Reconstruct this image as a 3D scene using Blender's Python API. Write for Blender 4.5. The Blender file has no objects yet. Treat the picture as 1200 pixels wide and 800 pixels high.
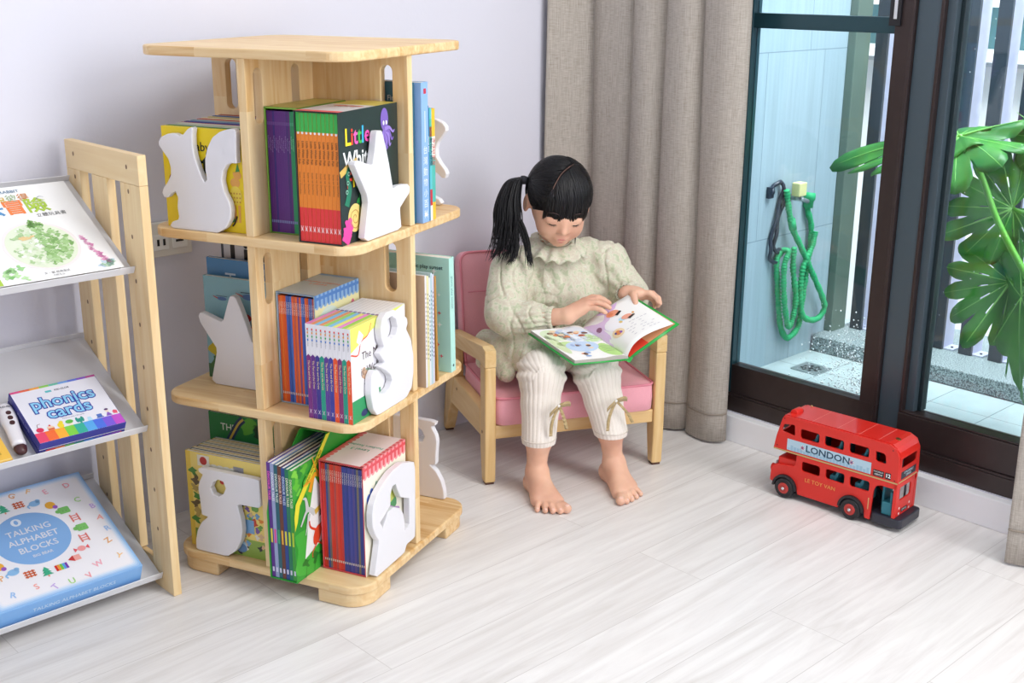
import bpy, bmesh, math, random
import numpy as np
from mathutils import Matrix, Vector, noise as mnoise
R = math.radians; PI = math.pi
sc = bpy.context.scene
COL = sc.collection

# ---------------------------------------------------------------- materials
def lin(h):
    if isinstance(h, str):
        h = h.lstrip('#'); c = [int(h[i:i+2], 16)/255 for i in (0, 2, 4)]
    else: c = [v/255 for v in h]
    return tuple((v/12.92 if v <= .04045 else ((v+.055)/1.055)**2.4) for v in c) + (1,)
MATS = {}
def base_mat(name):
    m = bpy.data.materials.new(name); m.use_nodes = True
    nt = m.node_tree; b = nt.nodes['Principled BSDF']
    return m, nt, b
def P(name, col, rough=.5, metal=0, spec=.5, bump=0, bscale=200, vary=0, vscale=8, coat=0, sheen=0):
    """plain coloured material with procedural mottling and bump"""
    if name in MATS: return MATS[name]
    m, nt, b = base_mat(name); MATS[name] = m
    b.inputs['Base Color'].default_value = lin(col)
    b.inputs['Roughness'].default_value = rough; b.inputs['Metallic'].default_value = metal
    b.inputs['Specular IOR Level'].default_value = spec
    if coat: b.inputs['Coat Weight'].default_value = coat
    if sheen: b.inputs['Sheen Weight'].default_value = sheen
    tc = nt.nodes.new('ShaderNodeTexCoord')
    if vary:
        n = nt.nodes.new('ShaderNodeTexNoise'); n.inputs['Scale'].default_value = vscale; n.inputs['Detail'].default_value = 4
        mx = nt.nodes.new('ShaderNodeMix'); mx.data_type = 'RGBA'; mx.blend_type = 'MULTIPLY'
        mx.inputs[0].default_value = 1
        r = nt.nodes.new('ShaderNodeValToRGB')
        r.color_ramp.elements[0].position = .3; r.color_ramp.elements[1].position = .7
        g = 1-vary; r.color_ramp.elements[0].color = (g, g, g, 1); r.color_ramp.elements[1].color = (1, 1, 1, 1)
        nt.links.new(tc.outputs['Object'], n.inputs['Vector']); nt.links.new(n.outputs['Fac'], r.inputs[0])
        mx.inputs[6].default_value = lin(col); nt.links.new(r.outputs[0], mx.inputs[7])
        nt.links.new(mx.outputs[2], b.inputs['Base Color'])
    if bump:
        n = nt.nodes.new('ShaderNodeTexNoise'); n.inputs['Scale'].default_value = bscale
        bp = nt.nodes.new('ShaderNodeBump'); bp.inputs['Strength'].default_value = bump; bp.inputs['Distance'].default_value = .002
        nt.links.new(tc.outputs['Object'], n.inputs['Vector']); nt.links.new(n.outputs['Fac'], bp.inputs['Height'])
        nt.links.new(bp.outputs[0], b.inputs['Normal'])
    return m
def wood(name, grain='x', across='y', c1='#f1d6a6', c2='#d09f5f', block=(.24, .046), gscale=1.0):
    if name in MATS: return MATS[name]
    m, nt, b = base_mat(name); MATS[name] = m; N = nt.nodes; L = nt.links
    tc = N.new('ShaderNodeTexCoord'); sp = N.new('ShaderNodeSeparateXYZ'); cb = N.new('ShaderNodeCombineXYZ')
    L.new(tc.outputs['Object'], sp.inputs[0]); rest = [k for k in 'xyz' if k not in (grain, across)][0]
    for i, k in enumerate((grain, across, rest)): L.new(sp.outputs[k.upper()], cb.inputs[i])
    br = N.new('ShaderNodeTexBrick'); br.inputs['Scale'].default_value = 1
    br.inputs['Brick Width'].default_value = block[0]; br.inputs['Row Height'].default_value = block[1]
    br.inputs['Mortar Size'].default_value = 0.0; br.offset = .37
    br.inputs['Color1'].default_value = (0, 0, 0, 1); br.inputs['Color2'].default_value = (1, 1, 1, 1)
    L.new(cb.outputs[0], br.inputs['Vector'])
    # grain: stretched noise, shifted per block
    mp = N.new('ShaderNodeMapping'); mp.inputs['Scale'].default_value = (5*gscale, 60*gscale, 60*gscale)
    ad = N.new('ShaderNodeVectorMath'); ad.operation = 'MULTIPLY_ADD'
    L.new(br.outputs['Color'], ad.inputs[0]); ad.inputs[1].default_value = (3.1, 5.7, 2.3); L.new(cb.outputs[0], ad.inputs[2])
    L.new(ad.outputs[0], mp.inputs['Vector'])
    n1 = N.new('ShaderNodeTexNoise'); n1.inputs['Scale'].default_value = 1; n1.inputs['Detail'].default_value = 5; n1.inputs['Distortion'].default_value = .6
    L.new(mp.outputs[0], n1.inputs['Vector'])
    rp = N.new('ShaderNodeValToRGB'); rp.color_ramp.elements[0].position = .32; rp.color_ramp.elements[1].position = .72
    rp.color_ramp.elements[0].color = lin(c2); rp.color_ramp.elements[1].color = lin(c1)
    L.new(n1.outputs['Fac'], rp.inputs[0])
    mx = N.new('ShaderNodeMix'); mx.data_type = 'RGBA'; mx.blend_type = 'MIX'
    mf = N.new('ShaderNodeMath'); mf.operation = 'MULTIPLY'; mf.inputs[1].default_value = .55
    L.new(br.outputs['Color'], mf.inputs[0]); L.new(mf.outputs[0], mx.inputs[0])
    L.new(rp.outputs[0], mx.inputs[6]); mx.inputs[7].default_value = lin(c1)
    L.new(mx.outputs[2], b.inputs['Base Color'])
    b.inputs['Roughness'].default_value = .42; b.inputs['Specular IOR Level'].default_value = .4
    bp = N.new('ShaderNodeBump'); bp.inputs['Strength'].default_value = .12; bp.inputs['Distance'].default_value = .001
    L.new(n1.outputs['Fac'], bp.inputs['Height']); L.new(bp.outputs[0], b.inputs['Normal'])
    return m

# ---------------------------------------------------------------- mesh builder
class MB:
    def __init__(s): s.v = []; s.f = []; s.m = []; s.mats = []; s.M = Matrix(); s.sm = []
    def mi(s, m):
        if m not in s.mats: s.mats.append(m)
        return s.mats.index(m)
    def add(s, vs, fs, m, smooth=False):
        o = len(s.v); M = s.M
        s.v += [tuple(M @ Vector(p)) for p in vs]; i = s.mi(m)
        s.f += [tuple(o+k for k in f) for f in fs]; s.m += [i]*len(fs); s.sm += [smooth]*len(fs)
        return s
    def box(s, x0, x1, y0, y1, z0, z1, m):
        v = [(x, y, z) for z in (z0, z1) for y in (y0, y1) for x in (x0, x1)]
        return s.add(v, [(0, 2, 3, 1), (4, 5, 7, 6), (0, 1, 5, 4), (2, 6, 7, 3), (0, 4, 6, 2), (1, 3, 7, 5)], m)
    def prism(s, pts, z0, z1, m, smooth=False):
        n = len(pts); v = [(x, y, z0) for x, y in pts]+[(x, y, z1) for x, y in pts]
        return s.add(v, [tuple(reversed(range(n))), tuple(range(n, 2*n))]+[(i, (i+1) % n, n+(i+1) % n, n+i) for i in range(n)], m, smooth)
    def poly(s, pts, z, m): return s.add([(x, y, z) for x, y in pts], [tuple(range(len(pts)))], m)
    def rect(s, x0, x1, y0, y1, z, m): return s.poly([(x0, y0), (x1, y0), (x1, y1), (x0, y1)], z, m)
    def ell(s, cx, cy, rx, ry, z, m, n=28, a=0):
        ca, sa = math.cos(a), math.sin(a)
        return s.poly([(cx+rx*math.cos(t)*ca-ry*math.sin(t)*sa, cy+rx*math.cos(t)*sa+ry*math.sin(t)*ca) for t in [2*PI*i/n for i in range(n)]], z, m)
    def tube(s, pts, r, m, n=10, closed=False, caps=True, flat=1.0, up=None):
        pts = [Vector(p) for p in pts]; N = len(pts)
        rr = r if hasattr(r, '__len__') else [r]*N
        vs = []; fs = []; prev = None
        for i, p in enumerate(pts):
            if closed: t = pts[(i+1) % N]-pts[i-1]
            else: t = pts[min(i+1, N-1)]-pts[max(i-1, 0)]
            if t.length < 1e-9: t = Vector((0, 0, 1))
            t.normalize()
            if prev is None:
                u = Vector(up) if up else (Vector((0, 0, 1)) if abs(t.z) < .9 else Vector((1, 0, 0)))
                a = t.cross(u).normalized()
            else: a = (prev-t*prev.dot(t)).normalized()
            prev = a; b = t.cross(a)
            for k in range(n):
                q = 2*PI*k/n; vs.append(p+a*math.cos(q)*rr[i]+b*math.sin(q)*rr[i]*flat)
        for i in range(N if closed else N-1):
            j = (i+1) % N
            for k in range(n): fs.append((i*n+k, i*n+(k+1) % n, j*n+(k+1) % n, j*n+k))
        if caps and not closed: fs += [tuple(reversed(range(n))), tuple(range((N-1)*n, N*n))]
        return s.add(vs, fs, m, True)
    def cyl(s, a, b, r, m, n=24, r2=None):
        s.tube([a, b], [r, r if r2 is None else r2], m, n); 
        s.sm[-2:] = [False, False]; return s
    def lathe(s, prof, m, n=32, axis='z'):
        vs = []; fs = []
        for (r, h) in prof:
            for k in range(n):
                q = 2*PI*k/n; c, d = r*math.cos(q), r*math.sin(q)
                vs.append((c, d, h) if axis == 'z' else ((c, h, -d) if axis == 'y' else (h, c, d)))
        for i in range(len(prof)-1):
            for k in range(n): fs.append((i*n+k, i*n+(k+1) % n, (i+1)*n+(k+1) % n, (i+1)*n+k))
        fs += [tuple(reversed(range(n))), tuple(range((len(prof)-1)*n, len(prof)*n))]
        return s.add(vs, fs, m, True)
    def grid(s, fn, nu, nv, m, smooth=True):
        vs = [fn(i/nu, j/nv) for j in range(nv+1) for i in range(nu+1)]
        fs = [(j*(nu+1)+i, j*(nu+1)+i+1, (j+1)*(nu+1)+i+1, (j+1)*(nu+1)+i) for j in range(nv) for i in range(nu)]
        return s.add(vs, fs, m, smooth)
    def slab(s, fn, nu, nv, th, m):
        """a bent sheet of thickness th: fn(u,v)->point, both faces and rim"""
        A = [[Vector(fn(i/nu, j/nv)) for i in range(nu+1)] for j in range(nv+1)]
        def nrm(j, i):
            du = A[j][min(i+1, nu)]-A[j][max(i-1, 0)]; dv = A[min(j+1, nv)][i]-A[max(j-1, 0)][i]
            return du.cross(dv).normalized()
        vs = [A[j][i] for j in range(nv+1) for i in range(nu+1)]
        vs += [A[j][i]-nrm(j, i)*th for j in range(nv+1) for i in range(nu+1)]
        W = nu+1; K = W*(nv+1); fs = []
        for j in range(nv):
            for i in range(nu):
                q = (j*W+i, j*W+i+1, (j+1)*W+i+1, (j+1)*W+i); fs.append(q); fs.append(tuple(K+k for k in reversed(q)))
        for i in range(nu):
            fs.append((i+1, i, K+i, K+i+1)); a = nv*W+i; fs.append((a, a+1, K+a+1, K+a))
        for j in range(nv):
            a = j*W; b = (j+1)*W; fs.append((a, b, K+b, K+a)); a += nu; b += nu; fs.append((b, a, K+a, K+b))
        return s.add(vs, fs, m, True)
    def text(s, t, x, y, size, z, m, align='CENTER', bold=0, rot=0, ext=0, sx=1):
        vs, fs = text_geo(t, align, bold, ext)
        c, d = math.cos(rot), math.sin(rot)
        v = [(x+(p[0]*sx*c-p[1]*d)*size, y+(p[0]*sx*d+p[1]*c)*size, z+p[2]*size) for p in vs]
        return s.add(v, fs, m)
    def mesh(s, name):
        me = bpy.data.meshes.new(name); me.from_pydata(s.v, [], s.f)
        for m in s.mats: me.materials.append(m)
        me.polygons.foreach_set('material_index', s.m); me.polygons.foreach_set('use_smooth', s.sm)
        me.update(); return me
    def build(s, name, parent=None, bevel=0, seg=2, sub=0, smooth_angle=None):
        o = bpy.data.objects.new(name, s.mesh(name)); COL.objects.link(o); o.parent = parent
        if bevel:
            b = o.modifiers.new('bevel', 'BEVEL'); b.width = bevel; b.segments = seg; b.limit_method = 'ANGLE'; b.angle_limit = R(35)
        if sub:
            q = o.modifiers.new('sub', 'SUBSURF'); q.levels = sub; q.render_levels = sub
        return o
_TX = {}
def text_geo(t, align, bold, ext):
    k = (t, align, bold, ext)
    if k in _TX: return _TX[k]
    cu = bpy.data.curves.new('t', 'FONT'); cu.body = t; cu.size = 1; cu.align_x = align; cu.align_y = 'CENTER'
    cu.resolution_u = 2; cu.offset = bold; cu.extrude = ext
    o = bpy.data.objects.new('t', cu); COL.objects.link(o)
    dg = bpy.context.evaluated_depsgraph_get(); me = o.evaluated_get(dg).to_mesh()
    r = ([tuple(v.co) for v in me.vertices], [tuple(p.vertices) for p in me.polygons])
    o.evaluated_get(dg).to_mesh_clear(); bpy.data.objects.remove(o); bpy.data.curves.remove(cu)
    _TX[k] = r; return r
def plate(outline, holes=(), th=.015, bevel=.002, res=1):
    """flat shape with holes, thickness th centred on z=0 -> verts, faces"""
    cu = bpy.data.curves.new('pl', 'CURVE'); cu.dimensions = '2D'; cu.fill_mode = 'BOTH'
    cu.extrude = th/2-bevel; cu.bevel_depth = bevel; cu.bevel_resolution = 2; cu.offset = -bevel
    for pts in [outline]+list(holes):
        s = cu.splines.new('POLY'); s.points.add(len(pts)-1); s.use_cyclic_u = True
        for i, p in enumerate(pts): s.points[i].co = (p[0], p[1], 0, 1)
    o = bpy.data.objects.new('pl', cu); COL.objects.link(o)
    dg = bpy.context.evaluated_depsgraph_get(); me = o.evaluated_get(dg).to_mesh()
    r = ([tuple(v.co) for v in me.vertices], [tuple(p.vertices) for p in me.polygons])
    o.evaluated_get(dg).to_mesh_clear(); bpy.data.objects.remove(o); bpy.data.curves.remove(cu)
    return r
def rrect(x0, x1, y0, y1, r, n=6):
    p = []
    for cx, cy, a in ((x1-r, y1-r, 0), (x0+r, y1-r, 90), (x0+r, y0+r, 180), (x1-r, y0+r, 270)):
        for i in range(n+1):
            t = R(a+90*i/n); p.append((cx+r*math.cos(t), cy+r*math.sin(t)))
    return p
def chaikin(p, it=2, closed=True, k_=.75):
    for _ in range(it):
        q = []; n = len(p)
        for i in range(n if closed else n-1):
            a, b = p[i], p[(i+1) % n]
            q.append(tuple(k_*a[k]+(1-k_)*b[k] for k in range(len(a)))); q.append(tuple((1-k_)*a[k]+k_*b[k] for k in range(len(a))))
        if not closed: q = [p[0]]+q+[p[-1]]
        p = q
    return p
def spline(pts, n=8):
    """Catmull-Rom through points of any dimension"""
    P_ = [np.array(p, float) for p in pts]; P_ = [2*P_[0]-P_[1]]+P_+[2*P_[-1]-P_[-2]]; out = []
    for i in range(1, len(P_)-2):
        for k in range(n):
            t = k/n; a, b, c, d = P_[i-1:i+3]
            out.append(tuple(.5*((2*b)+(-a+c)*t+(2*a-5*b+4*c-d)*t*t+(-a+3*b-3*c+d)*t**3)))
    out.append(tuple(P_[-2])); return out

# ---------------------------------------------------------------- objects
def tag(o, label, cat, group=None, kind=None):
    o['label'] = label; o['category'] = cat
    if group: o['group'] = group
    if kind: o['kind'] = kind
    return o
def empty(name, loc=(0, 0, 0), rz=0, rot=None):
    o = bpy.data.objects.new(name, None); COL.objects.link(o); o.location = loc
    o.rotation_euler = rot if rot else (0, 0, rz); o.empty_display_size = .05; return o
def struct(o): o['kind'] = 'structure'; return o
def place(o, loc, rz=0): o.location = loc; o.rotation_euler = (0, 0, rz); return o
def frame(o, x, y):
    """matrix with origin o, axes x,y and z = x cross y"""
    x = Vector(x).normalized(); y = Vector(y); y = (y-x*y.dot(x)).normalized(); z = x.cross(y)
    M = Matrix((x, y, z)).transposed().to_4x4(); M.translation = Vector(o); return M
HOSE_A = [(3.282,2.106,0.534),(3.275,2.106,0.493),(3.301,2.106,0.443),(3.307,2.106,0.38),(3.301,2.106,0.307),(3.291,2.106,0.233),(3.282,2.106,0.16),(3.271,2.106,0.101),(3.216,2.106,0.077),(3.174,2.106,0.12),(3.152,2.106,0.198),(3.137,2.106,0.275),(3.125,2.106,0.349),(3.149,2.106,0.375),(3.153,2.084,0.375),(3.136,2.084,0.336),(3.14,2.084,0.264),(3.158,2.084,0.187),(3.184,2.084,0.126),(3.206,2.084,0.156),(3.212,2.084,0.222),(3.185,2.084,0.314),(3.182,2.084,0.387)]
HOSE_B = [(3.13,2.092,0.572),(3.151,2.092,0.504),(3.18,2.092,0.443),(3.222,2.092,0.391),(3.273,2.092,0.328),(3.332,2.092,0.252),(3.38,2.092,0.19),(3.399,2.092,0.148),(3.37,2.092,0.119),(3.314,2.092,0.122),(3.266,2.092,0.154),(3.248,2.092,0.229),(3.254,2.092,0.309),(3.296,2.092,0.369),(3.309,2.092,0.418)]
SQ = [(-0.192,0.888),(-0.192,0.895),(-0.185,0.904),(-0.169,0.911),(-0.152,0.912),(-0.142,0.908),(-0.132,0.912),(-0.122,0.922),(-0.113,0.926),(-0.109,0.923),(-0.112,0.912),(-0.113,0.891),(-0.11,0.87),(-0.102,0.847),(-0.095,0.831),(-0.09,0.825),(-0.085,0.83),(-0.087,0.848),(-0.086,0.869),(-0.079,0.89),(-0.066,0.91),(-0.049,0.921),(-0.03,0.927),(-0.016,0.928),(-0.012,0.923),(-0.014,0.897),(-0.015,0.877),(-0.015,0.865),(-0.028,0.865),(-0.039,0.86),(-0.047,0.848),(-0.051,0.83),(-0.047,0.809),(-0.037,0.792),(-0.034,0.777),(-0.037,0.759),(-0.048,0.742),(-0.068,0.73),(-0.094,0.728),(-0.143,0.728),(-0.174,0.729),(-0.18,0.735),(-0.174,0.743),(-0.16,0.748),(-0.157,0.754),(-0.159,0.773),(-0.156,0.791),(-0.161,0.802),(-0.171,0.798),(-0.181,0.789),(-0.189,0.789),(-0.193,0.798),(-0.189,0.807),(-0.178,0.819),(-0.169,0.833),(-0.168,0.848),(-0.172,0.863),(-0.182,0.875)]
ST1 = [(-0.123,0.927),(-0.108,0.926),(-0.104,0.919),(-0.093,0.891),(-0.083,0.86),(-0.071,0.813),(-0.051,0.816),(-0.015,0.814),(-0.005,0.806),(-0.009,0.795),(-0.026,0.785),(-0.047,0.772),(-0.042,0.731),(-0.181,0.731),(-0.16,0.808),(-0.205,0.875),(-0.203,0.88),(-0.197,0.882),(-0.187,0.881),(-0.143,0.866),(-0.133,0.896),(-0.127,0.922)]
ST2 = [(-0.129,0.561),(-0.126,0.567),(-0.12,0.569),(-0.072,0.555),(-0.053,0.608),(-0.048,0.612),(-0.042,0.613),(-0.035,0.608),(-0.029,0.591),(-0.018,0.562),(-0.005,0.522),(-0.007,0.427),(-0.111,0.424),(-0.088,0.499),(-0.109,0.526),(-0.126,0.549)]
BR = [(-0.117,0.583),(-0.089,0.582),(-0.059,0.568),(-0.037,0.552),(-0.035,0.541),(-0.041,0.531),(-0.023,0.505),(-0.014,0.469),(-0.015,0.435),(-0.023,0.404),(-0.047,0.381),(-0.159,0.38),(-0.174,0.406),(-0.182,0.441),(-0.178,0.471),(-0.167,0.482),(-0.152,0.478),(-0.144,0.464),(-0.152,0.444),(-0.149,0.43),(-0.131,0.424),(-0.112,0.428),(-0.1,0.441),(-0.105,0.454),(-0.125,0.47),(-0.15,0.484),(-0.126,0.486),(-0.146,0.508),(-0.127,0.517),(-0.137,0.536),(-0.139,0.556),(-0.132,0.573)]
BRh = [(-0.096,0.567),(-0.084,0.559),(-0.08,0.544),(-0.085,0.532),(-0.098,0.529),(-0.11,0.538),(-0.113,0.553),(-0.108,0.565)]
HP = [(-0.158,0.234),(-0.144,0.237),(-0.018,0.237),(-0.007,0.235),(-0.007,0.175),(-0.065,0.173),(-0.057,0.139),(-0.056,0.115),(-0.061,0.092),(-0.075,0.067),(-0.099,0.049),(-0.178,0.049),(-0.177,0.071),(-0.171,0.094),(-0.158,0.116),(-0.141,0.13),(-0.157,0.132),(-0.158,0.159),(-0.161,0.19),(-0.157,0.206),(-0.147,0.223),(-0.156,0.227)]
HPh = [(-0.108,0.219),(-0.096,0.216),(-0.091,0.203),(-0.098,0.189),(-0.111,0.181),(-0.124,0.184),(-0.129,0.196),(-0.122,0.211)]
EL = [(-0.006,0.234),(-0.012,0.068),(-0.023,0.065),(-0.049,0.065),(-0.059,0.05),(-0.182,0.042),(-0.158,0.121),(-0.173,0.141),(-0.182,0.162),(-0.182,0.188),(-0.176,0.207),(-0.162,0.223),(-0.135,0.238),(-0.101,0.25),(-0.059,0.252)]
ELh = [(-0.152,0.16),(-0.143,0.143),(-0.132,0.155),(-0.122,0.169),(-0.098,0.17),(-0.074,0.158),(-0.06,0.141),(-0.056,0.122),(-0.055,0.1),(-0.044,0.101),(-0.036,0.106),(-0.034,0.163),(-0.069,0.18),(-0.082,0.202),(-0.088,0.217),(-0.102,0.217),(-0.11,0.202),(-0.111,0.18),(-0.139,0.165)]
ST2N = [(-.199,.53),(-.195,.537),(-.189,.539),(-.139,.524),(-.119,.577),(-.115,.582),(-.108,.583),(-.102,.578),(-.094,.561),(-.083,.531),(-.068,.488),(-.05,.50),(-.02,.51),(-.012,.50),(-.02,.48),(-.055,.455),(-.05,.389),(-.178,.389),(-.157,.465),(-.178,.493),(-.195,.517)]
# ---------------------------------------------------------------- camera (47 mm-like view, 17 degrees down)
cam = bpy.data.objects.new('camera', bpy.data.cameras.new('camera')); COL.objects.link(cam)
cam.data.sensor_width = 36; cam.data.lens = 42.255; cam.data.clip_end = 100; cam.data.clip_start = .05
psi, th, rl = R(43.33), R(16.97), .0059
fw = Vector((math.sin(psi)*math.cos(th), math.cos(psi)*math.cos(th), -math.sin(th))); rt = Vector((math.cos(psi), -math.sin(psi), 0))
up = rt.cross(fw); r2 = rt*math.cos(rl)+up*math.sin(rl); u2 = -rt*math.sin(rl)+up*math.cos(rl)
Mc = Matrix((r2, u2, -fw)).transposed().to_4x4(); Mc.translation = (0, 0, 1.2); cam.matrix_world = Mc
sc.camera = cam

# ---------------------------------------------------------------- shared materials
W_TOP = wood('pine_x', 'x', 'y'); W_POST = wood('pine_upright', 'z', 'y', c1='#f1d9ab', c2='#ddb072'); W_POSTX = wood('pine_upright_x', 'z', 'x', c1='#f1d9ab', c2='#ddb072')
W_RACK = wood('rack_wood', 'z', 'y', c1='#efd6a8', c2='#e2c08a', block=(3, .3)); W_RACKX = wood('rack_rail_wood', 'y', 'z', c1='#efd6a8', c2='#e2c08a', block=(3, .3))
W_CH = wood('chair_wood', 'z', 'x', c1='#e9cb96', c2='#d9b274', block=(3, .3)); W_CHY = wood('chair_wood_side', 'y', 'z', c1='#e9cb96', c2='#d9b274', block=(3, .3)); W_CHX = wood('chair_wood_rail', 'x', 'z', c1='#e9cb96', c2='#d9b274', block=(3, .3))
WHITE = P('painted_white_board', '#e6e5e9', .5, bump=.05, bscale=300)
WALL = P('wall_paint', '#dedee9', .85, bump=.1, bscale=120)
SILL = P('white_sill_paint', '#fbfbfd', .5)
FRM = P('dark_brown_aluminium', '#3b302f', .35, metal=.25, vary=.15, vscale=30)
FRM_REFL = P('aluminium_grey_reflection', '#4a5962', .35, metal=.2)  # grey-blue colour imitates reflections on the dark brown sash frame
FRM_HAZE = P('aluminium_teal_haze', '#264750', .3, metal=.2)  # teal tint paints glass reflection and haze onto the dark frame
BLACK = P('black', '#15151a', .4); INK = P('ink', '#23232b', .6)
PAPER = P('paper', '#f3f1ea', .8); 

def floor_mat():
    m, nt, b = base_mat('whitewashed_oak_planks'); N = nt.nodes; L = nt.links
    tc = N.new('ShaderNodeTexCoord'); br = N.new('ShaderNodeTexBrick')
    br.inputs['Scale'].default_value = 1; br.inputs['Brick Width'].default_value = 1.15; br.inputs['Row Height'].default_value = .17
    br.inputs['Mortar Size'].default_value = .0009; br.inputs['Mortar Smooth'].default_value = .3; br.offset = .41; br.offset_frequency = 2
    br.inputs['Color1'].default_value = (0, 0, 0, 1); br.inputs['Color2'].default_value = (1, 1, 1, 1); br.inputs['Mortar'].default_value = (.5, .5, .5, 1)
    L.new(tc.outputs['Object'], br.inputs['Vector'])
    ad = N.new('ShaderNodeVectorMath'); ad.operation = 'MULTIPLY_ADD'; ad.inputs[1].default_value = (7, 3, 1)
    L.new(br.outputs['Color'], ad.inputs[0]); L.new(tc.outputs['Object'], ad.inputs[2])
    mp = N.new('ShaderNodeMapping'); mp.inputs['Scale'].default_value = (1.6, 22, 1); L.new(ad.outputs[0], mp.inputs['Vector'])
    n = N.new('ShaderNodeTexNoise'); n.inputs['Scale'].default_value = 1.3; n.inputs['Detail'].default_value = 8; n.inputs['Roughness'].default_value = .62; n.inputs['Distortion'].default_value = 1.1
    L.new(mp.outputs[0], n.inputs['Vector'])
    rp = N.new('ShaderNodeValToRGB'); e = rp.color_ramp.elements
    e[0].position = .28; e[0].color = lin('#d9d5d1'); e[1].position = .62; e[1].color = lin('#f0eeec')
    x = rp.color_ramp.elements.new(.45); x.color = lin('#e6e3e1')
    L.new(n.outputs['Fac'], rp.inputs[0])
    mx = N.new('ShaderNodeMix'); mx.data_type = 'RGBA'; mx.blend_type = 'MULTIPLY'; mx.inputs[0].default_value = 1
    r2_ = N.new('ShaderNodeValToRGB'); r2_.color_ramp.elements[0].color = (.94, .935, .93, 1); r2_.color_ramp.elements[1].color = (1, 1, 1, 1)
    L.new(br.outputs['Color'], r2_.inputs[0]); L.new(rp.outputs[0], mx.inputs[6]); L.new(r2_.outputs[0], mx.inputs[7])
    m2 = N.new('ShaderNodeMix'); m2.data_type = 'RGBA'; m2.inputs[7].default_value = lin('#b9b4b0')
    mm = N.new('ShaderNodeMath'); mm.operation = 'MULTIPLY'; mm.inputs[1].default_value = .6
    L.new(br.outputs['Fac'], mm.inputs[0]); L.new(mm.outputs[0], m2.inputs[0]); L.new(mx.outputs[2], m2.inputs[6])
    L.new(m2.outputs[2], b.inputs['Base Color']); b.inputs['Roughness'].default_value = .38; b.inputs['Specular IOR Level'].default_value = .45
    bp = N.new('ShaderNodeBump'); bp.inputs['Strength'].default_value = .15; bp.inputs['Distance'].default_value = .001
    L.new(n.outputs['Fac'], bp.inputs['Height']); L.new(bp.outputs[0], b.inputs['Normal'])
    return m
FLOOR = floor_mat()
def tile_mat(name, bw, rh, off, c1, c2, mortar, ms, shift, axes='xy', rough=.5, streak=0):
    m, nt, b = base_mat(name); N = nt.nodes; L = nt.links
    tc = N.new('ShaderNodeTexCoord'); sp = N.new('ShaderNodeSeparateXYZ'); cb = N.new('ShaderNodeCombineXYZ')
    L.new(tc.outputs['Object'], sp.inputs[0]); L.new(sp.outputs[axes[0].upper()], cb.inputs[0]); L.new(sp.outputs[axes[1].upper()], cb.inputs[1])
    mp = N.new('ShaderNodeMapping'); mp.inputs['Location'].default_value = (shift[0], shift[1], 0); L.new(cb.outputs[0], mp.inputs['Vector'])
    br = N.new('ShaderNodeTexBrick'); br.inputs['Scale'].default_value = 1; br.inputs['Brick Width'].default_value = bw; br.inputs['Row Height'].default_value = rh
    br.inputs['Mortar Size'].default_value = ms; br.inputs['Mortar Smooth'].default_value = .2; br.offset = off
    br.inputs['Color1'].default_value = lin(c1); br.inputs['Color2'].default_value = lin(c2); br.inputs['Mortar'].default_value = lin(mortar)
    L.new(mp.outputs[0], br.inputs['Vector'])
    n = N.new('ShaderNodeTexNoise'); n.inputs['Scale'].default_value = 1; n.inputs['Detail'].default_value = 5
    m3 = N.new('ShaderNodeMapping'); m3.inputs['Scale'].default_value = (60, 2, 2) if streak else (9, 9, 9); L.new(cb.outputs[0], m3.inputs['Vector']); L.new(m3.outputs[0], n.inputs['Vector'])
    r = N.new('ShaderNodeValToRGB'); r.color_ramp.elements[0].color = (.84, .84, .84, 1); r.color_ramp.elements[0].position = .3; r.color_ramp.elements[1].position = .7
    mx = N.new('ShaderNodeMix'); mx.data_type = 'RGBA'; mx.blend_type = 'MULTIPLY'; mx.inputs[0].default_value = 1
    L.new(n.outputs['Fac'], r.inputs[0]); L.new(br.outputs['Color'], mx.inputs[6]); L.new(r.outputs[0], mx.inputs[7])
    L.new(mx.outputs[2], b.inputs['Base Color']); b.inputs['Roughness'].default_value = rough
    return m
TILEF = tile_mat('balcony_floor_tile', .175, .18, 0, '#b7c6c8', '#afbfc1', '#6f7c80', .0016, (-.05, .03), rough=.35)
TILEW = tile_mat('balcony_wall_tile', .3, .5635, .27, '#a3b8c3', '#9db3bf', '#7b909c', .0016, (.273, .142), 'xz', rough=.45, streak=1)
def granite():
    m, nt, b = base_mat('grey_granite'); N = nt.nodes; L = nt.links
    tc = N.new('ShaderNodeTexCoord'); n = N.new('ShaderNodeTexNoise'); n.inputs['Scale'].default_value = 260; n.inputs['Detail'].default_value = 3
    r = N.new('ShaderNodeValToRGB'); r.color_ramp.elements[0].position = .38; r.color_ramp.elements[0].color = lin('#3c4a4e'); r.color_ramp.elements[1].position = .6; r.color_ramp.elements[1].color = lin('#a6b4b6')
    L.new(tc.outputs['Object'], n.inputs['Vector']); L.new(n.outputs['Fac'], r.inputs[0]); L.new(r.outputs[0], b.inputs['Base Color']); b.inputs['Roughness'].default_value = .55
    return m
GRAN = granite()
def glass_mat():
    m = bpy.data.materials.new('window_glass'); m.use_nodes = True; nt = m.node_tree; N = nt.nodes; L = nt.links
    N.remove(N['Principled BSDF']); out = N['Material Output']
    t = N.new('ShaderNodeBsdfTransparent'); t.inputs['Color'].default_value = (.93, .98, .985, 1)
    g = N.new('ShaderNodeBsdfGlossy'); g.inputs['Roughness'].default_value = .02; g.inputs['Color'].default_value = (1, 1, 1, 1)
    fr = N.new('ShaderNodeFresnel'); fr.inputs['IOR'].default_value = 1.35
    mx = N.new('ShaderNodeMixShader'); L.new(fr.outputs[0], mx.inputs[0]); L.new(t.outputs[0], mx.inputs[1]); L.new(g.outputs[0], mx.inputs[2])
    L.new(mx.outputs[0], out.inputs['Surface']); return m
GLASS = glass_mat()
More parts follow.
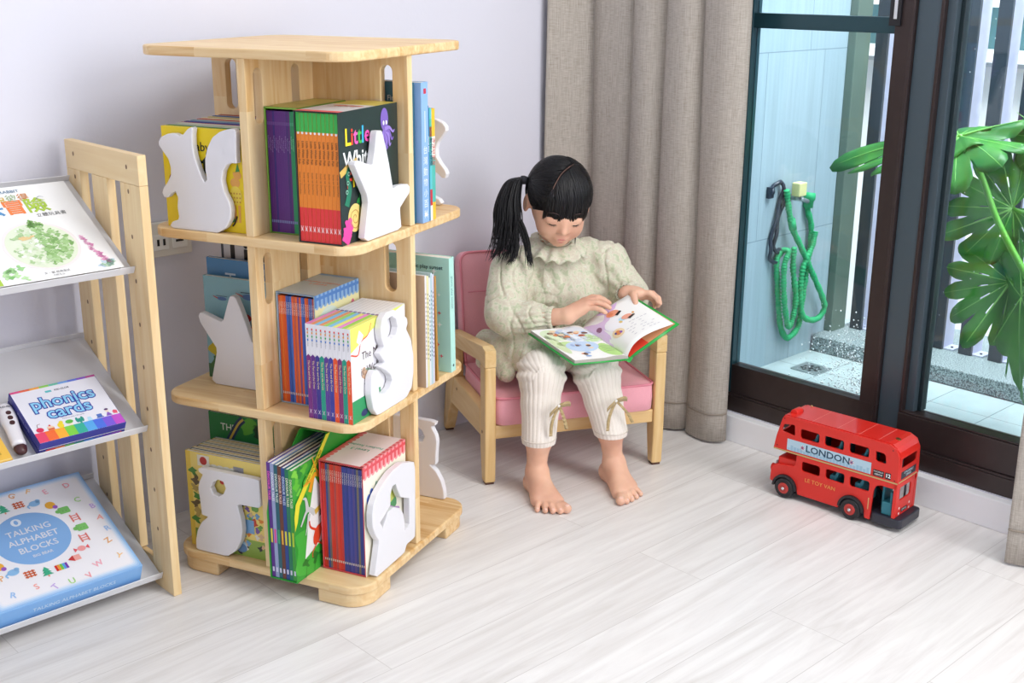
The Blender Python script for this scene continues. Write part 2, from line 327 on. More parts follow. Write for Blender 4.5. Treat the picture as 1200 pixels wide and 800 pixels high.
def linen():
    m, nt, b = base_mat('linen_curtain_cloth'); N = nt.nodes; L = nt.links
    tc = N.new('ShaderNodeTexCoord')
    cols = []
    mxs = None
    for i, scl in enumerate(((60, 60, 1300), (1100, 1100, 22))):
        mp = N.new('ShaderNodeMapping'); mp.inputs['Scale'].default_value = scl; L.new(tc.outputs['Object'], mp.inputs['Vector'])
        n = N.new('ShaderNodeTexNoise'); n.inputs['Scale'].default_value = 1; n.inputs['Detail'].default_value = 2; L.new(mp.outputs[0], n.inputs['Vector']); cols.append(n)
    ad = N.new('ShaderNodeMath'); ad.operation = 'ADD'; L.new(cols[0].outputs['Fac'], ad.inputs[0]); L.new(cols[1].outputs['Fac'], ad.inputs[1])
    hf = N.new('ShaderNodeMath'); hf.operation = 'MULTIPLY'; hf.inputs[1].default_value = .5; L.new(ad.outputs[0], hf.inputs[0])
    r = N.new('ShaderNodeValToRGB'); r.color_ramp.elements[0].position = .36; r.color_ramp.elements[0].color = lin('#9e958a'); r.color_ramp.elements[1].position = .62; r.color_ramp.elements[1].color = lin('#c4bdb4')
    L.new(hf.outputs[0], r.inputs[0]); L.new(r.outputs[0], b.inputs['Base Color']); b.inputs['Roughness'].default_value = .9; b.inputs['Specular IOR Level'].default_value = .1
    bp = N.new('ShaderNodeBump'); bp.inputs['Strength'].default_value = .3; bp.inputs['Distance'].default_value = .001; L.new(hf.outputs[0], bp.inputs['Height']); L.new(bp.outputs[0], b.inputs['Normal'])
    return m
LINEN = linen()

# ---------------------------------------------------------------- room shell
struct(MB().box(-2, 2.51, -1.6, 2.39, -.05, 0, FLOOR).build('floor'))
struct(MB().box(-2, 2.65, 2.385, 2.5, -.05, 2.6, WALL).build('wall_back'))
struct(MB().box(-2.1, -2.0, -1.7, 2.5, -.05, 2.6, WALL).build('wall_left'))
struct(MB().box(-2.0, 2.65, -1.7, -1.601, -.05, 2.6, WALL).build('wall_front'))
w = MB(); w.box(2.53, 2.65, 1.9, 2.385, 0, 2.6, WALL).box(2.53, 2.65, -1.6, -.4, 0, 2.6, WALL).box(2.53, 2.65, -.4, 1.9, 2.25, 2.6, WALL).box(2.53, 2.65, -.4, 1.9, 0, .074, WALL)
struct(w.build('wall_right'))
struct(MB().box(2.5037, 2.53, -1.6, 2.385, 0, .072, SILL).build('trim_1', bevel=.002))
fr = MB(); fr.box(2.531, 2.61, -.4, 1.9, .0745, .118, FRM).box(2.533, 2.61, -.4, 1.9, .118, .124, FRM).box(2.531, 2.61, 1.886, 1.9, .12, 2.25, FRM).box(2.531, 2.61, -.4, -.36, .12, 2.25, FRM).box(2.531, 2.61, -.36, 1.886, 2.2, 2.25, FRM)
struct(fr.build('trim_2', bevel=.0015))
# left sash
w1 = empty('window_1', (2.55, 1.64, .125)); struct(w1)
def wl(mb): mb.M = Matrix.Translation((-2.55, -1.64, -.125)); return mb
f = wl(MB()); f.box(2.536, 2.572, 1.395, 1.828, .1245, .203, FRM).box(2.534, 2.574, 1.395, 1.4407, .203, 2.2, FRM); f.box(2.5335, 2.536, 1.400, 1.404, .13, 2.2, FRM).box(2.536, 2.572, 1.44, 1.828, 2.15, 2.2, FRM)
f.build('sash_frame', w1, bevel=.0015)
f = wl(MB()); f.box(2.536, 2.572, 1.828, 1.885, .1245, 2.2, FRM_HAZE).build('left_stile', w1, bevel=.0015)['label'] = 'dark stile beside the curtain with painted teal glass haze'
f = wl(MB()); f.box(2.54, 2.570, 1.441, 1.828, 1.0772, 1.113, FRM_HAZE).build('transom_bar', w1, bevel=.0015)
f = wl(MB()); f.box(2.554, 2.559, 1.441, 1.828, .203, 1.0772, GLASS).box(2.554, 2.559, 1.441, 1.828, 1.113, 2.15, GLASS).build('pane', w1)
f = wl(MB()); f.box(2.526, 2.5335, 1.425, 1.452, 1.095, 1.20, BLACK); f.box(2.5245, 2.526, 1.433, 1.441, 1.11, 1.19, P('pale_metal', '#d9dee2', .3, .5)); f.build('latch', w1, bevel=.0015)
# right sash
w2 = empty('window_2', (2.55, .5, .125)); struct(w2)
def wr(mb): mb.M = Matrix.Translation((-2.55, -.5, -.125)); return mb
f = wr(MB()); f.box(2.546, 2.60, 1.338, 1.3945, .1245, 2.2, FRM_REFL); f.build('reflection_tinted_stile', w2, bevel=.0015)
f = wr(MB()); f.box(2.541, 2.60, 1.330, 1.3378, .19, 2.2, FRM).box(2.556, 2.60, 1.309, 1.330, .203, 2.2, FRM_REFL).box(2.575, 2.60, 1.299, 1.309, .203, 2.2, P('gasket_rubber', '#18292d', .4)); f.build('glazing_bead', w2, bevel=.001)
f = wr(MB()); f.box(2.538, 2.60, -.35, 1.338, .1245, .2, FRM).box(2.541, 2.56, -.35, 1.338, .2, .205, FRM).box(2.54, 2.6, -.35, -.3, .2, 2.2, FRM).box(2.54, 2.6, -.3, 1.338, 2.15, 2.2, FRM); f.build('sash_frame', w2, bevel=.0015)
wr(MB()).box(2.586, 2.591, -.3, 1.3, .2, 2.15, GLASS).build('pane', w2)
# rain drops clinging to the bottom of the left pane
random.seed(4); dm = MB(); DROP = P('water_drop', '#f6fbff', .05, spec=1)
for i in range(620):
    y = 1.45+abs(random.gauss(0, .075)); z = .21+abs(random.gauss(0, .075))
    if y > 1.8: continue
    r_ = random.uniform(.0008, .0024)*(1 if random.random() < .8 else 1.3)
    o_ = len(dm.v); dm.M = Matrix.Translation((2.5605-2.55, y-1.64, z-.125)) @ Matrix.Diagonal((r_*.6, r_, r_*1.1, 1))
    dm.add([(1, 0, 0), (-.9, 0, 0), (0, 1, 0), (0, -1, 0), (0, 0, 1), (0, 0, -1)], [(0, 2, 4), (2, 1, 4), (1, 3, 4), (3, 0, 4), (2, 0, 5), (1, 2, 5), (3, 1, 5), (0, 3, 5)], DROP, True)
for i in range(60):
    y = random.uniform(.95, 1.29); z = random.uniform(.3, 1.15); r_ = random.uniform(.0006, .0013)
    dm.M = Matrix.Translation((2.5935-2.55, y-1.64, z-.125)) @ Matrix.Diagonal((r_*.6, r_, r_*1.1, 1))
    dm.add([(1, 0, 0), (-.9, 0, 0), (0, 1, 0), (0, -1, 0), (0, 0, 1), (0, 0, -1)], [(0, 2, 4), (2, 1, 4), (1, 3, 4), (3, 0, 4), (2, 0, 5), (1, 2, 5), (3, 1, 5), (0, 3, 5)], DROP, True)
d_ = dm.build('water_drops', w1); d_['kind'] = 'stuff'

# ---------------------------------------------------------------- balcony outside
struct(MB().box(2.61, 3.8, -1.5, 2.3, -.06, 0, TILEF).build('floor_balcony'))
bw = MB(); bw.box(2.66, 3.54, 2.12, 2.24, 0, 2.6, TILEW); struct(bw.build('wall_balcony'))
struct(MB().box(3.45, 3.535, 2.09, 2.12, .054, 2.6, P('green_grey_render', '#5d7167', .7, vary=.2, vscale=6)).build('trim_3', bevel=.003))
struct(MB().box(3.375, 3.8, -1.5, 2.119, 0.0005, .054, GRAN).build('trim_4', bevel=.004))
FIN_D = P('slat_dark_face', '#27323d', .4); FIN_L = P('slat_lavender_paint', '#d3d4ea', .4, vary=.1, vscale=25)
fence = empty('slatted_fence', (3.58, .8, .054)); tag(fence, 'tall fence of upright dark and lavender metal slats on the granite kerb outside', 'fence')
for n in range(16):
    y1 = 2.075-.098*n; 
    q = MB(); q.M = Matrix.Translation((-3.58, -.8, -.054)); q.box(3.54, 3.552, y1-.042, y1, .0545, 2.4, FIN_D); s_ = q.build('slat', fence)
    q = MB(); q.M = Matrix.Translation((-3.58, -.8, -.054)); q.box(3.5522, 3.62, y1-.040, y1-.004, .0545, 2.4, FIN_L); q.box(3.5522, 3.61, y1-.075, y1-.0405, .0545, .058, FIN_L)
    q.cyl((3.575, y1-.06, .058), (3.575, y1-.06, .061), .004, BLACK, 10); c_ = q.build('channel', s_)
# house across the street
hb = empty('house', (6.5, 1.5, -4)); tag(hb, 'pale house across the street with teal window band behind the fence', 'building')
def hm(mb): mb.M = Matrix.Translation((-6.5, -1.5, 4)); return mb
HW = P('bright_render', '#f4f6f8', .8); HT = P('teal_window_glass', '#5f9299', .25); HG = P('grey_band', '#b4bcc2', .7)
hm(MB()).box(6.3, 6.9, -3, 6, -4, .76, HW).box(6.3, 6.9, -3, 6, 1.17, 1.9, HG).build('wall', hb)
hm(MB()).box(6.05, 6.3, -3, 6, .765, .79, HG).box(6.0, 6.3, -3, 6, .79, .835, HW).build('ledge', hb)
hm(MB()).box(6.35, 6.6, -3, 6, .836, 1.055, HT).build('window_band', hb)
hm(MB()).box(6.1, 6.3, -3, 6, 1.056, 1.09, HW).box(6.3, 6.34, -3, 6, 1.09, 1.169, HG).build('lintel', hb)

# floor drain
dr = empty('floor_drain', (3.2, 2.0, 0)); tag(dr, 'square steel floor drain set in the balcony tiles', 'drain')
STEEL = P('brushed_steel', '#a9b4b8', .35, .7, vary=.2, vscale=60)
q = MB(); v_, f_ = plate(rrect(-.047, .047, -.047, .047, .004), [[(.034*math.cos(2*PI*i/24), .034*math.sin(2*PI*i/24)) for i in range(24)]], .003, .0005); q.M = Matrix.Translation((0, 0, .002)); q.add(v_, f_, STEEL); q.build('drain_rim', dr)
q = MB()
for k in range(8):
    a = 2*PI*k/8; 
    for rr in (.012, .022, .031): q.M = Matrix.Rotation(a, 4, 'Z') @ Matrix.Translation((rr, 0, .0008)); q.box(-.003, .003, -.0035*rr/.03-.002, .0035*rr/.03+.002, 0, .0025, STEEL)
q.M = Matrix(); q.cyl((0, 0, .0004), (0, 0, .0012), .034, BLACK); q.build('drain_grate', dr)

# garden hose on its bracket + tap
HOSE = P('green_hose_cloth', '#1fa56a', .6, bump=.4, bscale=400); HB = P('black_bracket_plastic', '#1f2a3a', .35)
hs = empty('garden_hose', (3.19, 2.10, .3)); tag(hs, 'crinkled green garden hose looped on the tiled balcony wall', 'hose')
H_A = HOSE_A; H_B = HOSE_B
for nm, pts in (('hose_tube', H_A), ('hose_tube', H_B)):
    c_ = spline(pts, 26); q = MB(); q.M = Matrix.Translation((-3.19, -2.10, -.3))
    q.tube(c_, [.0088+.0016*math.sin(i*1.7)+.0008*math.sin(i*.37) for i in range(len(c_))], HOSE, 10); q.build(nm, hs)
q = MB(); q.M = Matrix.Translation((-3.19, -2.10, -.3)); a_, b_ = Vector(H_A[0]), Vector(H_A[1]); d = (b_-a_)
q.tube([a_-d*.25, a_, a_+d*.3, a_+d*.32, a_+d*.9], [.016, .019, .019, .0155, .0155], HOSE, 16); q.build('hose_connector', hs)
q = MB(); q.M = Matrix.Translation((-3.19, -2.10, -.3)); a_, b_ = Vector(H_B[0]), Vector(H_B[2]); q.tube([a_+(b_-a_)*.75, a_+(b_-a_)*1.0], [.0125, .0125], HOSE, 14); q.build('hose_connector', hs)
br_ = empty('hose_hook', (3.10, 2.115, .45)); tag(br_, 'black looped plastic hook on the balcony wall left of the green hose', 'hook')
q = MB(); q.M = Matrix.Translation((-3.10, -2.115, -.45))
q.tube([(x, 2.108-.004*math.sin(i), z) for i, (x, z) in enumerate(chaikin([(3.075, .565), (3.085, .59), (3.12, .60), (3.135, .585), (3.125, .53), (3.10, .46), (3.085, .40), (3.09, .355), (3.12, .34), (3.15, .36), (3.145, .385), (3.12, .37), (3.105, .40), (3.115, .46), (3.14, .53), (3.145, .57)], 2, False))], .0065, HB, 8); q.build('hook_loop', br_)
q = MB(); q.M = Matrix.Translation((-3.10, -2.115, -.45)); q.box(3.062, 3.085, 2.105, 2.119, .55, .585, HB); q.build('hook_base', br_, bevel=.002)
tp = empty('water_tap', (3.19, 2.10, .56)); tag(tp, 'small steel water tap with pale yellow block handle above the green hose', 'tap')
q = MB(); q.cyl((0, .018, -.02), (0, -.02, -.02), .009, STEEL).cyl((.0, -.018, -.02), (.045, -.018, -.035), .007, STEEL); q.build('tap_body', tp)
q = MB(); q.box(-.022, .018, -.03, .0, -.012, .03, P('pale_yellow_plastic', '#d9d79a', .5)); q.build('tap_handle', tp, bevel=.003)

# wall socket on the back wall
so = empty('wall_socket', (1.215, 2.384, .648)); tag(so, 'white double power socket on the back wall between rack and bookcase', 'wall socket')
CRM = P('socket_plastic', '#e7e4dc', .35)
MB().box(-.052, .052, -.012, 0, -.038, .038, CRM).build('cover_plate', so, bevel=.003)
for sx in (-.022, .022): MB().box(sx-.018, sx+.018, -.015, -.0125, -.022, .012, P('socket_white', '#f4f3ee', .3)).build('outlet_face', so, bevel=.0015)
q = MB(); q.box(.012, .030, -.0165, -.0152, -.008, -.003, BLACK).box(-.032, -.027, -.0165, -.0152, -.012, .002, BLACK).box(-.018, -.013, -.0165, -.0152, -.012, .002, BLACK); q.build('slots', so)

# ---------------------------------------------------------------- curtains
def curtain(name, y0, y1, xf, z0, z1, label, ny=160, nz=40):
    q = MB(); x00 = xf(y0, .5)
    def fn(u, v):
        y = y0+(y1-y0)*u; z = z0+(z1-z0)*v; return (xf(u, v), y+.004*math.sin(9*v+20*u), z)
    q.slab(fn, ny, nz, .0022, LINEN)
    c = empty(name, (2.45, (y0+y1)/2, z1)); q.M = Matrix(); 
    for i, p_ in enumerate(q.v): q.v[i] = (p_[0]-2.45, p_[1]-(y0+y1)/2, p_[2]-z1)
    q.build('curtain_cloth', c)
    h = MB()
    def hf(u, v):
        y = y0+(y1-y0)*u; return (xf(u, .02)-.0035-2.45, y+.004*math.sin(20*u)-(y0+y1)/2, z0+.075+v*.004-z1)
    h.slab(hf, ny, 1, .0015, P('hem_thread', '#9a8f82', .9)); h.build('hem_seam', c)
    tag(c, label, 'curtain'); return c
GR = [0, .12, .36, .56, .77, 1.0]   # groove places along the width, window side = 1
def xf_left(u, v):
    k = max(i for i in range(5) if u >= GR[i]-1e-9); a, b = GR[k], GR[k+1]; t = (u-a)/(b-a)
    amp = (.0, .030, .045, .05, .045)[k]
    bulge = math.sin(PI*t)**.55*amp
    edge = .125*max(0, 1-u/.13)**1.3                       # first fold comes off the side wall
    return 2.478-edge-bulge-.008*math.sin(3*v+5*u)*(1-v)+.003*math.sin(31*u)
curtain('curtain', 2.362, 1.792, lambda u, v: xf_left(u, v), .006, 2.45, 'heavy beige linen curtain hanging in folds behind the girl')
def xf_right(u, v): return 2.36+.03*(1-math.cos(u*PI*5))*.6+.008*math.sin(4*v)
curtain('curtain', .965, .45, xf_right, -.0+.006, 2.45, 'beige linen curtain at the right edge beside the window', 80)
# ---------------------------------------------------------------- rotating bookcase
BC = Vector((1.3584, 2.0258, 0)); BZ = R(-67.57); BM = Matrix.Translation(BC) @ Matrix.Rotation(BZ, 4, 'Z')
bk = empty('rotating_bookcase', BC, BZ); tag(bk, 'tall square pine bookcase with three tiers and white animal panels', 'bookcase')
S2 = .2325; ZS = [.030, .370, .712, 1.054]; ZT = [z+.018 for z in ZS]; ZT[0] = .048
for i, z in enumerate(ZS):
    q = MB(); q.prism(rrect(-S2, S2, -S2, S2, .05, 8), z, ZT[i], W_TOP)
    q.build('top_board' if i == 3 else 'shelf_board', bk, bevel=.0035, seg=3)
for sx in (-1, 1):
    for sy in (-1, 1):
        p = []
        for i in range(9): t = R(90*i/8); p.append((sx*(S2-.054+.05*math.cos(t)), sy*(S2-.054+.05*math.sin(t))))
        p += [(sx*(S2-.110), sy*(S2-.004)), (sx*(S2-.110), sy*(S2-.11)), (sx*(S2-.004), sy*(S2-.11))]
        if sx*sy < 0: p = p[::-1]
        MB().prism(p, .0005, .0298, W_TOP).build('foot', bk, bevel=.003)
def slot(y0, y1, z0, z1): return rrect(y0, y1, z0, z1, min(y1-y0, z1-z0)/2-.0005, 5)
for t in range(3):
    z0, z1 = ZT[t]+.0003, ZS[t+1]-.0003
    # boards running front to back: two slots each half
    zs = (z1-.118, z1-.018)
    out = [(-S2+.006, z0), (S2-.006, z0), (S2-.006, z1), (-S2+.006, z1)]
    holes = [slot(-.202, -.176, *zs), slot(-.082, -.056, *zs), slot(.056, .082, *zs), slot(.176, .202, *zs)]
    for half in (-1, 1):
        o = [(-S2+.006, z0), (-.0092, z0), (-.0092, z1), (-S2+.006, z1)]; h = holes[:2]
        if half > 0: o = [(.0092, z0), (S2-.006, z0), (S2-.006, z1), (.0092, z1)]; h = holes[2:]
        v, f = plate(o, h, .018, .0015); q = MB(); q.M = Matrix.Translation((.007, 0, 0)) @ Matrix(((0, 0, 1, 0), (1, 0, 0, 0), (0, 1, 0, 0), (0, 0, 0, 1)))
        q.add(v, f, W_POST); q.build('upright_board', bk)
    o = out; h = [slot(-.193, -.167, *zs), slot(.167, .193, *zs)]
    v, f = plate(o, h, .018, .0015); q = MB(); q.M = Matrix(((1, 0, 0, 0), (0, 0, -1, 0), (0, 1, 0, 0), (0, 0, 0, 1)))
    q.add(v, f, W_POSTX); q.build('upright_board', bk)
# white animal panels
def panel(outl, hole, side, label, name, t, dy=.2185):
    z0 = ZT[t]+.0004
    zmin = min(z for _, z in outl)
    o = [(x, max(z, z0)) if z < z0+.004 else (x, z) for x, z in outl]
    # reference shapes were measured for one tier; slide to this tier
    o = chaikin(o, 1, True, .9)
    v, f = plate(o, hole, .015, .002)
    q = MB(); A = Matrix(((1, 0, 0, 0), (0, 0, -1, 0), (0, 1, 0, 0), (0, 0, 0, 1)))   # (x,z) outline facing -y
    if side == 'F': M = Matrix.Translation((0, -dy, 0)) @ A
    if side == 'R': M = Matrix.Rotation(R(90), 4, 'Z') @ Matrix.Translation((0, -dy, 0)) @ A
    if side == 'B': M = Matrix.Rotation(R(180), 4, 'Z') @ Matrix.Translation((0, -dy, 0)) @ A
    q.M = M; q.add(v, f, WHITE); o = q.build(name, bk); o['label'] = label
def shift(o, d): return [(x, z+d) for x, z in o]
panel(SQ, [], 'F', 'white squirrel-shaped panel', 'animal_panel', 2)
panel(ST1, [], 'R', 'white star-shaped panel', 'star_panel', 2)
panel(ST2N, [], 'F', 'white star-shaped panel', 'star_panel', 1, .1325)
panel(BR, [[(-.096+(x+.096)*1.3, .548+(z-.548)*1.2) for x, z in BRh]], 'R', 'white bear-shaped panel with round eye hole', 'animal_panel', 1, .2235)
panel(HP, [HPh], 'F', 'white hippo-shaped panel with round eye hole', 'animal_panel', 0)
panel(EL, [ELh], 'R', 'white elephant-shaped panel with curled cut-out', 'animal_panel', 0)
panel(SQ, [], 'B', 'white squirrel-shaped panel', 'animal_panel', 2)
panel(HP, [HPh], 'B', 'white hippo-shaped panel with round eye hole', 'animal_panel', 0)

# ---------------------------------------------------------------- books
def C(h, rough=.35): return P('c'+h.lstrip('#'), h, rough)
_BM = {}
def book_mesh(th, dep, h, cov, c=.0008):
    k = (round(th, 5), dep, h, cov)
    if k in _BM: return _BM[k]
    q = MB(); m = C(cov); x = th/2
    q.box(-x, -x+c, 0, dep, 0, h, m).box(x-c, x, 0, dep, 0, h, m).box(-x+c, x-c, 0, c, 0, h, m)
    q.box(-x+c, x-c, c, dep-.0015, .0012, h-.0012, PAPER)
    me = q.mesh('book'); _BM[k] = me; return me
def book(loc, rz, th, dep, h, cov, label, group=None, name='book', spine=None, front=None, back=None, top=None, lean=0, frame_m=None, cat='book'):
    """loc: centre of the spine foot; spine faces local -y, front cover is +x. spine/front/top draw onto their faces"""
    o = bpy.data.objects.new(name, book_mesh(th, dep, h, cov)); COL.objects.link(o)
    M = (frame_m if frame_m else BM) @ Matrix.Translation(loc) @ Matrix.Rotation(rz, 4, 'Z') @ Matrix.Rotation(lean, 4, 'Y')
    o.matrix_world = M; tag(o, label, cat, group)
    if spine:
        q = MB(); q.M = frame((0, -.0002, 0), (1, 0, 0), (0, 0, 1)); spine(q, th/2, h); q.build('spine_print', o)
    if front:
        q = MB(); q.M = frame((th/2+.0002, 0, 0), (0, 1, 0), (0, 0, 1)); front(q, dep, h); q.build('cover_print', o)
    if back:
        q = MB(); q.M = frame((-th/2-.0002, dep, 0), (0, -1, 0), (0, 0, 1)); back(q, dep, h); q.build('cover_print', o)
    if top:
        q = MB(); q.M = frame((0, 0, h+.0002), (1, 0, 0), (0, 1, 0)); top(q, th/2, dep); q.build('top_print', o)
    return o
def slipcase(x0, x1, y0, y1, z0, z1, mats, label, art=(), name='slipcase', side_poly=None, wall=.0022):
    """open-fronted box for a set of books; mats: outer material, inner"""
    o = empty(name, BM @ Vector(((x0+x1)/2, y0, z0)), BZ); tag(o, label, 'slipcase')
    q = MB(); q.M = Matrix.Translation((-(x0+x1)/2, -y0, -z0)); m = mats
    if side_poly:
        for xa in (x0, x1-wall):
            n = len(side_poly); v = [(xa, y, z) for y, z in side_poly]+[(xa+wall, y, z) for y, z in side_poly]
            q.add(v, [tuple(range(n)), tuple(reversed(range(n, 2*n)))]+[(i, n+i, n+(i+1) % n, (i+1) % n) for i in range(n)], m)
        q.box(x0+wall, x1-wall, y0+.13, y1, z1-wall, z1, m)
    else:
        q.box(x0, x0+wall, y0, y1, z0, z1, m).box(x1-wall, x1, y0, y1, z0, z1, m).box(x0+wall, x1-wall, y0, y1, z1-wall, z1, m)
    q.box(x0+wall, x1-wall, y0, y1, z0, z0+wall, m).box(x0+wall, x1-wall, y1-wall, y1, z0+wall, z1-wall, m)
    q.build('case', o, bevel=.0006)
    W, D, H = x1-x0, y1-y0, z1-z0
    for which, fn in art:
        q = MB()
        q.M = {'R': frame((W/2+.0003, 0, 0), (0, 1, 0), (0, 0, 1)), 'T': frame((-W/2, 0, H+.0003), (1, 0, 0), (0, 1, 0)), 'E': frame((-W/2, -.0002, 0), (1, 0, 0), (0, 0, 1))}[which]
        fn(q, *{'R': (D, H), 'T': (W, D), 'E': (W, H)}[which]); q.build({'R': 'side_print', 'T': 'top_print', 'E': 'rim_print'}[which], o)
    return o
def blob(q, x, y, r, z, m, seed=0, k=.25, n=22, sy=1):
    rs = random.Random(seed); a = [rs.uniform(0, 6.28) for _ in range(3)]
    q.poly([(x+r*(1+k*math.sin(3*t+a[0])+k*.5*math.sin(5*t+a[1]))*math.cos(t), y+sy*r*(1+k*math.sin(2*t+a[2]))*math.sin(t)) for t in [2*PI*i/n for i in range(n)]], z, m)
def strip(q, pts, w0, w1, z, m):
    """tapered flat stroke through pts"""
    c = spline(pts, 6); n = len(c); L_ = []; R_ = []
    for i, p in enumerate(c):
        a = c[max(0, i-1)]; b = c[min(n-1, i+1)]; dx, dy = b[0]-a[0], b[1]-a[1]; l = math.hypot(dx, dy) or 1
        w = (w0+(w1-w0)*i/(n-1))/2; L_.append((p[0]-dy/l*w, p[1]+dx/l*w)); R_.append((p[0]+dy/l*w, p[1]-dx/l*w))
    vs = [(x, y, z) for x, y in L_+R_]; q.add(vs, [(i, i+1, n+i+1, n+i) for i in range(n-1)], m)
ORD = ['first', 'second', 'third', 'fourth', 'fifth', 'sixth', 'seventh', 'eighth', 'ninth', 'tenth', 'eleventh', 'twelfth', 'thirteenth', 'fourteenth', 'fifteenth', 'sixteenth', 'seventeenth', 'eighteenth', 'nineteenth', 'twentieth']

# tier 3 (top), near corner: case of purple readers
def art_top_olive(q, W, D): q.rect(0, W, 0, D, 0, C('#b9b45a')); q.rect(.01, W-.004, D*.45, D-.01, .0003, C('#c9c06a'))
def rim_green(q, W, H):
    q.rect(0, W, H-.003, H, 0, C('#86b94a')); q.rect(0, .003, 0, H, 0, C('#86b94a'))
slipcase(.018, .0905, -.178, -.012, .7305, .966, C('#6f9a3c'), 'green and olive slipcase of purple readers on the top tier', [('T', art_top_olive), ('E', rim_green)])
cols = ['#5b2a78']*3+['#3a2c7c']+['#5f2d84']*6+['#4a2b7a']+['#5b2a78']*1+['#2a8f63', '#1f9a5c', '#2a8a70', '#28a05a']
x = .0208; n = len(cols); w_ = (.0880-.0208)/n
for i, c_ in enumerate(cols):
    def sp_(q, hw, h, i=i):
        q.rect(-hw*.9, hw*.9, h-.026, h-.020, 0, C('#6f4a92' if i < 12 else '#3fa87a')); q.text('Read it yourself', 0, h*.80-.004*(i % 3), .0036, .0002, C('#a58cc0' if i < 12 else '#9fdcb8'), rot=-PI/2, align='LEFT'); q.rect(-hw*.7, hw*.7, .018, .023, 0, C('#7f8ac0'))
    col = 'purple' if i < 12 else 'green'
    book((x+w_*(i+.5), -.175, .7328), 0, w_-.0003, .155, .226, c_, f'thin {col} reader, {ORD[i]} from the left in the green slipcase', 'readers in the green slipcase', spine=sp_)
# tier 3: black slipcase of little white fish books
SEA = {'y': '#f3dc2b', 'r': '#e8402e', 'p': '#f05ab0', 'g': '#45b548', 'b': '#39b3e6', 'w': '#ffffff'}
def art_fish(q, D, H):
    x = .018
    for ch, c_, dx in (('L', 'y', .020), ('i', 'r', .010), ('t', 'p', .0135), ('t', 'g', .0135), ('l', 'b', .010), ('e', 'p', .02)):
        q.text(ch, x, H-.047, .043, .0004, C(SEA[c_]), 'LEFT', .018); x += dx
    q.text('White', .012, H-.088, .042, .0004, C('#f4f6f6'), 'LEFT', .018, sx=.95)
    x = .02
    for ch, c_, dx in (('F', 'r', .02), ('i', 'y', .010), ('s', 'p', .019), ('h', 'y', .02)):
        q.text(ch, x, H-.124, .04, .0004, C(SEA[c_]), 'LEFT', .018); x += dx
    V = C('#7d5fb8'); V2 = C('#9a80d0'); cx, cy = .158, H-.045
    q.ell(cx, cy+.018, .014, .021, .0004, V)
    for k, a in enumerate((-2.9, -2.5, -2.1, -1.7, -1.4, -1.0, -.6, -.2)):
        e = (cx+.030*math.cos(a), cy+.034*math.sin(a)*1.1); md = (cx+.016*math.cos(a+.5), cy+.02*math.sin(a+.3))
        strip(q, [(cx, cy), md, e, (e[0]+.006, e[1]+.004)], .008, .002, .0005+.0001*k, V2 if k % 2 else V)
    for s_ in (-1, 1): q.ell(cx+s_*.005, cy+.012, .003, .0042, .0015, C('#ffffff'), 10)
    q.ell(.045, .045, .024, .026, .0005, C('#e9cf7d'));
    sp = [(.045+(.003+.0016*t)*math.cos(t*1.1), .045+(.003+.0016*t)*math.sin(t*1.1)) for t in range(12)]
    strip(q, sp, .0016, .0016, .0009, C('#b8863a'))
    for k in range(6): blob(q, .012+.007*(k % 3), .012+.012*(k//2), .010, .0005+.00005*k, C('#e0479e'), k)
    strip(q, [(.018, .07), (.03, .10), (.022, .125), (.032, .14)], .016, .006, .0005, C('#1f7a5c'))
    for k in range(3): q.ell(.02+.004*k, .095+.016*k, .004, .004, .0008, C('#9fd8c0'), 12); q.ell(.02+.004*k, .095+.016*k, .0025, .0025, .0009, C('#123c2e'), 12)
    strip(q, [(.0, .128), (.03, .14), (.06, .148)], .012, .012, .0004, C('#d7b45c'))
    strip(q, [(.06, .03), (.062, .08), (.07, .11)], .003, .002, .0005, C('#2d8a3e'))
    for k in range(3): q.ell(.058+.012*(k % 2), .075+.014*k, .007, .004, .0006, C('#2d8a3e'), 12, .6)
    strip(q, [(.165, .10), (.160, .135), (.163, .165)], .004, .001, .0005, C('#b9dde0'))
def top_fish(q, W, D):
    q.rect(0, W, 0, .02, 0, C('#ec5a66')); q.rect(0, W, .02, D*.62, 0, C('#d8dbe2')); q.rect(0, W, D*.62, D, 0, C('#cfc35c'))
    for k in range(5): blob(q, W*(.3+.12*k), D*.5, .008, .0003, C('#d8705f'), k)
    q.text('Little White Fish', W*.5, D*.42, .009, .0004, C('#b34f57'))
slipcase(.1135, .2065, -.224, -.016, .7305, .968, C('#22302f'), 'black slipcase printed with an octopus beside the white star', [('R', art_fish), ('T', top_fish)])
w_ = (.2040-.1160)/10
def sp_fish(q, hw, h):
    q.rect(-hw*.97, hw*.97, h-.034, h, 0, C('#37b34a')); q.rect(-hw*.97, hw*.97, 0, .062, 0, C('#e8383a'))
    q.ell(0, h-.036, hw*.55, hw*.55, .0002, C('#f4f4f4'), 12); q.text('Little White Fish', 0, h-.05, .0062, .0002, C('#4a2a18'), 'LEFT', .01, -PI/2); q.text('Guido van Genechten', 0, .066+.04, .0045, .0002, C('#5a3018'), 'CENTER', .0, -PI/2)
    strip(q, [(-hw*.5, .018), (0, .024), (hw*.5, .018)], .0012, .0012, .0002, C('#ffd9d9')); strip(q, [(-hw*.5, .028), (0, .02), (hw*.5, .028)], .0012, .0012, .0003, C('#ffd9d9'))
for i in range(10):
    book((.1160+w_*(i+.5), -.221, .7328), 0, w_-.0004, .196, .232, '#f08a2c', f'orange spined picture book with green top, {ORD[i]} from the left in the black slipcase', 'orange picture books in the black slipcase', spine=sp_fish)
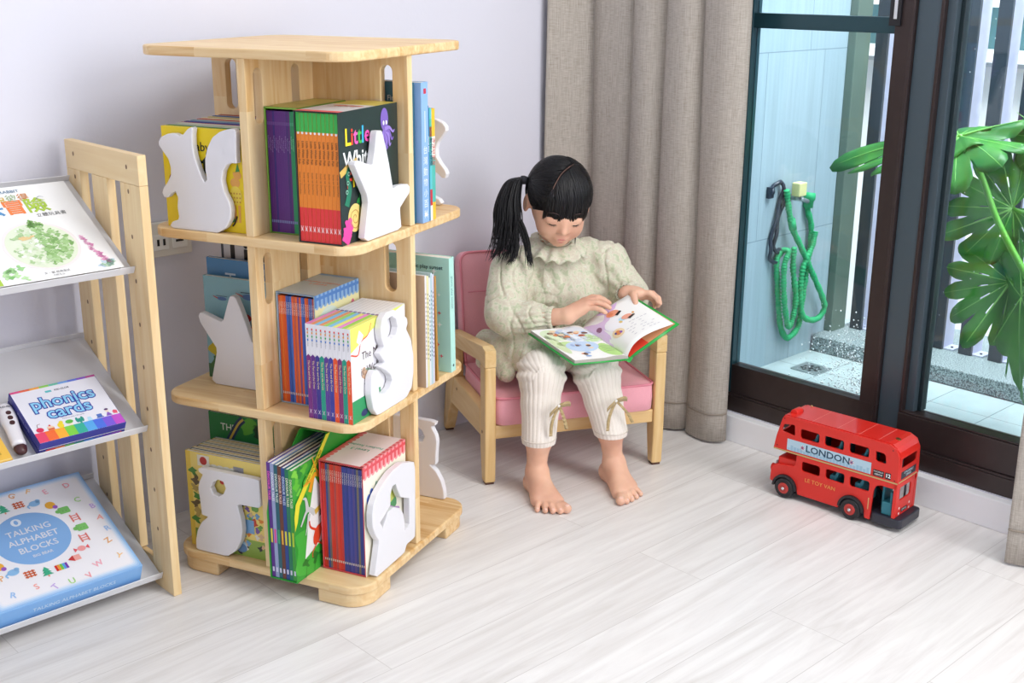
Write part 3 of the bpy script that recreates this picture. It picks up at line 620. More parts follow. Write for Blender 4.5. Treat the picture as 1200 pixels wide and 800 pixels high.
# tier 3 left quadrant: yellow board books, covers to the front
def cov_yellow(q, D, H):
    q.text('Baby B', D-.122, H-.035, .024, .0004, C('#25251c'), 'LEFT', .008); q.text('rt', D-.118, H-.068, .055, .0004, C('#1f2a1c'), 'LEFT', .02)
    T = C('#e3a551'); bx, by = D-.022, .095
    q.ell(bx, by, .011, .009, .0004, T); q.ell(bx+.006, by+.014, .009, .008, .0005, T); q.ell(bx-.001, by+.017, .003, .003, .0006, T); q.poly([(bx+.002, by+.02), (bx+.012, by+.022), (bx+.008, by+.038)], .0008, C('#3f8f4a'))
    q.ell(bx, by-.024, .014, .018, .0005, C('#e9cf4d')); 
    for k in range(12): q.ell(bx-.01+.0065*(k % 4), by-.036+.008*(k//4), .0018, .0018, .0008, C('#c98f3a'), 8)
    strip(q, [(bx-.004, by-.042), (bx-.002, by-.075)], .006, .005, .0005, T); strip(q, [(bx+.007, by-.042), (bx+.006, by-.075)], .006, .005, .0005, T)
    strip(q, [(bx, .032), (bx-.006, .018), (bx-.012, .012)], .004, .003, .0006, C('#3c2a1c')); blob(q, bx-.014, .03, .012, .0004, C('#2c7a3c'), 3)
    q.ell(.02, .085, .010, .018, .0004, C('#a33628')); q.ell(.02, .085, .006, .012, .0006, C('#1e1e1e'))
ycols = ['#f2d51c', '#4f8f4a', '#c9c9c0', '#a9c95b', '#e0dcd0', '#b33a34', '#37539c', '#b5b0c8', '#7fa7b8', '#e9ddc0', '#c23b3b', '#efe3b8', '#8fae5a', '#d9c58c', '#3a5f9a', '#e9e2c8', '#b0503a']
y = -.2075; hts = [.192, .1925, .193, .192, .1935, .193, .194, .193, .194, .1935, .194, .195, .194, .195, .196, .195, .196]
for i, c_ in enumerate(ycols):
    th_ = .010 if i else .011
    xx = -.199+.0015*((i*7) % 5)
    book((xx, y+th_/2, .7304), -PI/2, th_-.0004, .187, hts[i], c_, 'yellow picture book with a party bear on its cover behind the squirrel panel' if i == 0 else f'upright hardback, {ORD[i-1]} behind the yellow party bear book', 'hardbacks behind the squirrel panel', front=cov_yellow if i == 0 else None)
    y += th_+.0006
# tier 2: blue gingham reader box
def ging(q, D, H, col1, col2, yh, title, tcol, z=0):
    n = 11; w = D/n
    for k in range(n): q.ell((k+.5)*w, H-yh, w*.5, w*.62, z+.0001, C(col1), 16)
    q.rect(0, D, H-yh, H, z+.0002, C(col1))
    for k in range(n): q.rect(k*w, (k+.45)*w, H-yh-.004, H, z+.0003, C(col2))
    q.rect(0, D, H-yh*.55, H-yh*.25, z+.0004, C(col2))
def art_readers1(q, D, H):
    q.rect(0, D, 0, H, 0, C('#ece9b4')); blob(q, .03, H-.08, .05, .0001, C('#d9e8dc'), 2); blob(q, .03, .05, .045, .00012, C('#cfe3ea'), 5)
    ging(q, D, H, '#8fb9e3', '#4f86cf', .020, '', '')
    q.ell(.028, H-.066, .011, .011, .0005, C('#f3d13e')); q.ell(.028, H-.066, .006, .006, .0006, C('#f6f3d0')); q.text('FunStart Readers', .04, H-.060, .0175, .0006, C('#c8305a'), 'LEFT', .01, .04)
    q.ell(.135, H-.045, .006, .009, .0006, C('#e37a9a')); q.ell(.135, H-.056, .004, .006, .0006, C('#7a4a2a'))
def top_readers1(q, W, D):
    q.rect(0, W, 0, D, 0, C('#b4c3cf')); q.text('FunStart Readers', W*.5, D*.60, .012, .0003, C('#e2693f'), 'CENTER', .012, PI+.0); q.text('Level 1', W*.5, D*.50, .014, .0003, C('#e2693f'), 'CENTER', .012, PI)
    q.rect(0, W, D-.012, D, .0002, C('#7fa9da')); q.rect(0, W, 0, .002, .0002, C('#5f8fcb'))
slipcase(.018, .106, -.172, -.012, .3885, .614, C('#9fb4c6'), 'blue gingham box of thin readers on the middle tier', [('R', art_readers1), ('T', top_readers1)], name='book_box')
cl = ['#e8622c', '#f07a35', '#e8622c', '#d95a2c', '#3c62ba', '#2f55a8', '#4a74c8', '#e8622c', '#c65a4c', '#ec6e30', '#7c4a8a', '#e8622c', '#3f68bf', '#3058ad', '#e56528', '#d8562c', '#3a5fb4', '#5a6cb0', '#c6553f']
w_ = (.103-.021)/len(cl)
def sp_thin(q, hw, h):
    q.text('FunStart Readers', 0, h-.012, .0036, .0002, C('#f6efe6'), 'LEFT', 0, -PI/2); q.rect(-hw*.5, hw*.5, .016, .021, 0, C('#d9cfc4'))
for i, c_ in enumerate(cl):
    book((.021+w_*(i+.5), -.169, .3908), 0, w_-.0003, .152, .216, c_, f'thin {"blue" if c_[1] in "23457" else "orange"} reader, {ORD[i]} from the left in the blue gingham box', 'thin readers in the blue gingham box', spine=sp_thin)
# tier 2: white and coloured phonics set
sc_ = ['#7b2a7e', '#63298a', '#3a2f8c', '#1d9c84', '#5b3a96', '#3c3c9e', '#f0572b', '#8a2c6e', '#1d9c84', '#f0572b']
tc_ = ['#ef7fc0', '#f09a50', '#7cc7ee', '#f09a50', '#9bdc5a', '#7cc7ee', '#f3ef72', '#ef8fd0', '#a8dc4a', '#eef07a']
w_ = (.2145-.1165)/10
def cov_phon(q, D, H):
    q.poly([(0, H*.75), (0, H), (D, H), (D*.9, H*.985), (D*.4, H*.9)], .0002, C('#e4ee72'))
    strip(q, [(0, H*.73), (D*.12, H*.70), (D*.18, H*.82), (D*.3, H*.86), (D*.36, H*.97)], .003, .002, .0004, C('#e2552f'))
    q.poly([(D*.1, H*.84), (D*.17, H*.78), (D*.22, H*.88), (D*.15, H*.95)], .0004, C('#ffffff')); q.rect(0, D*.5, 0, H*.24, .0003, C('#2f9a60'))
    q.text('The Mag', D*.18, H*.66, .022, .0005, C('#5b4a4a'), 'LEFT', .0); q.text('ic Wolf', D*.16, H*.50, .022, .0005, C('#5b4a4a'), 'LEFT', .0)
    blob(q, D*.3, H*.42, .02, .0004, C('#7fa08a'), 4); blob(q, D*.22, H*.48, .01, .0005, C('#c9a58a'), 7); q.text('i', D*.88, H*.87, .02, .0005, C('#3c3c6e')); q.ell(D*.2, .012, .012, .007, .0006, C('#2b3a6e'))
for i in range(10):
    def sp_(q, hw, h, i=i):
        q.rect(-hw, hw, 0, h*.66, 0, C(sc_[i])); q.poly([(-hw, h*.66), (hw, h*.66), (0, h*.685)], .0001, C(sc_[i]))
        q.text('Phonics Collection', 0, h-.012, .0042, .0002, C('#8a8a92'), 'LEFT', 0, -PI/2); 
        for k, cc in enumerate(('#e8402e', '#f3a32b', '#3fb25a', '#3a7fd0')): q.ell(0, h-.01-.007*k, .0016, .0022, .0003, C(cc), 8)
        q.text('The Fox and the Crow', 0, h*.62, .0060, .0002, C('#f1d9a8'), 'LEFT', .01, -PI/2); strip(q, [(-hw*.45, .01), (hw*.45, .018)], .0008, .0008, .0002, C('#f1e3f1')); strip(q, [(hw*.45, .01), (-hw*.45, .018)], .0008, .0008, .0003, C('#f1e3f1'))
    def tp_(q, hw, D, i=i):
        q.rect(-hw, hw, 0, D*.5, 0, C(tc_[i])); q.rect(-hw, hw, D*.5, D, 0, C('#f2f2f5')); q.ell(0, D*.52, hw*.9, .004, .0002, C(('#3a3f9a', '#7a2f8a')[i % 2]), 10); q.rect(-hw, -hw*.8, 0, D, .0002, C('#c9c9d2'))
    book((.1165+w_*(i+.5), -.222, .3883), 0, w_-.0003, .205, .187, '#f1f0f4', f'white topped storybook with {["purple","violet","indigo","teal","violet","indigo","orange","plum","teal","orange"][i]} spine, {ORD[i]} from the left beside the bear panel', 'white topped storybooks beside the bear panel', spine=sp_, front=cov_phon if i == 9 else None, top=tp_)
# tier 2 left quadrant: three blue picture books
def cov_plane(q, D, H):
    for (x_, z_, s_) in ((.045, H-.045, 1), (.115, H-.035, 1.6)):
        q.ell(x_, z_, .012*s_, .004*s_, .0004, C('#5878a8')); q.rect(x_-.014*s_, x_+.014*s_, z_+.005*s_, z_+.006*s_, .0004, C('#2c3c56')); strip(q, [(x_-.01*s_, z_), (x_-.022*s_, z_+.004*s_)], .003, .001, .0004, C('#c23b3b'))
    blob(q, .10, H-.085, .014, .0005, C('#c5302c'), 2); blob(q, .125, H-.10, .012, .0006, C('#c5302c'), 5); q.rect(.0, .2, 0, .03, .0003, C('#3c6a48')); blob(q, .03, .06, .022, .0004, C('#c9b52b'), 6); blob(q, .028, .035, .02, .0005, C('#3f6d3a'), 9)
    strip(q, [(.005, H-.11), (.03, H-.12), (.06, H-.118)], .006, .003, .0005, C('#3a5a7c'))
def cov_busy(q, D, H):
    q.text('BUSY', .112, H-.022, .026, .0004, C('#c8d8e6'), 'LEFT'); q.text('T', .045, H-.046, .046, .0004, C('#c8d8e6'), 'LEFT'); q.text('OWN', .09, H-.052, .03, .0004, C('#c8d8e6'), 'LEFT'); q.ell(.035, H-.05, .008, .006, .0005, C('#b8453c'))
def cov_li(q, D, H):
    q.rect(0, D, 0, H, 0, C('#c9cacf')); q.text('Little', .02, H-.04, .07, .0004, C('#1c1c22'), 'LEFT', .03); q.rect(0, .006, 0, H, .0003, C('#4a4f58'))
book((-.209, -.098, .3883), -PI/2, .012, .196, .219, '#86b3bf', 'pale blue picture book with helicopter and plane behind the white star', front=cov_plane)
book((-.212, -.080, .3883), -PI/2, .011, .20, .253, '#4f86b6', 'mid blue picture book with pale title capitals, second behind the lower left star panel', front=cov_busy)
book((-.188, -.060, .3883), -PI/2, .010, .18, .300, '#c9cacf', 'grey picture book with large black title letters, tallest behind the lower left star panel', front=cov_li)
# tier 1: green dinosaur magazine file with six books
GRN = C('#2f9a35')
def art_dino(q, D, H):
    blob(q, .05, .05, .06, .0002, C('#3fae3c'), 3); blob(q, .10, .17, .07, .0002, C('#57b53a'), 8); blob(q, .16, .12, .06, .00025, C('#1e7a2c'), 5)
    q.poly([(.03, .04), (.10, .06), (.11, .15), (.075, .20), (.05, .13)], .0004, C('#eef2ee')); q.poly([(.085, .11), (.15, .13), (.15, .23), (.10, .21)], .0005, C('#20302a'))
    q.poly([(0, .1415), (0, .112), (.010, .128), (.020, .160), (.136, .2733), (.121, .2733), (.0068, .1675)], .0006, C('#e8e03c'))
    q.text('DINO ADVENTURES', .0725, .221, .0085, .0008, C('#2b3a1c'), 'CENTER', .01, .745)
    Y = C('#efa62c'); strip(q, [(.055, .175), (.075, .205), (.10, .19), (.08, .215), (.068, .245)], .012, .002, .0009, Y); strip(q, [(.035, .195), (.06, .198), (.075, .205)], .003, .010, .001, Y)
    G = C('#c9d0cc'); strip(q, [(.02, .115), (.045, .14), (.07, .125)], .004, .014, .0009, G); strip(q, [(.045, .14), (.04, .165), (.03, .17)], .012, .002, .001, G); strip(q, [(.07, .125), (.10, .133), (.11, .125)], .012, .002, .001, C('#d8b54a')); strip(q, [(.05, .13), (.035, .09)], .01, .002, .0011, G)
    Rr = C('#dc4a2b'); q.ell(.075, .075, .013, .021, .001, Rr, a=-.5)
    for s_ in (-1, 1):
        strip(q, [(.075, .085), (.075+.022*s_, .10), (.075+.026*s_, .115)], .005, .004, .0011, Rr); strip(q, [(.075, .06), (.075+.018*s_, .045), (.075+.02*s_, .033)], .004, .002, .0011, Rr)
    q.text('A', .105, .14, .03, .0011, C('#2f4fb0'), 'LEFT', .02, .3)
    for k in range(4): strip(q, [(.03+.03*k, .0), (.035+.03*k, .025)], .002, .001, .0005, C('#1f7a2c')); blob(q, .035+.03*k, .03, .010, .0005, C('#1f7a2c'), k, .5)
def top_dino(q, W, D):
    q.rect(0, W, .13, D, 0, C('#2a7a3a')); 
    for k in range(6): blob(q, W*(.2+.12*k), .15+.016*(k % 4), .008, .0002, C(('#2f4fae', '#7fae4a', '#d8b54a')[k % 3]), k)
    q.text('DINO', W*.5, .19, .013, .0004, C('#d8e8c0'), 'CENTER', .01)
slipcase(.034, .098, -.262, -.02, .0485, .322, GRN, 'green magazine file with crab and flying reptile pictures, bottom tier', [('R', art_dino), ('T', top_dino)], name='magazine_file',
         side_poly=[(-.262, .0485), (-.02, .0485), (-.02, .322), (-.14, .322), (-.255, .216), (-.262, .19)])
dc = [('#5a2a8a', 'purple'), ('#9aa6cc', 'pale blue'), ('#1f5f6e', 'dark teal'), ('#6a3a2c', 'brown'), ('#24458c', 'navy'), ('#1f7a5a', 'deep green'), ('#3fa53c', 'leaf green')]
w_ = (.0955-.0366)/7
for i, (c_, nm) in enumerate(dc):
    def sp_(q, hw, h, i=i):
        q.text('DINOSAUR TALES', 0, h-.018, .0075, .0002, C(('#f06ac0', '#eef0f8', '#d8ece0', '#efc8b8', '#c8d8f0', '#e8f0d0', '#e8f0d0')[i]), 'LEFT', .02, -PI/2); q.rect(-hw*.5, hw*.5, .075, .105, 0, C(('#e8e03c', '#e84a9a', '#3fae6c', '#e8b03c', '#e8e03c', '#c8e03c', '#c8e03c')[i])); q.rect(-hw*.5, hw*.5, .012, .022, 0, C('#d8d8ec'))
    def fr_(q, D, H):
        for k in range(14): blob(q, .012+.014*(k % 5), H-.012-.022*(k//3), .010, .0002+.00001*k, C(('#7fd04a', '#2a8a3a', '#5fbf3c')[k % 3]), k, .4)
        q.ell(.05, H-.07, .006, .006, .0006, C('#e8f0e0'))
    book((.0366+w_*(i+.5), -.2585, .0510), 0, w_-.0003, .20, .245-.0015*i, c_, f'slim {nm} book, {ORD[i]} from the left in the green magazine file', 'slim books in the green magazine file', spine=sp_, front=fr_ if i == 6 else None)
# tier 1: red gingham reader box
def art_readers3(q, D, H):
    q.rect(0, D, 0, H, 0, C('#f3efdc')); ging(q, D, H, '#f29aa0', '#e04a55', .020, '', ''); q.ell(.02, H-.075, .009, .012, .0005, C('#5a7ad0')); q.ell(.03, H-.062, .006, .008, .0006, C('#3f62c0'))
    q.text('FunStart Readers', .045, H-.052, .015, .0006, C('#4a9a8a'), 'LEFT', .01); blob(q, .09, .12, .03, .0005, C('#4a9a5a'), 3); blob(q, .10, .09, .03, .0006, C('#b78ac0'), 4); blob(q, .11, .14, .02, .0006, C('#c8d060'), 9)
def top_readers3(q, W, D):
    q.rect(0, W, 0, D, 0, C('#f1e3e6')); q.text('FunStart Readers', W*.46, D*.60, .012, .0003, C('#4fae96'), 'CENTER', .012, PI); q.text('Level 3', W*.46, D*.48, .015, .0003, C('#4fae96'), 'CENTER', .012, PI)
    n = 12
    for k in range(n): q.ell(W*.06, (k+.5)*D/n, W*.07, D/n*.5, .0002, C('#e8707a'), 12); q.rect(W*.93, W, k*D/n, (k+.5)*D/n, .0003, C('#e04a55'))
    q.rect(0, W*.06, 0, D, .00025, C('#e8606a')); q.rect(W*.93, W, 0, D, .00022, C('#f29aa0')); q.rect(0, W, 0, .003, .0003, C('#d84a50'))
slipcase(.106, .2065, -.182, -.014, .0485, .284, C('#cf4a50'), 'red gingham box of thin readers behind the elephant panel', [('R', art_readers3), ('T', top_readers3)], name='book_box')
cl = ['#d8302c', '#c32c2c', '#3a4a90', '#7a6a70', '#dc3a30', '#d8302c', '#b8484c', '#e04030', '#d8302c', '#c83a3c', '#33408c', '#3a3f94', '#2f3a86', '#45489c', '#3a3f94', '#54468c', '#2f3a86', '#7a7060', '#33408c', '#3a3f94']
w_ = (.2038-.1088)/len(cl)
for i, c_ in enumerate(cl):
    book((.1088+w_*(i+.5), -.179, .0510), 0, w_-.0003, .16, .226, c_, f'thin {"blue" if c_[1] in "2345" else "red"} reader, {ORD[i]} from the left in the red gingham box', 'thin readers in the red gingham box', spine=sp_thin)
# tier 1 left quadrant: yellow covers
def cov_y2(q, D, H):
    q.rect(0, D, .0, .04, .0002, C('#8aa84a')); q.rect(0, .012, 0, H, .0003, C('#e3c650'))
    rs = random.Random(5)
    for k in range(34):
        x_, z_ = rs.uniform(D-.075, D-.005), rs.uniform(.012, .12); blob(q, x_, z_, rs.uniform(.004, .009), .0004+.00001*k, C(rs.choice(['#6f9fc6', '#c9472f', '#e7e2d4', '#2f3038', '#e08a3a', '#6fa04a', '#d8b58a', '#7a5a9a'])), k, .35)
    q.rect(D-.055, D-.025, .055, .085, .0009, C('#7fa9cf')); q.ell(D-.06, .022, .014, .014, .0009, C('#a9c6d8')); q.ell(D-.06, .018, .014, .010, .001, C('#5f86b0'))
    for k in range(5): q.ell(.055+.016*k, H-.03, .013, .011, .0005, C('#f1efe2'), 14)
    q.rect(.03, .06, H-.028, H-.004, .0004, C('#e9e6d8')); q.ell(.045, H-.016, .009, .009, .0006, C('#b8372c')); q.rect(.12, .145, H-.035, H-.015, .0005, C('#9a9aa0'))
    for k in range(7): blob(q, .018+.004*(k % 2), .06+.018*k, .009, .0005, C(('#4f8a3a', '#b7a05a', '#6a5a3c')[k % 3]), k, .4)
    q.ell(.09, H-.055, .006, .005, .0006, C('#c9392f')); q.ell(.112, H-.058, .006, .005, .0006, C('#c9392f')); q.text('The Busiest House', .1, H-.03, .009, .0008, C('#44443c'))
y = -.2065; yc = ['#f0da7c', '#2f6f8c', '#e8d27a', '#25497a', '#e2cf78', '#8fa9b0', '#e8d48a', '#b7c4b8', '#d8c070', '#5f8f8a']
for i, c_ in enumerate(yc):
    th_ = .0095
    book((-.203+.001*((i*3) % 5), y+th_/2, .0483), -PI/2, th_-.0004, .188, .212-.0005*i, c_, 'yellow busy scene picture book behind the hippo panel' if i == 0 else f'large yellow and blue picture book, {ORD[i-1]} behind the front yellow one', 'large picture books behind the hippo panel', front=cov_y2 if i == 0 else None); y += th_+.0004
def cov_g(q, D, H):
    q.text('THE', .03, H-.03, .022, .0004, C('#d8e4d8'), 'LEFT', .01); blob(q, .10, H-.02, .02, .0003, C('#5fae3c'), 2); blob(q, .13, H-.03, .018, .0003, C('#24452c'), 4); strip(q, [(.05, H-.06), (.075, H-.02), (.09, H-.005)], .016, .016, .0005, C('#243a5c')); strip(q, [(.05, H-.06), (.075, H-.02), (.09, H-.005)], .005, .005, .0007, C('#c9b04a'))
for i in range(4):
    book((-.218+.004*i, y+.005, .0483), -PI/2, .0075, .197, .262+.001*i, ['#1f7a3c', '#2b8a44', '#1b6b38', '#258040'][i], f'green picture book, {ORD[i]} of the tall green ones behind the hippo panel', 'tall green picture books behind the hippo panel', front=cov_g if i == 0 else None); y += .0079
# right quadrant, tier 3
def spR(chars, tc, bands, sz=.012):
    def f(q, hw, h):
        for (a, b, c_) in bands: q.rect(-hw, hw, a, b, 0, C(c_))
        q.text(chars, 0, h*.74, sz, .0003, C(tc), 'LEFT', .01, -PI/2)
    return f
def spB(q, hw, h):
    q.rect(-.004, .006, h-.022, h-.012, .0002, C('#c8304a'))
    for k, ch in enumerate('台灣動物小百科'): q.text(ch, 0, h*.52-.021*k, .017, .0003, C('#f6f8fa'))
    q.rect(-.0015, .0015, h*.58, h*.80, .0002, C('#dfe8f4')); q.rect(-.004, .004, .012, .02, .0002, C('#f0f4f8'))
book((.2365, .0375, .7304), PI/2, .0265, .17, .272, '#8fb6e6', 'thick sky blue hardback standing at the top tier corner by the post', spine=spB)
book((.2355, .0535, .7304), PI/2, .004, .16, .226, '#3f78b8', 'very thin blue book between the thick sky blue book and the teal one', spine=spR('Animal Atlas', '#e8f0f8', [], .006))
book((.2365, .0605, .7304), PI/2, .0090, .16, .221, '#5fc0c8', 'teal and red spined book beside the yellow one on the top tier', spine=spR('動物大探險', '#20405a', [(0, .03, '#f2f2f2'), (.03, .062, '#c8283a'), (.14, .2, '#58b8a0'), (.165, .185, '#d8502c')], .011))
book((.2360, .0725, .7304), PI/2, .0135, .16, .219, '#f0bf2e', 'yellow, white and teal spined book near the top tier rear panel', spine=spR('海洋好朋友', '#c8403a', [(.035, .125, '#4fb5a8'), (.125, .165, '#f2efe6'), (0, .01, '#f0bf2e')], .011))
def cov_find(q, D, H): q.text('and Find', .16, H-.03, .014, .0004, C('#d6dde2'), 'RIGHT'); q.text('各地', .125, H-.056, .022, .0004, C('#c9ab7a'), 'LEFT')
book((.223, .0165, .7304), PI/2, .010, .19, .272, '#2f6378', 'dark teal hardback seen through the slot on the top tier', back=cov_find)
# right quadrant, tier 2
def lean_b(y, th_, h, c_, lbl, **k): return book((.238, y, .3883), PI/2, th_, .2, h, c_, lbl, **k)
def dots(c1):
    def f(q, hw, h):
        rs = random.Random(int(c1[1:], 16) % 99)
        for k in range(16): q.rect(-hw*.4, hw*.4, h-.04-.009*k, h-.036-.009*k+rs.uniform(-.001, .001), 0, C(c1))
    return f
def cov_kraft(q, D, H): q.rect(0, D, 0, H, 0, C('#c4a98e'))
lean_b(.0275, .0075, .236, '#e7e3e4', 'white spined book with light brown back cover beside the right post', spine=dots('#8f8a94'), back=cov_kraft)
lean_b(.0360, .0075, .233, '#e9e0a8', 'pale yellow spined book among the slim pale ones', spine=dots('#8a8a68'), group='slim pale books on the middle tier')
lean_b(.0440, .0070, .228, '#dfe2e6', 'light grey spined book right of the pale yellow one', spine=dots('#5a6a7a'), group='slim pale books on the middle tier')
lean_b(.0515, .0065, .236, '#bcd4dc', 'pale blue spined book among the slim pale ones', spine=dots('#4a7a8a'), group='slim pale books on the middle tier')
lean_b(.0590, .0065, .232, '#d9d6e2', 'lilac grey spined book right of the pale blue one', spine=dots('#6a5a7a'), group='slim pale books on the middle tier')
lean_b(.0760, .0070, .226, '#b9863c', 'slim gold brown book leaning next to the big mint book', lean=R(-2), group='slim pale books on the middle tier')
def cov_mint(q, D, H):
    q.rect(.012, .016, 0, H, .0002, C('#8fd0c8')); q.text('picnic play sunset', .20, H-.022, .012, .0004, C('#2f4f58'), 'RIGHT', .012)
    for k, (x_, z_, c_) in enumerate([(.17, .19, '#d85a6a'), (.19, .13, '#d85a6a'), (.185, .06, '#e0405a'), (.175, .09, '#f0f8f4'), (.19, .17, '#f4fbf8'), (.165, .15, '#f4fbf8'), (.19, .105, '#f4fbf8'), (.172, .04, '#d85a6a'), (.193, .035, '#d85a6a'), (.18, .22, '#f4fbf8')]):
        r_ = .005 if k % 3 else .007
        q.poly([(x_, z_+r_), (x_+r_*.25, z_+r_*.25), (x_+r_, z_), (x_+r_*.25, z_-r_*.25), (x_, z_-r_), (x_-r_*.25, z_-r_*.25), (x_-r_, z_), (x_-r_*.25, z_+r_*.25)], .0004+.0001*k, C(c_))
def spM(q, hw, h): q.text('picnic play sunset', 0, h-.04, .010, .0003, C('#3f8a94'), 'LEFT', 0, -PI/2); q.ell(0, .014, .003, .003, .0003, C('#24404a'))
book((.240, .143, .3890), PI/2, .021, .215, .250, '#b5e6da', 'large mint green picture book with small stars leaning on the middle tier', spine=spM, back=cov_mint, lean=R(-1.5))
# ---------------------------------------------------------------- display rack on the left
rk = empty('display_rack', (.99, 2.19, 0)); tag(rk, 'light wooden display rack with sloping pale metal shelves at the left', 'display rack')
def rl(): q = MB(); q.M = Matrix.Translation((-.99, -2.19, 0)); return q
RX0, RX1 = .9905, 1.008
def side(x0, x1):
    s_ = empty('side_frame'); s_.parent = rk
    for (a, b, nm, z0) in ((2.035, 2.113, 'stile', 0), (2.168, 2.232, 'stile', .06), (2.284, 2.343, 'stile', 0)):
        q = rl(); q.box(x0, x1, a, b, z0+.0005, .829, W_RACK)
        if nm == 'stile' and a != 2.168:
            xx = x0-.0004
            for k in range(9):
                yc_ = a+.045 if a < 2.1 else a+.022
                qm = q.M.copy(); q.M = q.M @ frame((xx, yc_, .865-.085*k-.05), (0, -1, 0), (0, 0, 1)); q.ell(0, 0, .0032, .0045, 0, C('#7a5636'), 12); q.M = qm
        q.build(nm, s_, bevel=.0012)
    q = rl(); q.box(x0, x1, 2.035, 2.343, .8292, .885, W_RACKX)
    for yy in (2.08, 2.305):
        qm = q.M.copy(); q.M = q.M @ frame((x0-.0004, yy, .86), (0, -1, 0), (0, 0, 1)); q.ell(0, 0, .0032, .0045, 0, C('#7a5636'), 12); q.M = qm
    q.build('top_rail', s_, bevel=.0012)
    q = rl(); q.box(x0+.003, x1-.003, 2.1132, 2.2838, .035, .0585, W_RACKX); q.build('bottom_rail', s_, bevel=.0012)
side(RX0, RX1); side(.19, .2075)
METAL = P('pale_grey_metal', '#dcdcdf', .4, metal=.1)
TR = []
for (y0, z0, a, Ld) in ((2.085, .665, 29.2, .285), (2.09, .346, 27.5, .285), (2.08, .031, 23.5, .312)):
    M = frame((.99, y0, z0), (1, 0, 0), (0, math.cos(R(a)), math.sin(R(a)))); TR.append(M)   # x along shelf, y up the slope
    q = MB(); q.M = Matrix.Translation((-.99, -2.19, 0)) @ M
    q.box(-.781, -.001, -.002, Ld, -.003, 0, METAL).box(-.781, -.001, -.004, -.002, -.003, .013, METAL).box(-.781, -.001, Ld, Ld+.002, -.003, .012, METAL)
    q.build('shelf_tray', rk, bevel=.0006)
def onrack(i, x, y, rz=0, dz=.0003): return TR[i] @ Matrix.Translation((x-.99, y, dz)) @ Matrix.Rotation(rz, 4, 'Z')
# pop-up picture book on the top tray
o = empty('picture_book'); o.matrix_world = onrack(0, .8505, .0)
tag(o, 'large white picture book with leafy round cut-out on the top sloping shelf', 'book')
BW, BH, BT = .236, .268, .014
q = MB(); q.box(-BW/2, BW/2, 0, BH, 0, .0018, C('#f4f4f2')).box(-BW/2, BW/2, 0, BH, BT-.0018, BT, C('#f6f6f4')).box(-BW/2, -BW/2+.0018, 0, BH, .0018, BT-.0018, C('#a9c83c')); q.build('cover', o, bevel=.0006)
MB().box(-BW/2+.002, BW/2-.004, .004, BH-.004, .0019, BT-.0019, C('#b9aea6')).build('page_block', o)
q = MB(); q.M = Matrix.Translation((-BW/2, 0, BT+.0002)); 
def ca(t, x, y, s, c, al='CENTER', b=.0): q.text(t, x, y, s, .0006, C(c), al, b)
q.rect(0, .014, 0, .085, .0002, C('#a9c83c'))
ca('PETER', .058, .252, .0115, '#5c7f9c', 'CENTER', .01); ca('RABBIT', .122, .252, .0115, '#5c7f9c', 'CENTER', .01)
q.ell(.088, .253, .004, .007, .0005, C('#3f6fc0'), 12)
for k, (ch, c_) in enumerate((('小', '#a03a4c'), ('兔', '#d8b24a'), ('彼', '#9fb58a'), ('得', '#d08a4c'))): ca(ch, .075+.022*k, .231, .022, c_, b=.01)
for k, (ch, c_) in enumerate((('去', '#4f8fc0'), ('冒', '#f0823c'), ('險', '#a9c83c'))): ca(ch, .072+.042*k, .202, .045, c_, b=.02)
ca('立體玩具書', .172, .174, .0115, '#5a5a5a')
cx, cy, rr = .118, .090, .063
q.ell(cx, cy, rr+.006, rr+.006, .0002, C('#efe6e4'), 48); q.ell(cx, cy, rr, rr, .0004, C('#dfe8cf'), 48)
rs = random.Random(11)
for k in range(340):
    a, d = rs.uniform(0, 6.28), rs.uniform(0, 1)**.6*(rr-.009); x_, y_ = cx+d*math.cos(a), cy+d*math.sin(a)
    if x_ < cx-.01 and rs.random() < .6 and y_ < cy+.03: continue
    blob(q, x_, y_, rs.uniform(.0022, .0052), .0005+.000002*k, C(rs.choice(['#c3dbae', '#b0cf98', '#d3e3c0', '#a6c68e', '#e2ebd4', '#eef2e8']) if x_ < cx else rs.choice(['#8bb46c', '#a3c886', '#7aa85c', '#b5d49c', '#98c07c'])), k, .4)
for k in range(26): blob(q, .122+rs.uniform(-.006, .022), .150+rs.uniform(-.008, .010), rs.uniform(.0025, .0045), .0009, C(rs.choice(['#7fb25c', '#5f9a45', '#a4cc82'])), k, .5)
blob(q, .098, .115, .016, .0008, C('#e0c48a'), 2, .3, 22, .4)                                       # basket in the garden
for k in range(22): blob(q, .214-.02*k/22+rs.uniform(-.004, .004), .02+.082*k/22, rs.uniform(.0025, .005), .0006, C(rs.choice(['#e3a0c4', '#d98ab8', '#f0c0da'])), k, .4)
for k in range(12): blob(q, .205+rs.uniform(-.008, .016), .012+rs.uniform(-.005, .012), .005, .0006, C(rs.choice(['#a9cfae', '#8fbf9a', '#c7dbe8'])), k, .5)
for k in range(9): blob(q, .028+rs.uniform(-.006, .03), .018+rs.uniform(-.01, .025), .006, .0006, C(rs.choice(['#9ccf8a', '#7fbf6a', '#b9dfa4'])), k, .5)
strip(q, [(.162, .222), (.17, .229), (.178, .226)], .003, .001, .0006, C('#b9c0c8')); ca('文・圖 經典童話', .115, .014, .0065, '#6a6a6a'); ca('大樹文化', .115, .006, .0055, '#6a6a6a')
q.build('cover_print', o)
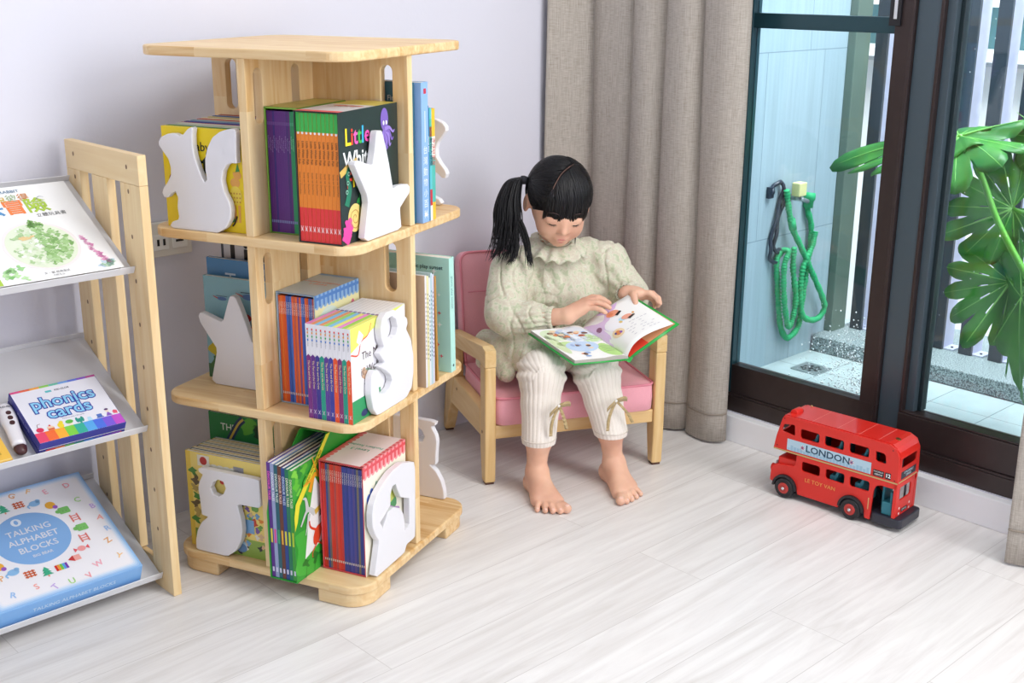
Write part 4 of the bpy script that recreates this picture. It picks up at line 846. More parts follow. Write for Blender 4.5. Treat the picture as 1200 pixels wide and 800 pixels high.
# phonics cards box on the middle tray
o = empty('card_box'); o.matrix_world = onrack(1, .8585, .0); tag(o, 'phonics cards box with rainbow border on the middle sloping shelf', 'box')
BW, BH, BT = .168, .142, .034
q = MB(); q.box(-BW/2, BW/2, 0, BH, 0, BT*.42, C('#2c2f86')).box(-BW/2+.0012, BW/2-.0012, .0012, BH-.0012, BT*.42, BT*.5, PAPER); q.build('tray', o, bevel=.0008)
MB().box(-BW/2, BW/2, 0, BH, BT*.5, BT, C('#2e3190')).build('lid', o, bevel=.0008)
RB = ['#e84a6e', '#f5713a', '#f8b03c', '#7fcf4a', '#35b09a', '#58a8e8', '#4a72e0', '#7a5ad8', '#c050c8']
q = MB(); q.M = Matrix.Translation((-BW/2, 0, BT+.0002)); q.rect(.001, BW-.001, .001, BH-.001, 0, C('#e9e9f3'))
n = 9; w_ = (BW-.002)/n
for k in range(n): q.rect(.001+k*w_, .001+(k+1)*w_, .001, .026, .0002, C(RB[k])); q.rect(.001+k*w_, .001+(k+1)*w_, BH-.006, BH-.001, .0002, C((['#e0508a', '#e86a4a', '#f2a94a', '#8fcf5a', '#6abfa8', '#6f9fe0', '#5f76d8', '#8a5ac8', '#c04a9a'])[k]))
q.rect(.062, .074, .121, .126, .0003, C('#5fc0c8')); q.text('KID-GLOB', .094, .1235, .0062, .0003, C('#3a3a5a'), 'CENTER', .02)
for (b_, z_, c_) in ((.052, .0003, '#2f3fa8'), (.0, .0006, '#8fd0f2')):
    q.text('phonics', BW/2, .096, .040, z_, C(c_), 'CENTER', b_+.012); q.text('cards', BW/2, .066, .040, z_+.0001, C(c_), 'CENTER', b_+.012)
q.text('Phonics with 120 cards', BW/2, .047, .0045, .0003, C('#6a6a8a'))
q.ell(.014, .032, .007, .006, .0004, C('#d8345a'), 16); strip(q, [(.012, .038), (.014, .046), (.020, .047)], .0012, .0008, .0004, C('#8a5a5a'))
q.ell(.034, .032, .007, .005, .0004, C('#f2d0b0'), 16); q.rect(.028, .040, .026, .031, .0005, C('#d8704a')); q.ell(.034, .038, .002, .002, .0006, C('#d8344a'), 8)
q.ell(.053, .032, .006, .007, .0004, C('#f4d83c'), 14); q.ell(.056, .039, .004, .004, .0005, C('#f4d83c'), 12)
q.ell(.071, .030, .005, .004, .0004, C('#f3e3d3'), 14); q.ell(.071, .036, .0075, .005, .0005, C('#5fb84a'), 14)
for s_ in (-1, 0, 1): q.ell(.091+.005*s_, .032+.003*abs(s_), .003, .007, .0004, C('#2f9a8a'), 12)
q.poly([(.104, .026), (.114, .026), (.112, .036), (.106, .036)], .0004, C('#b9dff4')); q.rect(.122, .136, .027, .029, .0004, C('#3f5aa8')); q.rect(.124, .134, .029, .037, .0004, C('#4f72c0'))
q.poly([(.141, .027), (.153, .027), (.147, .038)], .0004, C('#8a5ac0')); q.ell(.147, .040, .0035, .004, .0005, C('#f3e0d0'), 12); q.ell(.147, .044, .004, .0025, .0006, C('#4a2a6a'), 12); q.poly([(.156, .030), (.164, .028), (.165, .036), (.160, .039), (.156, .036)], .0004, C('#e85a78'))
q.build('lid_print', o)
q = MB(); q.M = frame((-BW/2, -.0003, 0), (1, 0, 0), (0, 0, 1))
q.poly(rrect(.012, BW-.006, .002, BT*.41, .005), 0, C('#e8503a'))
for k in range(1, 8): q.rect(.012+.0185*k, .012+.0185*(k+1) if k < 7 else BW-.010, .002, BT*.41, .0001*1, C(['', '#f2923a', '#6fc04a', '#2f9a86', '#3f8fd8', '#4a66c8', '#6a4ab8', '#8a4ab8'][k]))
q.build('tray_print', o)
q = MB(); q.M = frame((-BW/2-.0003, BH, 0), (0, -1, 0), (0, 0, 1)); q.text('phonics cards', BH/2, BT*.7, .010, 0, C('#b9c0e8')); q.build('lid_side_print', o)
# reading pen and yellow card box
o = empty('reading_pen'); o.matrix_world = onrack(1, .7470, .006, R(-7)); tag(o, 'white reading pen with three dark buttons beside the phonics box', 'pen')
PW = P('pen_white', '#ece9ec', .25, coat=.3); PB = P('pen_brown', '#4a2a2c', .3)
def penp(t, r): return None
q = MB(); pr = [(.0, .004), (.004, .0095), (.02, .0125), (.06, .0135), (.09, .0155), (.115, .014), (.126, .010), (.13, .003)]
q.tube([(0, h, .0135) for h, r in spline(pr, 4) if h > .019], [r for h, r in spline(pr, 4) if h > .019], PW, 20, flat=.8); q.build('barrel', o)
q = MB(); q.tube([(0, h, .0135) for h, r in spline(pr, 6) if h < .02], [r for h, r in spline(pr, 6) if h < .02], PB, 20, flat=.8); q.build('tip', o)
for k in range(3): q = MB(); q.cyl((0, .070+.013*k, .024), (0, .070+.013*k, .0265), .0048, PB, 18); q.build('button', o)
q = MB(); q.M = Matrix.Translation((0, 0, .0262)); q.text('KID-PEN', 0, .112, .006, 0, C('#3a3a4a'), bold=.02); q.build('pen_print', o)
o = empty('card_box'); o.matrix_world = onrack(1, .690, .0); tag(o, 'yellow card box at the far left of the middle sloping shelf', 'box')
MB().box(-.045, .038, 0, .10, 0, .012, C('#f0c050')).build('lid', o, bevel=.0008); MB().box(-.0452, .0382, .0, .1, -.0, .0001, C('#e8b03a')).build('base', o)
q = MB(); q.M = Matrix.Translation((0, 0, .0123)); q.text('ABC CARDS', 0, .02, .009, 0, C('#8a6a2a')); q.rect(-.043, .036, .002, .004, 0, C('#f8dd90')); q.build('lid_print', o)
# talking alphabet blocks box on the bottom tray
o = empty('toy_box'); BW, BH, BT = .285, .292, .046
o.matrix_world = onrack(2, .945-BW/2, .0045); tag(o, 'large light blue talking alphabet blocks box on the bottom sloping shelf', 'box')
BL = C('#7fb2e8', .3); MB().box(-BW/2, BW/2, 0, BH, 0, BT*.93, BL).build('box_body', o, bevel=.001)
q = MB(); q.box(-BW/2+.0002, BW/2-.0002, .0002, BH-.0002, BT*.935, BT, C('#8ab9ea', .3)); q.build('lid', o, bevel=.0008)
q = MB(); q.M = Matrix.Translation((-BW/2, 0, BT+.0002))
for k, (ins, c_) in enumerate(((.003, '#a3c8f0'), (.006, '#bdd8f5'), (.009, '#d6e4f7'), (.012, '#e9ecf6'), (.015, '#f1f0f5'))): q.poly(rrect(ins, BW-ins, ins, BH-ins, .008), .0001*k, C(c_, .3))
cx, cy = BW/2-.015, .152; q.ell(cx, cy, .073, .069, .0006, C('#84b1e4', .3), 56)
q.ell(cx-.012, cy+.050, .010, .010, .0008, C('#e6eef9')); q.ell(cx-.012, cy+.050, .004, .006, .001, C('#84b1e4'), 14)
for t_, y_, s_ in (('TALKING', .022, .021), ('ALPHABET', -.002, .021), ('BLOCKS', -.026, .021), ('BIG BEAR', -.046, .0095)): q.text(t_, cx+.002, cy+y_, s_, .0009, C('#dfe2ec'), 'CENTER', .012)
rs = random.Random(3); PC = ['#f2a9a0', '#f5c98a', '#a9d88a', '#9fc4f0', '#f3b0c0', '#c9b0e8', '#e8b07a', '#f0a0a8']
ltr = 'ABCDEFGHIKLMNOPRSTUVWYZR'
outer = []
for k in range(24):
    a = 2*PI*k/24+.05; ex, ey = .125*math.cos(a), .128*math.sin(a); s_ = min((BW/2-.018)/max(abs(ex), 1e-4), (BH/2-.018)/max(abs(ey), 1e-4), 1.22 if k % 2 else 1.0)
    x_, y_ = BW/2+ex*s_, BH/2+ey*s_; q.text(ltr[k], x_, y_, .019, .0009, C(PC[(k*5) % 8]), 'CENTER', .02, rs.uniform(-.6, .6))
for k in range(20):
    a = 2*PI*k/20+.2; x_, y_ = cx+.097*math.cos(a), cy+.094*math.sin(a); t_ = k % 9; c_ = C(['#e8837a', '#7cc46a', '#efb23f', '#8fc0ea', '#d8693a', '#3fae86', '#8a4ab0', '#c9393c', '#f4b8a0'][t_]); z = .001+.00002*k
    if t_ == 0:
        for s_ in (-1, 1): q.rect(x_+s_*.007-.0015, x_+s_*.007+.0015, y_-.011, y_+.011, z, c_)
        for s_ in (-1, 0, 1): q.rect(x_-.007, x_+.007, y_+s_*.006-.0012, y_+s_*.006+.0012, z, c_)
    elif t_ == 1: q.poly(rrect(x_-.011, x_+.011, y_-.009, y_+.009, .003), z, c_); q.ell(x_-.013, y_, .005, .005, z, c_, 12); q.ell(x_-.003, y_-.002, .0008, .0008, z+.0003, INK, 6); q.ell(x_+.003, y_-.002, .0008, .0008, z+.0003, INK, 6)
    elif t_ == 2: q.ell(x_, y_, .010, .010, z, c_); q.ell(x_+.007, y_-.008, .005, .005, z+.0002, C('#9a5ac0'), 12)
    elif t_ == 3: q.ell(x_, y_, .011, .008, z, c_); q.ell(x_+.008, y_+.005, .005, .005, z, c_, 12); strip(q, [(x_-.009, y_), (x_-.015, y_-.004), (x_-.013, y_-.010)], .004, .003, z, c_)
    elif t_ == 4:
        for s_ in (-1, 0, 1): q.rect(x_-.011, x_+.011, y_+s_*.006-.0015, y_+s_*.006+.0015, z, c_); q.rect(x_+s_*.007-.0012, x_+s_*.007+.0012, y_-.009, y_+.009, z, c_)
    elif t_ == 5:
        for s_ in range(3): q.poly([(x_-.011+.002*s_, y_-.008+.006*s_), (x_+.011-.002*s_, y_-.008+.006*s_), (x_, y_+.002+.006*s_)], z+.00002*s_, c_)
        q.rect(x_-.0015, x_+.0015, y_-.013, y_-.008, z, C('#e8a080'))
    elif t_ == 6:
        for s_ in range(5): q.rect(x_-.013+.005*s_, x_-.0085+.005*s_, y_-.008, y_+.007, z, C(['#d8342f', '#f5a03a', '#7fcf4a', '#58a8e8', '#7a3ab0'][s_]))
    elif t_ == 7: q.poly([(x_-.012, y_), (x_, y_+.008), (x_, y_-.008)], z, c_); q.rect(x_, x_+.013, y_-.007, y_+.007, z, C('#f0a8a0'))
    else: q.ell(x_, y_, .008, .007, z, C('#f0a0a0'), 16); q.poly([(x_-.008, y_), (x_-.015, y_+.006), (x_-.015, y_-.006)], z, C('#e8606a')); q.poly([(x_+.008, y_), (x_+.015, y_+.006), (x_+.015, y_-.006)], z, C('#e8606a'))
q.build('lid_print', o)
q = MB(); q.M = frame((-BW/2, -.0003, 0), (1, 0, 0), (0, 0, 1)); q.text('TALKING ALPHABET BLOCKS', BW*.52, BT*.5, .0125, 0, C('#c9dff5'), 'CENTER', .01); q.build('side_print', o)
o = empty('card_box'); o.matrix_world = onrack(2, .557, .0045); tag(o, 'mid blue box edge left of the alphabet blocks box on the bottom shelf', 'box')
MB().box(-.095, .095, 0, .20, 0, .036, C('#6a9fdc')).build('lid', o, bevel=.001); MB().box(-.0952, .0952, -.0002, .2002, .012, .0125, C('#4f86c8')).build('lid_seam', o)

# ---------------------------------------------------------------- child's armchair
CO = Vector((2.03, 1.9185, 0)); CZ = math.atan2(-.4361, .8999)
ch = empty('armchair', CO, CZ); tag(ch, "child's pink armchair with light wooden arms and legs in the corner", 'armchair')
PINK = P('pink_woven_fabric', '#f6adb9', .85, bump=.25, bscale=700, vary=.07, vscale=500, sheen=.2); PIPE = P('pink_piping', '#e88e9d', .8)
RUB = P('brown_rubber', '#5a3a2a', .7)
for sx in (-1, 1):
    x0, x1 = (-.236, -.208) if sx < 0 else (.208, .236)
    # inverted-U arm with front post, back post leaning
    sf = empty('side_frame'); sf.parent = ch
    m = W_CHY
    def P3(poly, nm, mat, bev=.004):
        q = MB(); v = [(x0, y, z) for y, z in poly]+[(x1, y, z) for y, z in poly]; n = len(poly)
        q.add(v, [tuple(range(n)), tuple(reversed(range(n, 2*n)))]+[(i, n+i, n+(i+1) % n, (i+1) % n) for i in range(n)], mat); return q.build(nm, sf, bevel=bev, seg=3)
    P3([(-.004, .346), (.022, .352), (.33, .306), (.33, .268), (.041, .308), (.041, .304), (-.004, .304)][::-1], 'armrest', W_CHY)
    P3([(-.004, .3035), (.0405, .3035), (.0405, .09), (.028, .006), (-.004+.004, .006), (-.004, .09)][::-1], 'front_leg', W_CH)
    P3([(.295, .2675), (.33, .2675), (.375, .17), (.415, .006), (.388, .006), (.325, .105), (.295, .18)][::-1], 'back_leg', W_CH)
    P3([(.0410, .187), (.2948, .187), (.2948, .1795), (.3245, .1055), (.0410, .118)][::-1], 'side_rail', W_CHY)
    for (a, b) in ((.0, .028), (.388, .415)):
        q = MB(); q.box(x0+.003, x1-.003, a+.003, b-.003, .0003, .006, RUB); q.build('foot_pad', sf, bevel=.001)
    for (y_, z_) in ((.02, .135), (.26, .165)):
        q = MB(); xx = x0-.0005 if sx < 0 else x1+.0005; q.cyl((xx, y_, z_), (xx+sx*.001*1, y_, z_), .004, C('#a07c50'), 14); q.build('screw_plug', sf)
q = MB(); q.box(-.2078, .2078, .004, .024, .118, .152, W_CHX); q.build('front_rail', ch, bevel=.002)
q = MB(); q.box(-.2078, .2078, .30, .318, .13, .18, W_CHX); q.build('rear_rail', ch, bevel=.002)
def cushion(name, sx, sy, sz, r, M, seams=(), pipe=True):
    """upholstered block (local box centred in x,y; z 0..sz) with a crowned top, piping and seams"""
    c = empty(name); c.parent = ch; c.matrix_local = M
    q = MB(); o_ = rrect(-sx/2, sx/2, -sy/2, sy/2, r, 6)
    rings = [(0, .004), (.003, .0), (sz*.5, -.0015), (sz-.004, .0), (sz, .003)]
    n = len(o_); vs = []; fs = []
    for z, ins in rings: vs += [(x*(1-2*ins/sx), y*(1-2*ins/sy), z) for x, y in o_]
    K = len(rings)
    for k in range(5):
        f = 1-(k+1)/5.5; zz = sz+.010*(1-f**2.5)*(1)
        vs += [(x*f, y*f, zz) for x, y in o_]
    tot = K+5
    for i in range(tot-1):
        for j in range(n): fs.append((i*n+j, i*n+(j+1) % n, (i+1)*n+(j+1) % n, (i+1)*n+j))
    fs += [tuple(reversed(range(n))), tuple(range((tot-1)*n, tot*n))]
    # shallow seam grooves
    vs2 = []
    for (x, y, z) in vs: vs2.append((x, y, z))
    q.add(vs2, fs, PINK, True); q.build('cushion_cover', c)
    if pipe:
        q = MB(); q.tube([(x*1.0, y*1.0, sz) for x, y in o_], .0032, PIPE, 8, closed=True); q.build('piping', c)
    for (a, b) in seams:
        q = MB(); q.tube([Vector(a).lerp(Vector(b), t/8)+Vector((0, 0, .0012)) for t in range(9)], .0016, PIPE, 6); q.build('seam', c)
    return c
cushion('seat_cushion', .412, .305, .070, .022, Matrix.Translation((0, .148, .1525)))
bm_ = Matrix.Translation((0, .318, .205)) @ Matrix.Rotation(R(-10.5), 4, 'X') @ frame((0, 0, 0), (1, 0, 0), (0, 0, 1)) @ Matrix.Translation((0, .15, -.03))
cushion('back_cushion', .408, .305, .062, .026, bm_, seams=[((-.19, .05, .072), (.19, .05, .072)), ((-.13, -.148, .072), (-.13, .148, .072))][:1])
# ---------------------------------------------------------------- toy bus
bus = empty('toy_bus', (2.365, 1.345, 0), R(90+3.6)); tag(bus, 'red wooden double-decker toy bus on the floor by the window', 'toy bus')
RED = P('bus_red', '#e02a20', .28, coat=.2); RED2 = P('bus_red_side', '#dc2c22', .4); TEAL = P('bus_seat_teal', '#2b7c8c', .5); TAN = P('bus_tan_stripe', '#c9ab72', .5); TYRE = P('bus_tyre', '#1d1e24', .45); BASE = P('bus_base', '#2a2c38', .35)
HW_ = .052
# side outline in (s along, z): nose at +s
UP = [(-.136, .1165), (.180, .1165), (.1812, .119), (.176, .150), (.1625, .199), (.157, .206), (-.108, .206), (-.125, .198), (-.134, .180)]
def sideplate(out, holes, y, th, nm, mat, label=None):
    v, f = plate(out, holes, th, .0006); q = MB(); q.M = Matrix.Translation((0, y, 0)) @ Matrix(((1, 0, 0, 0), (0, 0, -1, 0), (0, 1, 0, 0), (0, 0, 0, 1)))
    q.add(v, f, mat); o = q.build(nm, bus); return o
up_h = [rrect(b, a, .160, .184, .006) for a, b in ((.113, .0635), (.0505, .001), (-.0125, -.0615))]
up_h.append([(.129, .186), (.127, .165), (.130, .162), (.160, .165), (.163, .168), (.159, .182), (.156, .185), (.132, .189)])
up_h.append([(-.077, .182), (-.097, .181), (-.1015, .177), (-.104, .160), (-.101, .157), (-.082, .158), (-.078, .161)])
lo_h = [rrect(b, a, .0795, .1045, .006) for a, b in ((.1035, .0555), (.041, -.0075), (-.0205, -.070))]
arc1 = [(.143+.032*math.cos(R(a)), .027+.032*math.sin(R(a))) for a in range(10, 181, 17)]
arc2 = [(-.031+.032*math.cos(R(a)), .027+.032*math.sin(R(a))) for a in range(0, 181, 18)]
LO = [(.1185, .116), (.1185, .094), (.124, .086), (.150, .0825), (.172, .079), (.180, .072), (.184, .060), (.185, .034)]+arc1+[(.109, .018), (.003, .018)]+arc2+[(-.065, .014), (-.077, .014), (-.080, .085), (-.085, .098), (-.095, .104), (-.135, .104), (-.135, .116)]
for y, nm in ((HW_-.003, 'side_panel'), (-HW_+.003, 'side_panel')):
    sideplate(UP, up_h, y, .006, 'upper_side', RED2); sideplate(LO, lo_h, y, .006, 'lower_side', RED2)
# roof with rounded front and rear
q = MB(); pr = [(-.1345, .178), (-.131, .190), (-.124, .199), (-.114, .2055), (-.104, .2075), (.153, .2075), (.160, .206), (.1635, .200)]
pr2 = [(-.1305, .178), (-.127, .188), (-.121, .195), (-.113, .2005), (-.104, .2025), (.152, .2025), (.157, .201), (.1595, .198)]
n = len(pr); vs = [(x, s*(HW_-.0062), z) for s in (-1, 1) for x, z in pr+pr2[::-1]]; N2 = 2*n
q.add(vs, [(i, (i+1) % N2, N2+(i+1) % N2, N2+i) for i in range(N2)]+[tuple(reversed(range(N2))), tuple(range(N2, 2*N2))], RED); q.build('roof', bus)
q = MB()
for x_ in (.088, .024, -.030, -.078): q.box(x_-.0005, x_+.0005, -HW_+.007, HW_-.007, .2076, .2078, C('#f08a80'))
q.build('roof_seams', bus)
q = MB(); q.cyl((.146, .030, .2085), (.146, .002, .2085), .0095, RED, 24); q.box(.1370, .1555, .002, .030, .2, .2085, RED); q.build('roof_vent', bus, bevel=.001)
q = MB(); q.M = Matrix.Translation((-.108, .010, .2072)) @ Matrix.Rotation(R(-8), 4, 'Y'); q.cyl((0, 0, -.001), (0, 0, .0012), .0060, P('brass', '#9a6a38', .4, .8), 20); q.box(-.0045, .0045, -.0008, .0008, .0012, .0016, BLACK); q.build('roof_peg', bus)
q = MB(); q.tube([(.140, -.042, .207), (.140, -.042, .211)], .002, TAN, 10); q.build('roof_knob', bus)
# floors, bulkheads
W0, W1 = -HW_+.0064, HW_-.0064
q = MB(); q.box(-.134, .178, W0, W1, .1170, .1215, RED2); q.build('upper_floor', bus)
q = MB(); q.M = frame((.1795, 0, .119), (0, 1, 0), (-.235, 0, 1)); v, f = plate([(W0, .0), (W1, .0), (W1, .083), (W0, .083)], [rrect(-.042, -.003, .045, .070, .004), rrect(.003, .042, .045, .070, .004)], .004, .0004); q.add(v, f, RED2); q.build('front_upper_panel', bus)
q = MB(); q.box(.113, .117, W0, W1, .03, .1165, RED2); q.build('cab_bulkhead', bus)
q = MB(); q.box(.1175, .180, W0, W1, .036, .074, RED2); q.box(.1175, .170, -.030, W1, .074, .098, RED2); q.build('bonnet', bus, bevel=.003)
for y in (-.040, .040):
    q = MB(); q.tube([(.168, y-.0, .064), (.187, y, .064)], [.0085, .0095], RED, 16); q.tube([(.1872, y, .064), (.189, y, .064)], [.0085, .0065], C('#eef2f4'), 16); q.build('headlamp', bus)
q = MB(); q.box(.1802, .1845, -.03, .03, .036, .078, C('#c9ccd2')); q.build('radiator', bus, bevel=.001)
# rear wall
q = MB(); v, f = plate([(W0, .1165), (W1, .1165), (W1, .178), (W0, .178)], [rrect(-.036, .036, .150, .174, .005)], .004, .0005)
q.M = frame((-.133, 0, 0), (0, 1, 0), (0, 0, 1)); q.add(v, f, RED2); q.build('rear_upper_panel', bus)
q = MB(); v, f = plate([(-.038, .034), (W1, .034), (W1, .1160), (-.038, .1160)], [rrect(-.022, .034, .072, .104, .005)], .004, .0005)
q.M = frame((-.133, 0, 0), (0, 1, 0), (0, 0, 1)); q.add(v, f, RED2); q.build('rear_lower_panel', bus)
q = MB(); q.box(-.136, -.128, HW_-.006, HW_, .034, .1155, RED2).box(-.1355, -.1295, -.050, -.0385, .034, .1035, RED2); q.build('rear_pillar', bus, bevel=.001)
q = MB(); q.prism(rrect(-.152, -.0775, -HW_, HW_, .010), .010, .0335, BASE); q.build('rear_platform', bus, bevel=.003)
q = MB(); q.box(-.077, .165, -.038, .038, .012, .030, BASE); q.build('chassis', bus)
q = MB(); q.cyl((-.112, -HW_+.006, .0337), (-.112, -HW_+.006, .1160), .0028, P('bus_pole', '#c9ced4', .3, .5), 12); q.build('grab_pole', bus)
q = MB(); q.box(-.084, -.079, -.044, -.030, .0337, .116, TEAL).box(-.098, -.092, -.012, .030, .0337, .116, TEAL).box(-.124, -.100, .005, .044, .0337, .065, TEAL).box(-.124, -.118, .005, .044, .065, .092, TEAL); q.build('stairs', bus, bevel=.002)
for z0, ss in ((.1217, (.084, .022, -.042, -.100)), (.0302, (.022, -.042))):
    hh = .030 if z0 > .1 else .058
    for s in ss:
        for y in (-.042, .006):
            q = MB(); q.box(s-.004, s+.014, y, y+.034, z0, z0+hh, TEAL); q.add([(x_, yy, z_) for yy in (y, y+.034) for x_, z_ in ((s-.006, z0+hh-.006), (s+.003, z0+hh-.006), (s-.007, z0+hh+.026), (s-.013, z0+hh+.024))], [(0, 1, 2, 3), (7, 6, 5, 4), (0, 4, 5, 1), (1, 5, 6, 2), (2, 6, 7, 3), (3, 7, 4, 0)], TEAL)
            q.build('seat', bus, bevel=.003)
# wheels and arches
for s in (.143, -.031):
    for sd in (-1, 1):
        w = empty('wheel', (s, sd*(HW_-.002), .0262)); w.parent = bus
        q = MB(); q.lathe([(.015, -.008), (.023, -.008), (.0258, -.005), (.0258, .005), (.023, .009), (.0225, .0095), (.0215, .0085), (.0165, .0085), (.0155, .0095), (.014, .0095)] if sd > 0 else [(.014, -.0095), (.0155, -.0095), (.0165, -.0085), (.0215, -.0085), (.0225, -.0095), (.023, -.009), (.0258, -.005), (.0258, .005), (.023, .008), (.015, .008)], TYRE, 40, 'y'); q.build('tyre', w)
        q = MB(); a, b = (.0096, .0115); q.cyl((0, sd*a, 0), (0, sd*b, 0), .0138, C('#c23a34'), 32, .0125); q.cyl((0, sd*b, 0), (0, sd*(b+.0005), 0), .0085, C('#a83430'), 24); q.build('hub', w)
        q = MB(); q.tube([(0, sd*(b+.0004), 0), (0, sd*(b+.002), 0), (0, sd*(b+.0032), 0)], [.004, .0038, .002], P('axle_cap', '#d8dadc', .2, .8), 16); q.build('axle_cap', w)
        q = MB(); A = [(s+.0325*math.cos(R(t)), .0265+.0325*math.sin(R(t))) for t in range(0, 181, 10)]; B = [(s+.0268*math.cos(R(t)), .0265+.0268*math.sin(R(t))) for t in range(180, -1, -10)]
        arc = A+B; y0, y1 = (-HW_-.0065, -HW_+.006) if sd < 0 else (HW_-.006, HW_+.0065); n = len(arc)
        v = [(x, y0, z) for x, z in arc]+[(x, y1, z) for x, z in arc]; k = len(A)
        q.add(v, [(i, i+1, 2*k-2-i, 2*k-1-i) for i in range(k-1)]+[(n+i+1, n+i, n+2*k-1-i, n+2*k-2-i) for i in range(k-1)]+[(i, n+i, n+(i+1) % n, (i+1) % n) for i in range(n)], TYRE); q.build('wheel_arch', bus)
# printed bands and lettering on both sides
for sd in (-1, 1):
    q = MB(); y = sd*(HW_+.0003)
    pass
    # near side (-y) is read with the nose on the left: x axis points to the tail
    if sd < 0: q.M = frame((0, y, 0), (1, 0, 0), (0, 0, 1)); f_ = 1
    else: q.M = frame((0, y, 0), (-1, 0, 0), (0, 0, 1)); f_ = -1
    ctr = lambda s: s*f_
    def rc(a, b, z0, z1, z, m): q.rect(min(a*f_, b*f_), max(a*f_, b*f_), z0, z1, z, m)
    rc(.1805, -.136, .1168, .1202, 0, TAN); rc(.1455, -.070, .1235, .1515, .0001, C('#b9d6e6', .4))
    for k in range(25):
        c0 = .1445-.0085*k; hgt = .006+.008*abs(math.sin(k*1.9)); rc(c0, c0-.007, .1235, .1235+hgt, .0002, C('#9cc3d8'))
    q.text('LONDON', ctr(.039), .1385, .0225, .0004, C('#1f4a66'), 'CENTER', .02, sx=1.15)
    for c0 in (.1045, -.022):
        q.ell(ctr(c0), 0.1385, .0062, .0062, .0004, C('#e6eef2'), 16)
        for a in (0, PI/2, PI/4, -PI/4): 
            dx, dy = .0056*math.cos(a), .0056*math.sin(a); strip(q, [(ctr(c0)-dx, 0.1385-dy), (ctr(c0)+dx, 0.1385+dy)], .0016, .0016, .0005+.0001*(a != 0), C('#d03a34' if a in (0, PI/2) else '#3a5fa8'))
    q.text('LE TOY VAN', ctr(.052), .0605, .0135, .0004, C('#e8a850'), 'CENTER', .0, sx=1.05)
    rc(-.076, -.102, .1235, .1385, .0002, C('#15151a')); q.text('PICCADILLY', ctr(-.089), .1345, .0043, .0004, C('#e8e8e8'), 'CENTER', .02); q.text('CIRCUS', ctr(-.089), .128, .0056, .0004, C('#e8e8e8'), 'CENTER', .02)
    rc(-.105, -.1185, .1235, .1385, .0002, C('#15151a')); q.text('12', ctr(-.1118), .1312, .0125, .0004, C('#f4f4f4'), 'CENTER', .03)
    rc(-.0705, -.0725, .038, .066, .0002, C('#d8bd80'))
    for s, z in ((.157, .199), (.172, .128), (-.118, .194), (-.128, .124)): q.ell(ctr(s), z, .0018, .0018, .0003, C('#7a1414'), 10)
    q.build('side_lettering', bus)
q = MB(); q.M = frame((-.1353, 0, 0), (0, -1, 0), (0, 0, 1)); q.rect(-.036, .036, .124, .142, 0, C('#2a2f38')); q.text('12 PICCADILLY', .0, .137, .0070, .0003, C('#cfe0ea'), 'CENTER', .02); q.text('CIRCUS', .0, .1295, .0070, .0003, C('#cfe0ea'), 'CENTER', .02); q.rect(-.045, .045, .1168, .1202, .0, TAN)
q.rect(-.020, .010, .040, .049, .0002, BLACK); q.text('LTV 12', -.005, .0445, .007, .0004, C('#f0f0f0'), 'CENTER', .02)
for x_ in (-.030, .020):
    for z_ in (.040, .053): q.ell(x_, z_, .003, .003, .0003, C('#f4e4e0'), 12)
q.build('rear_lettering', bus)
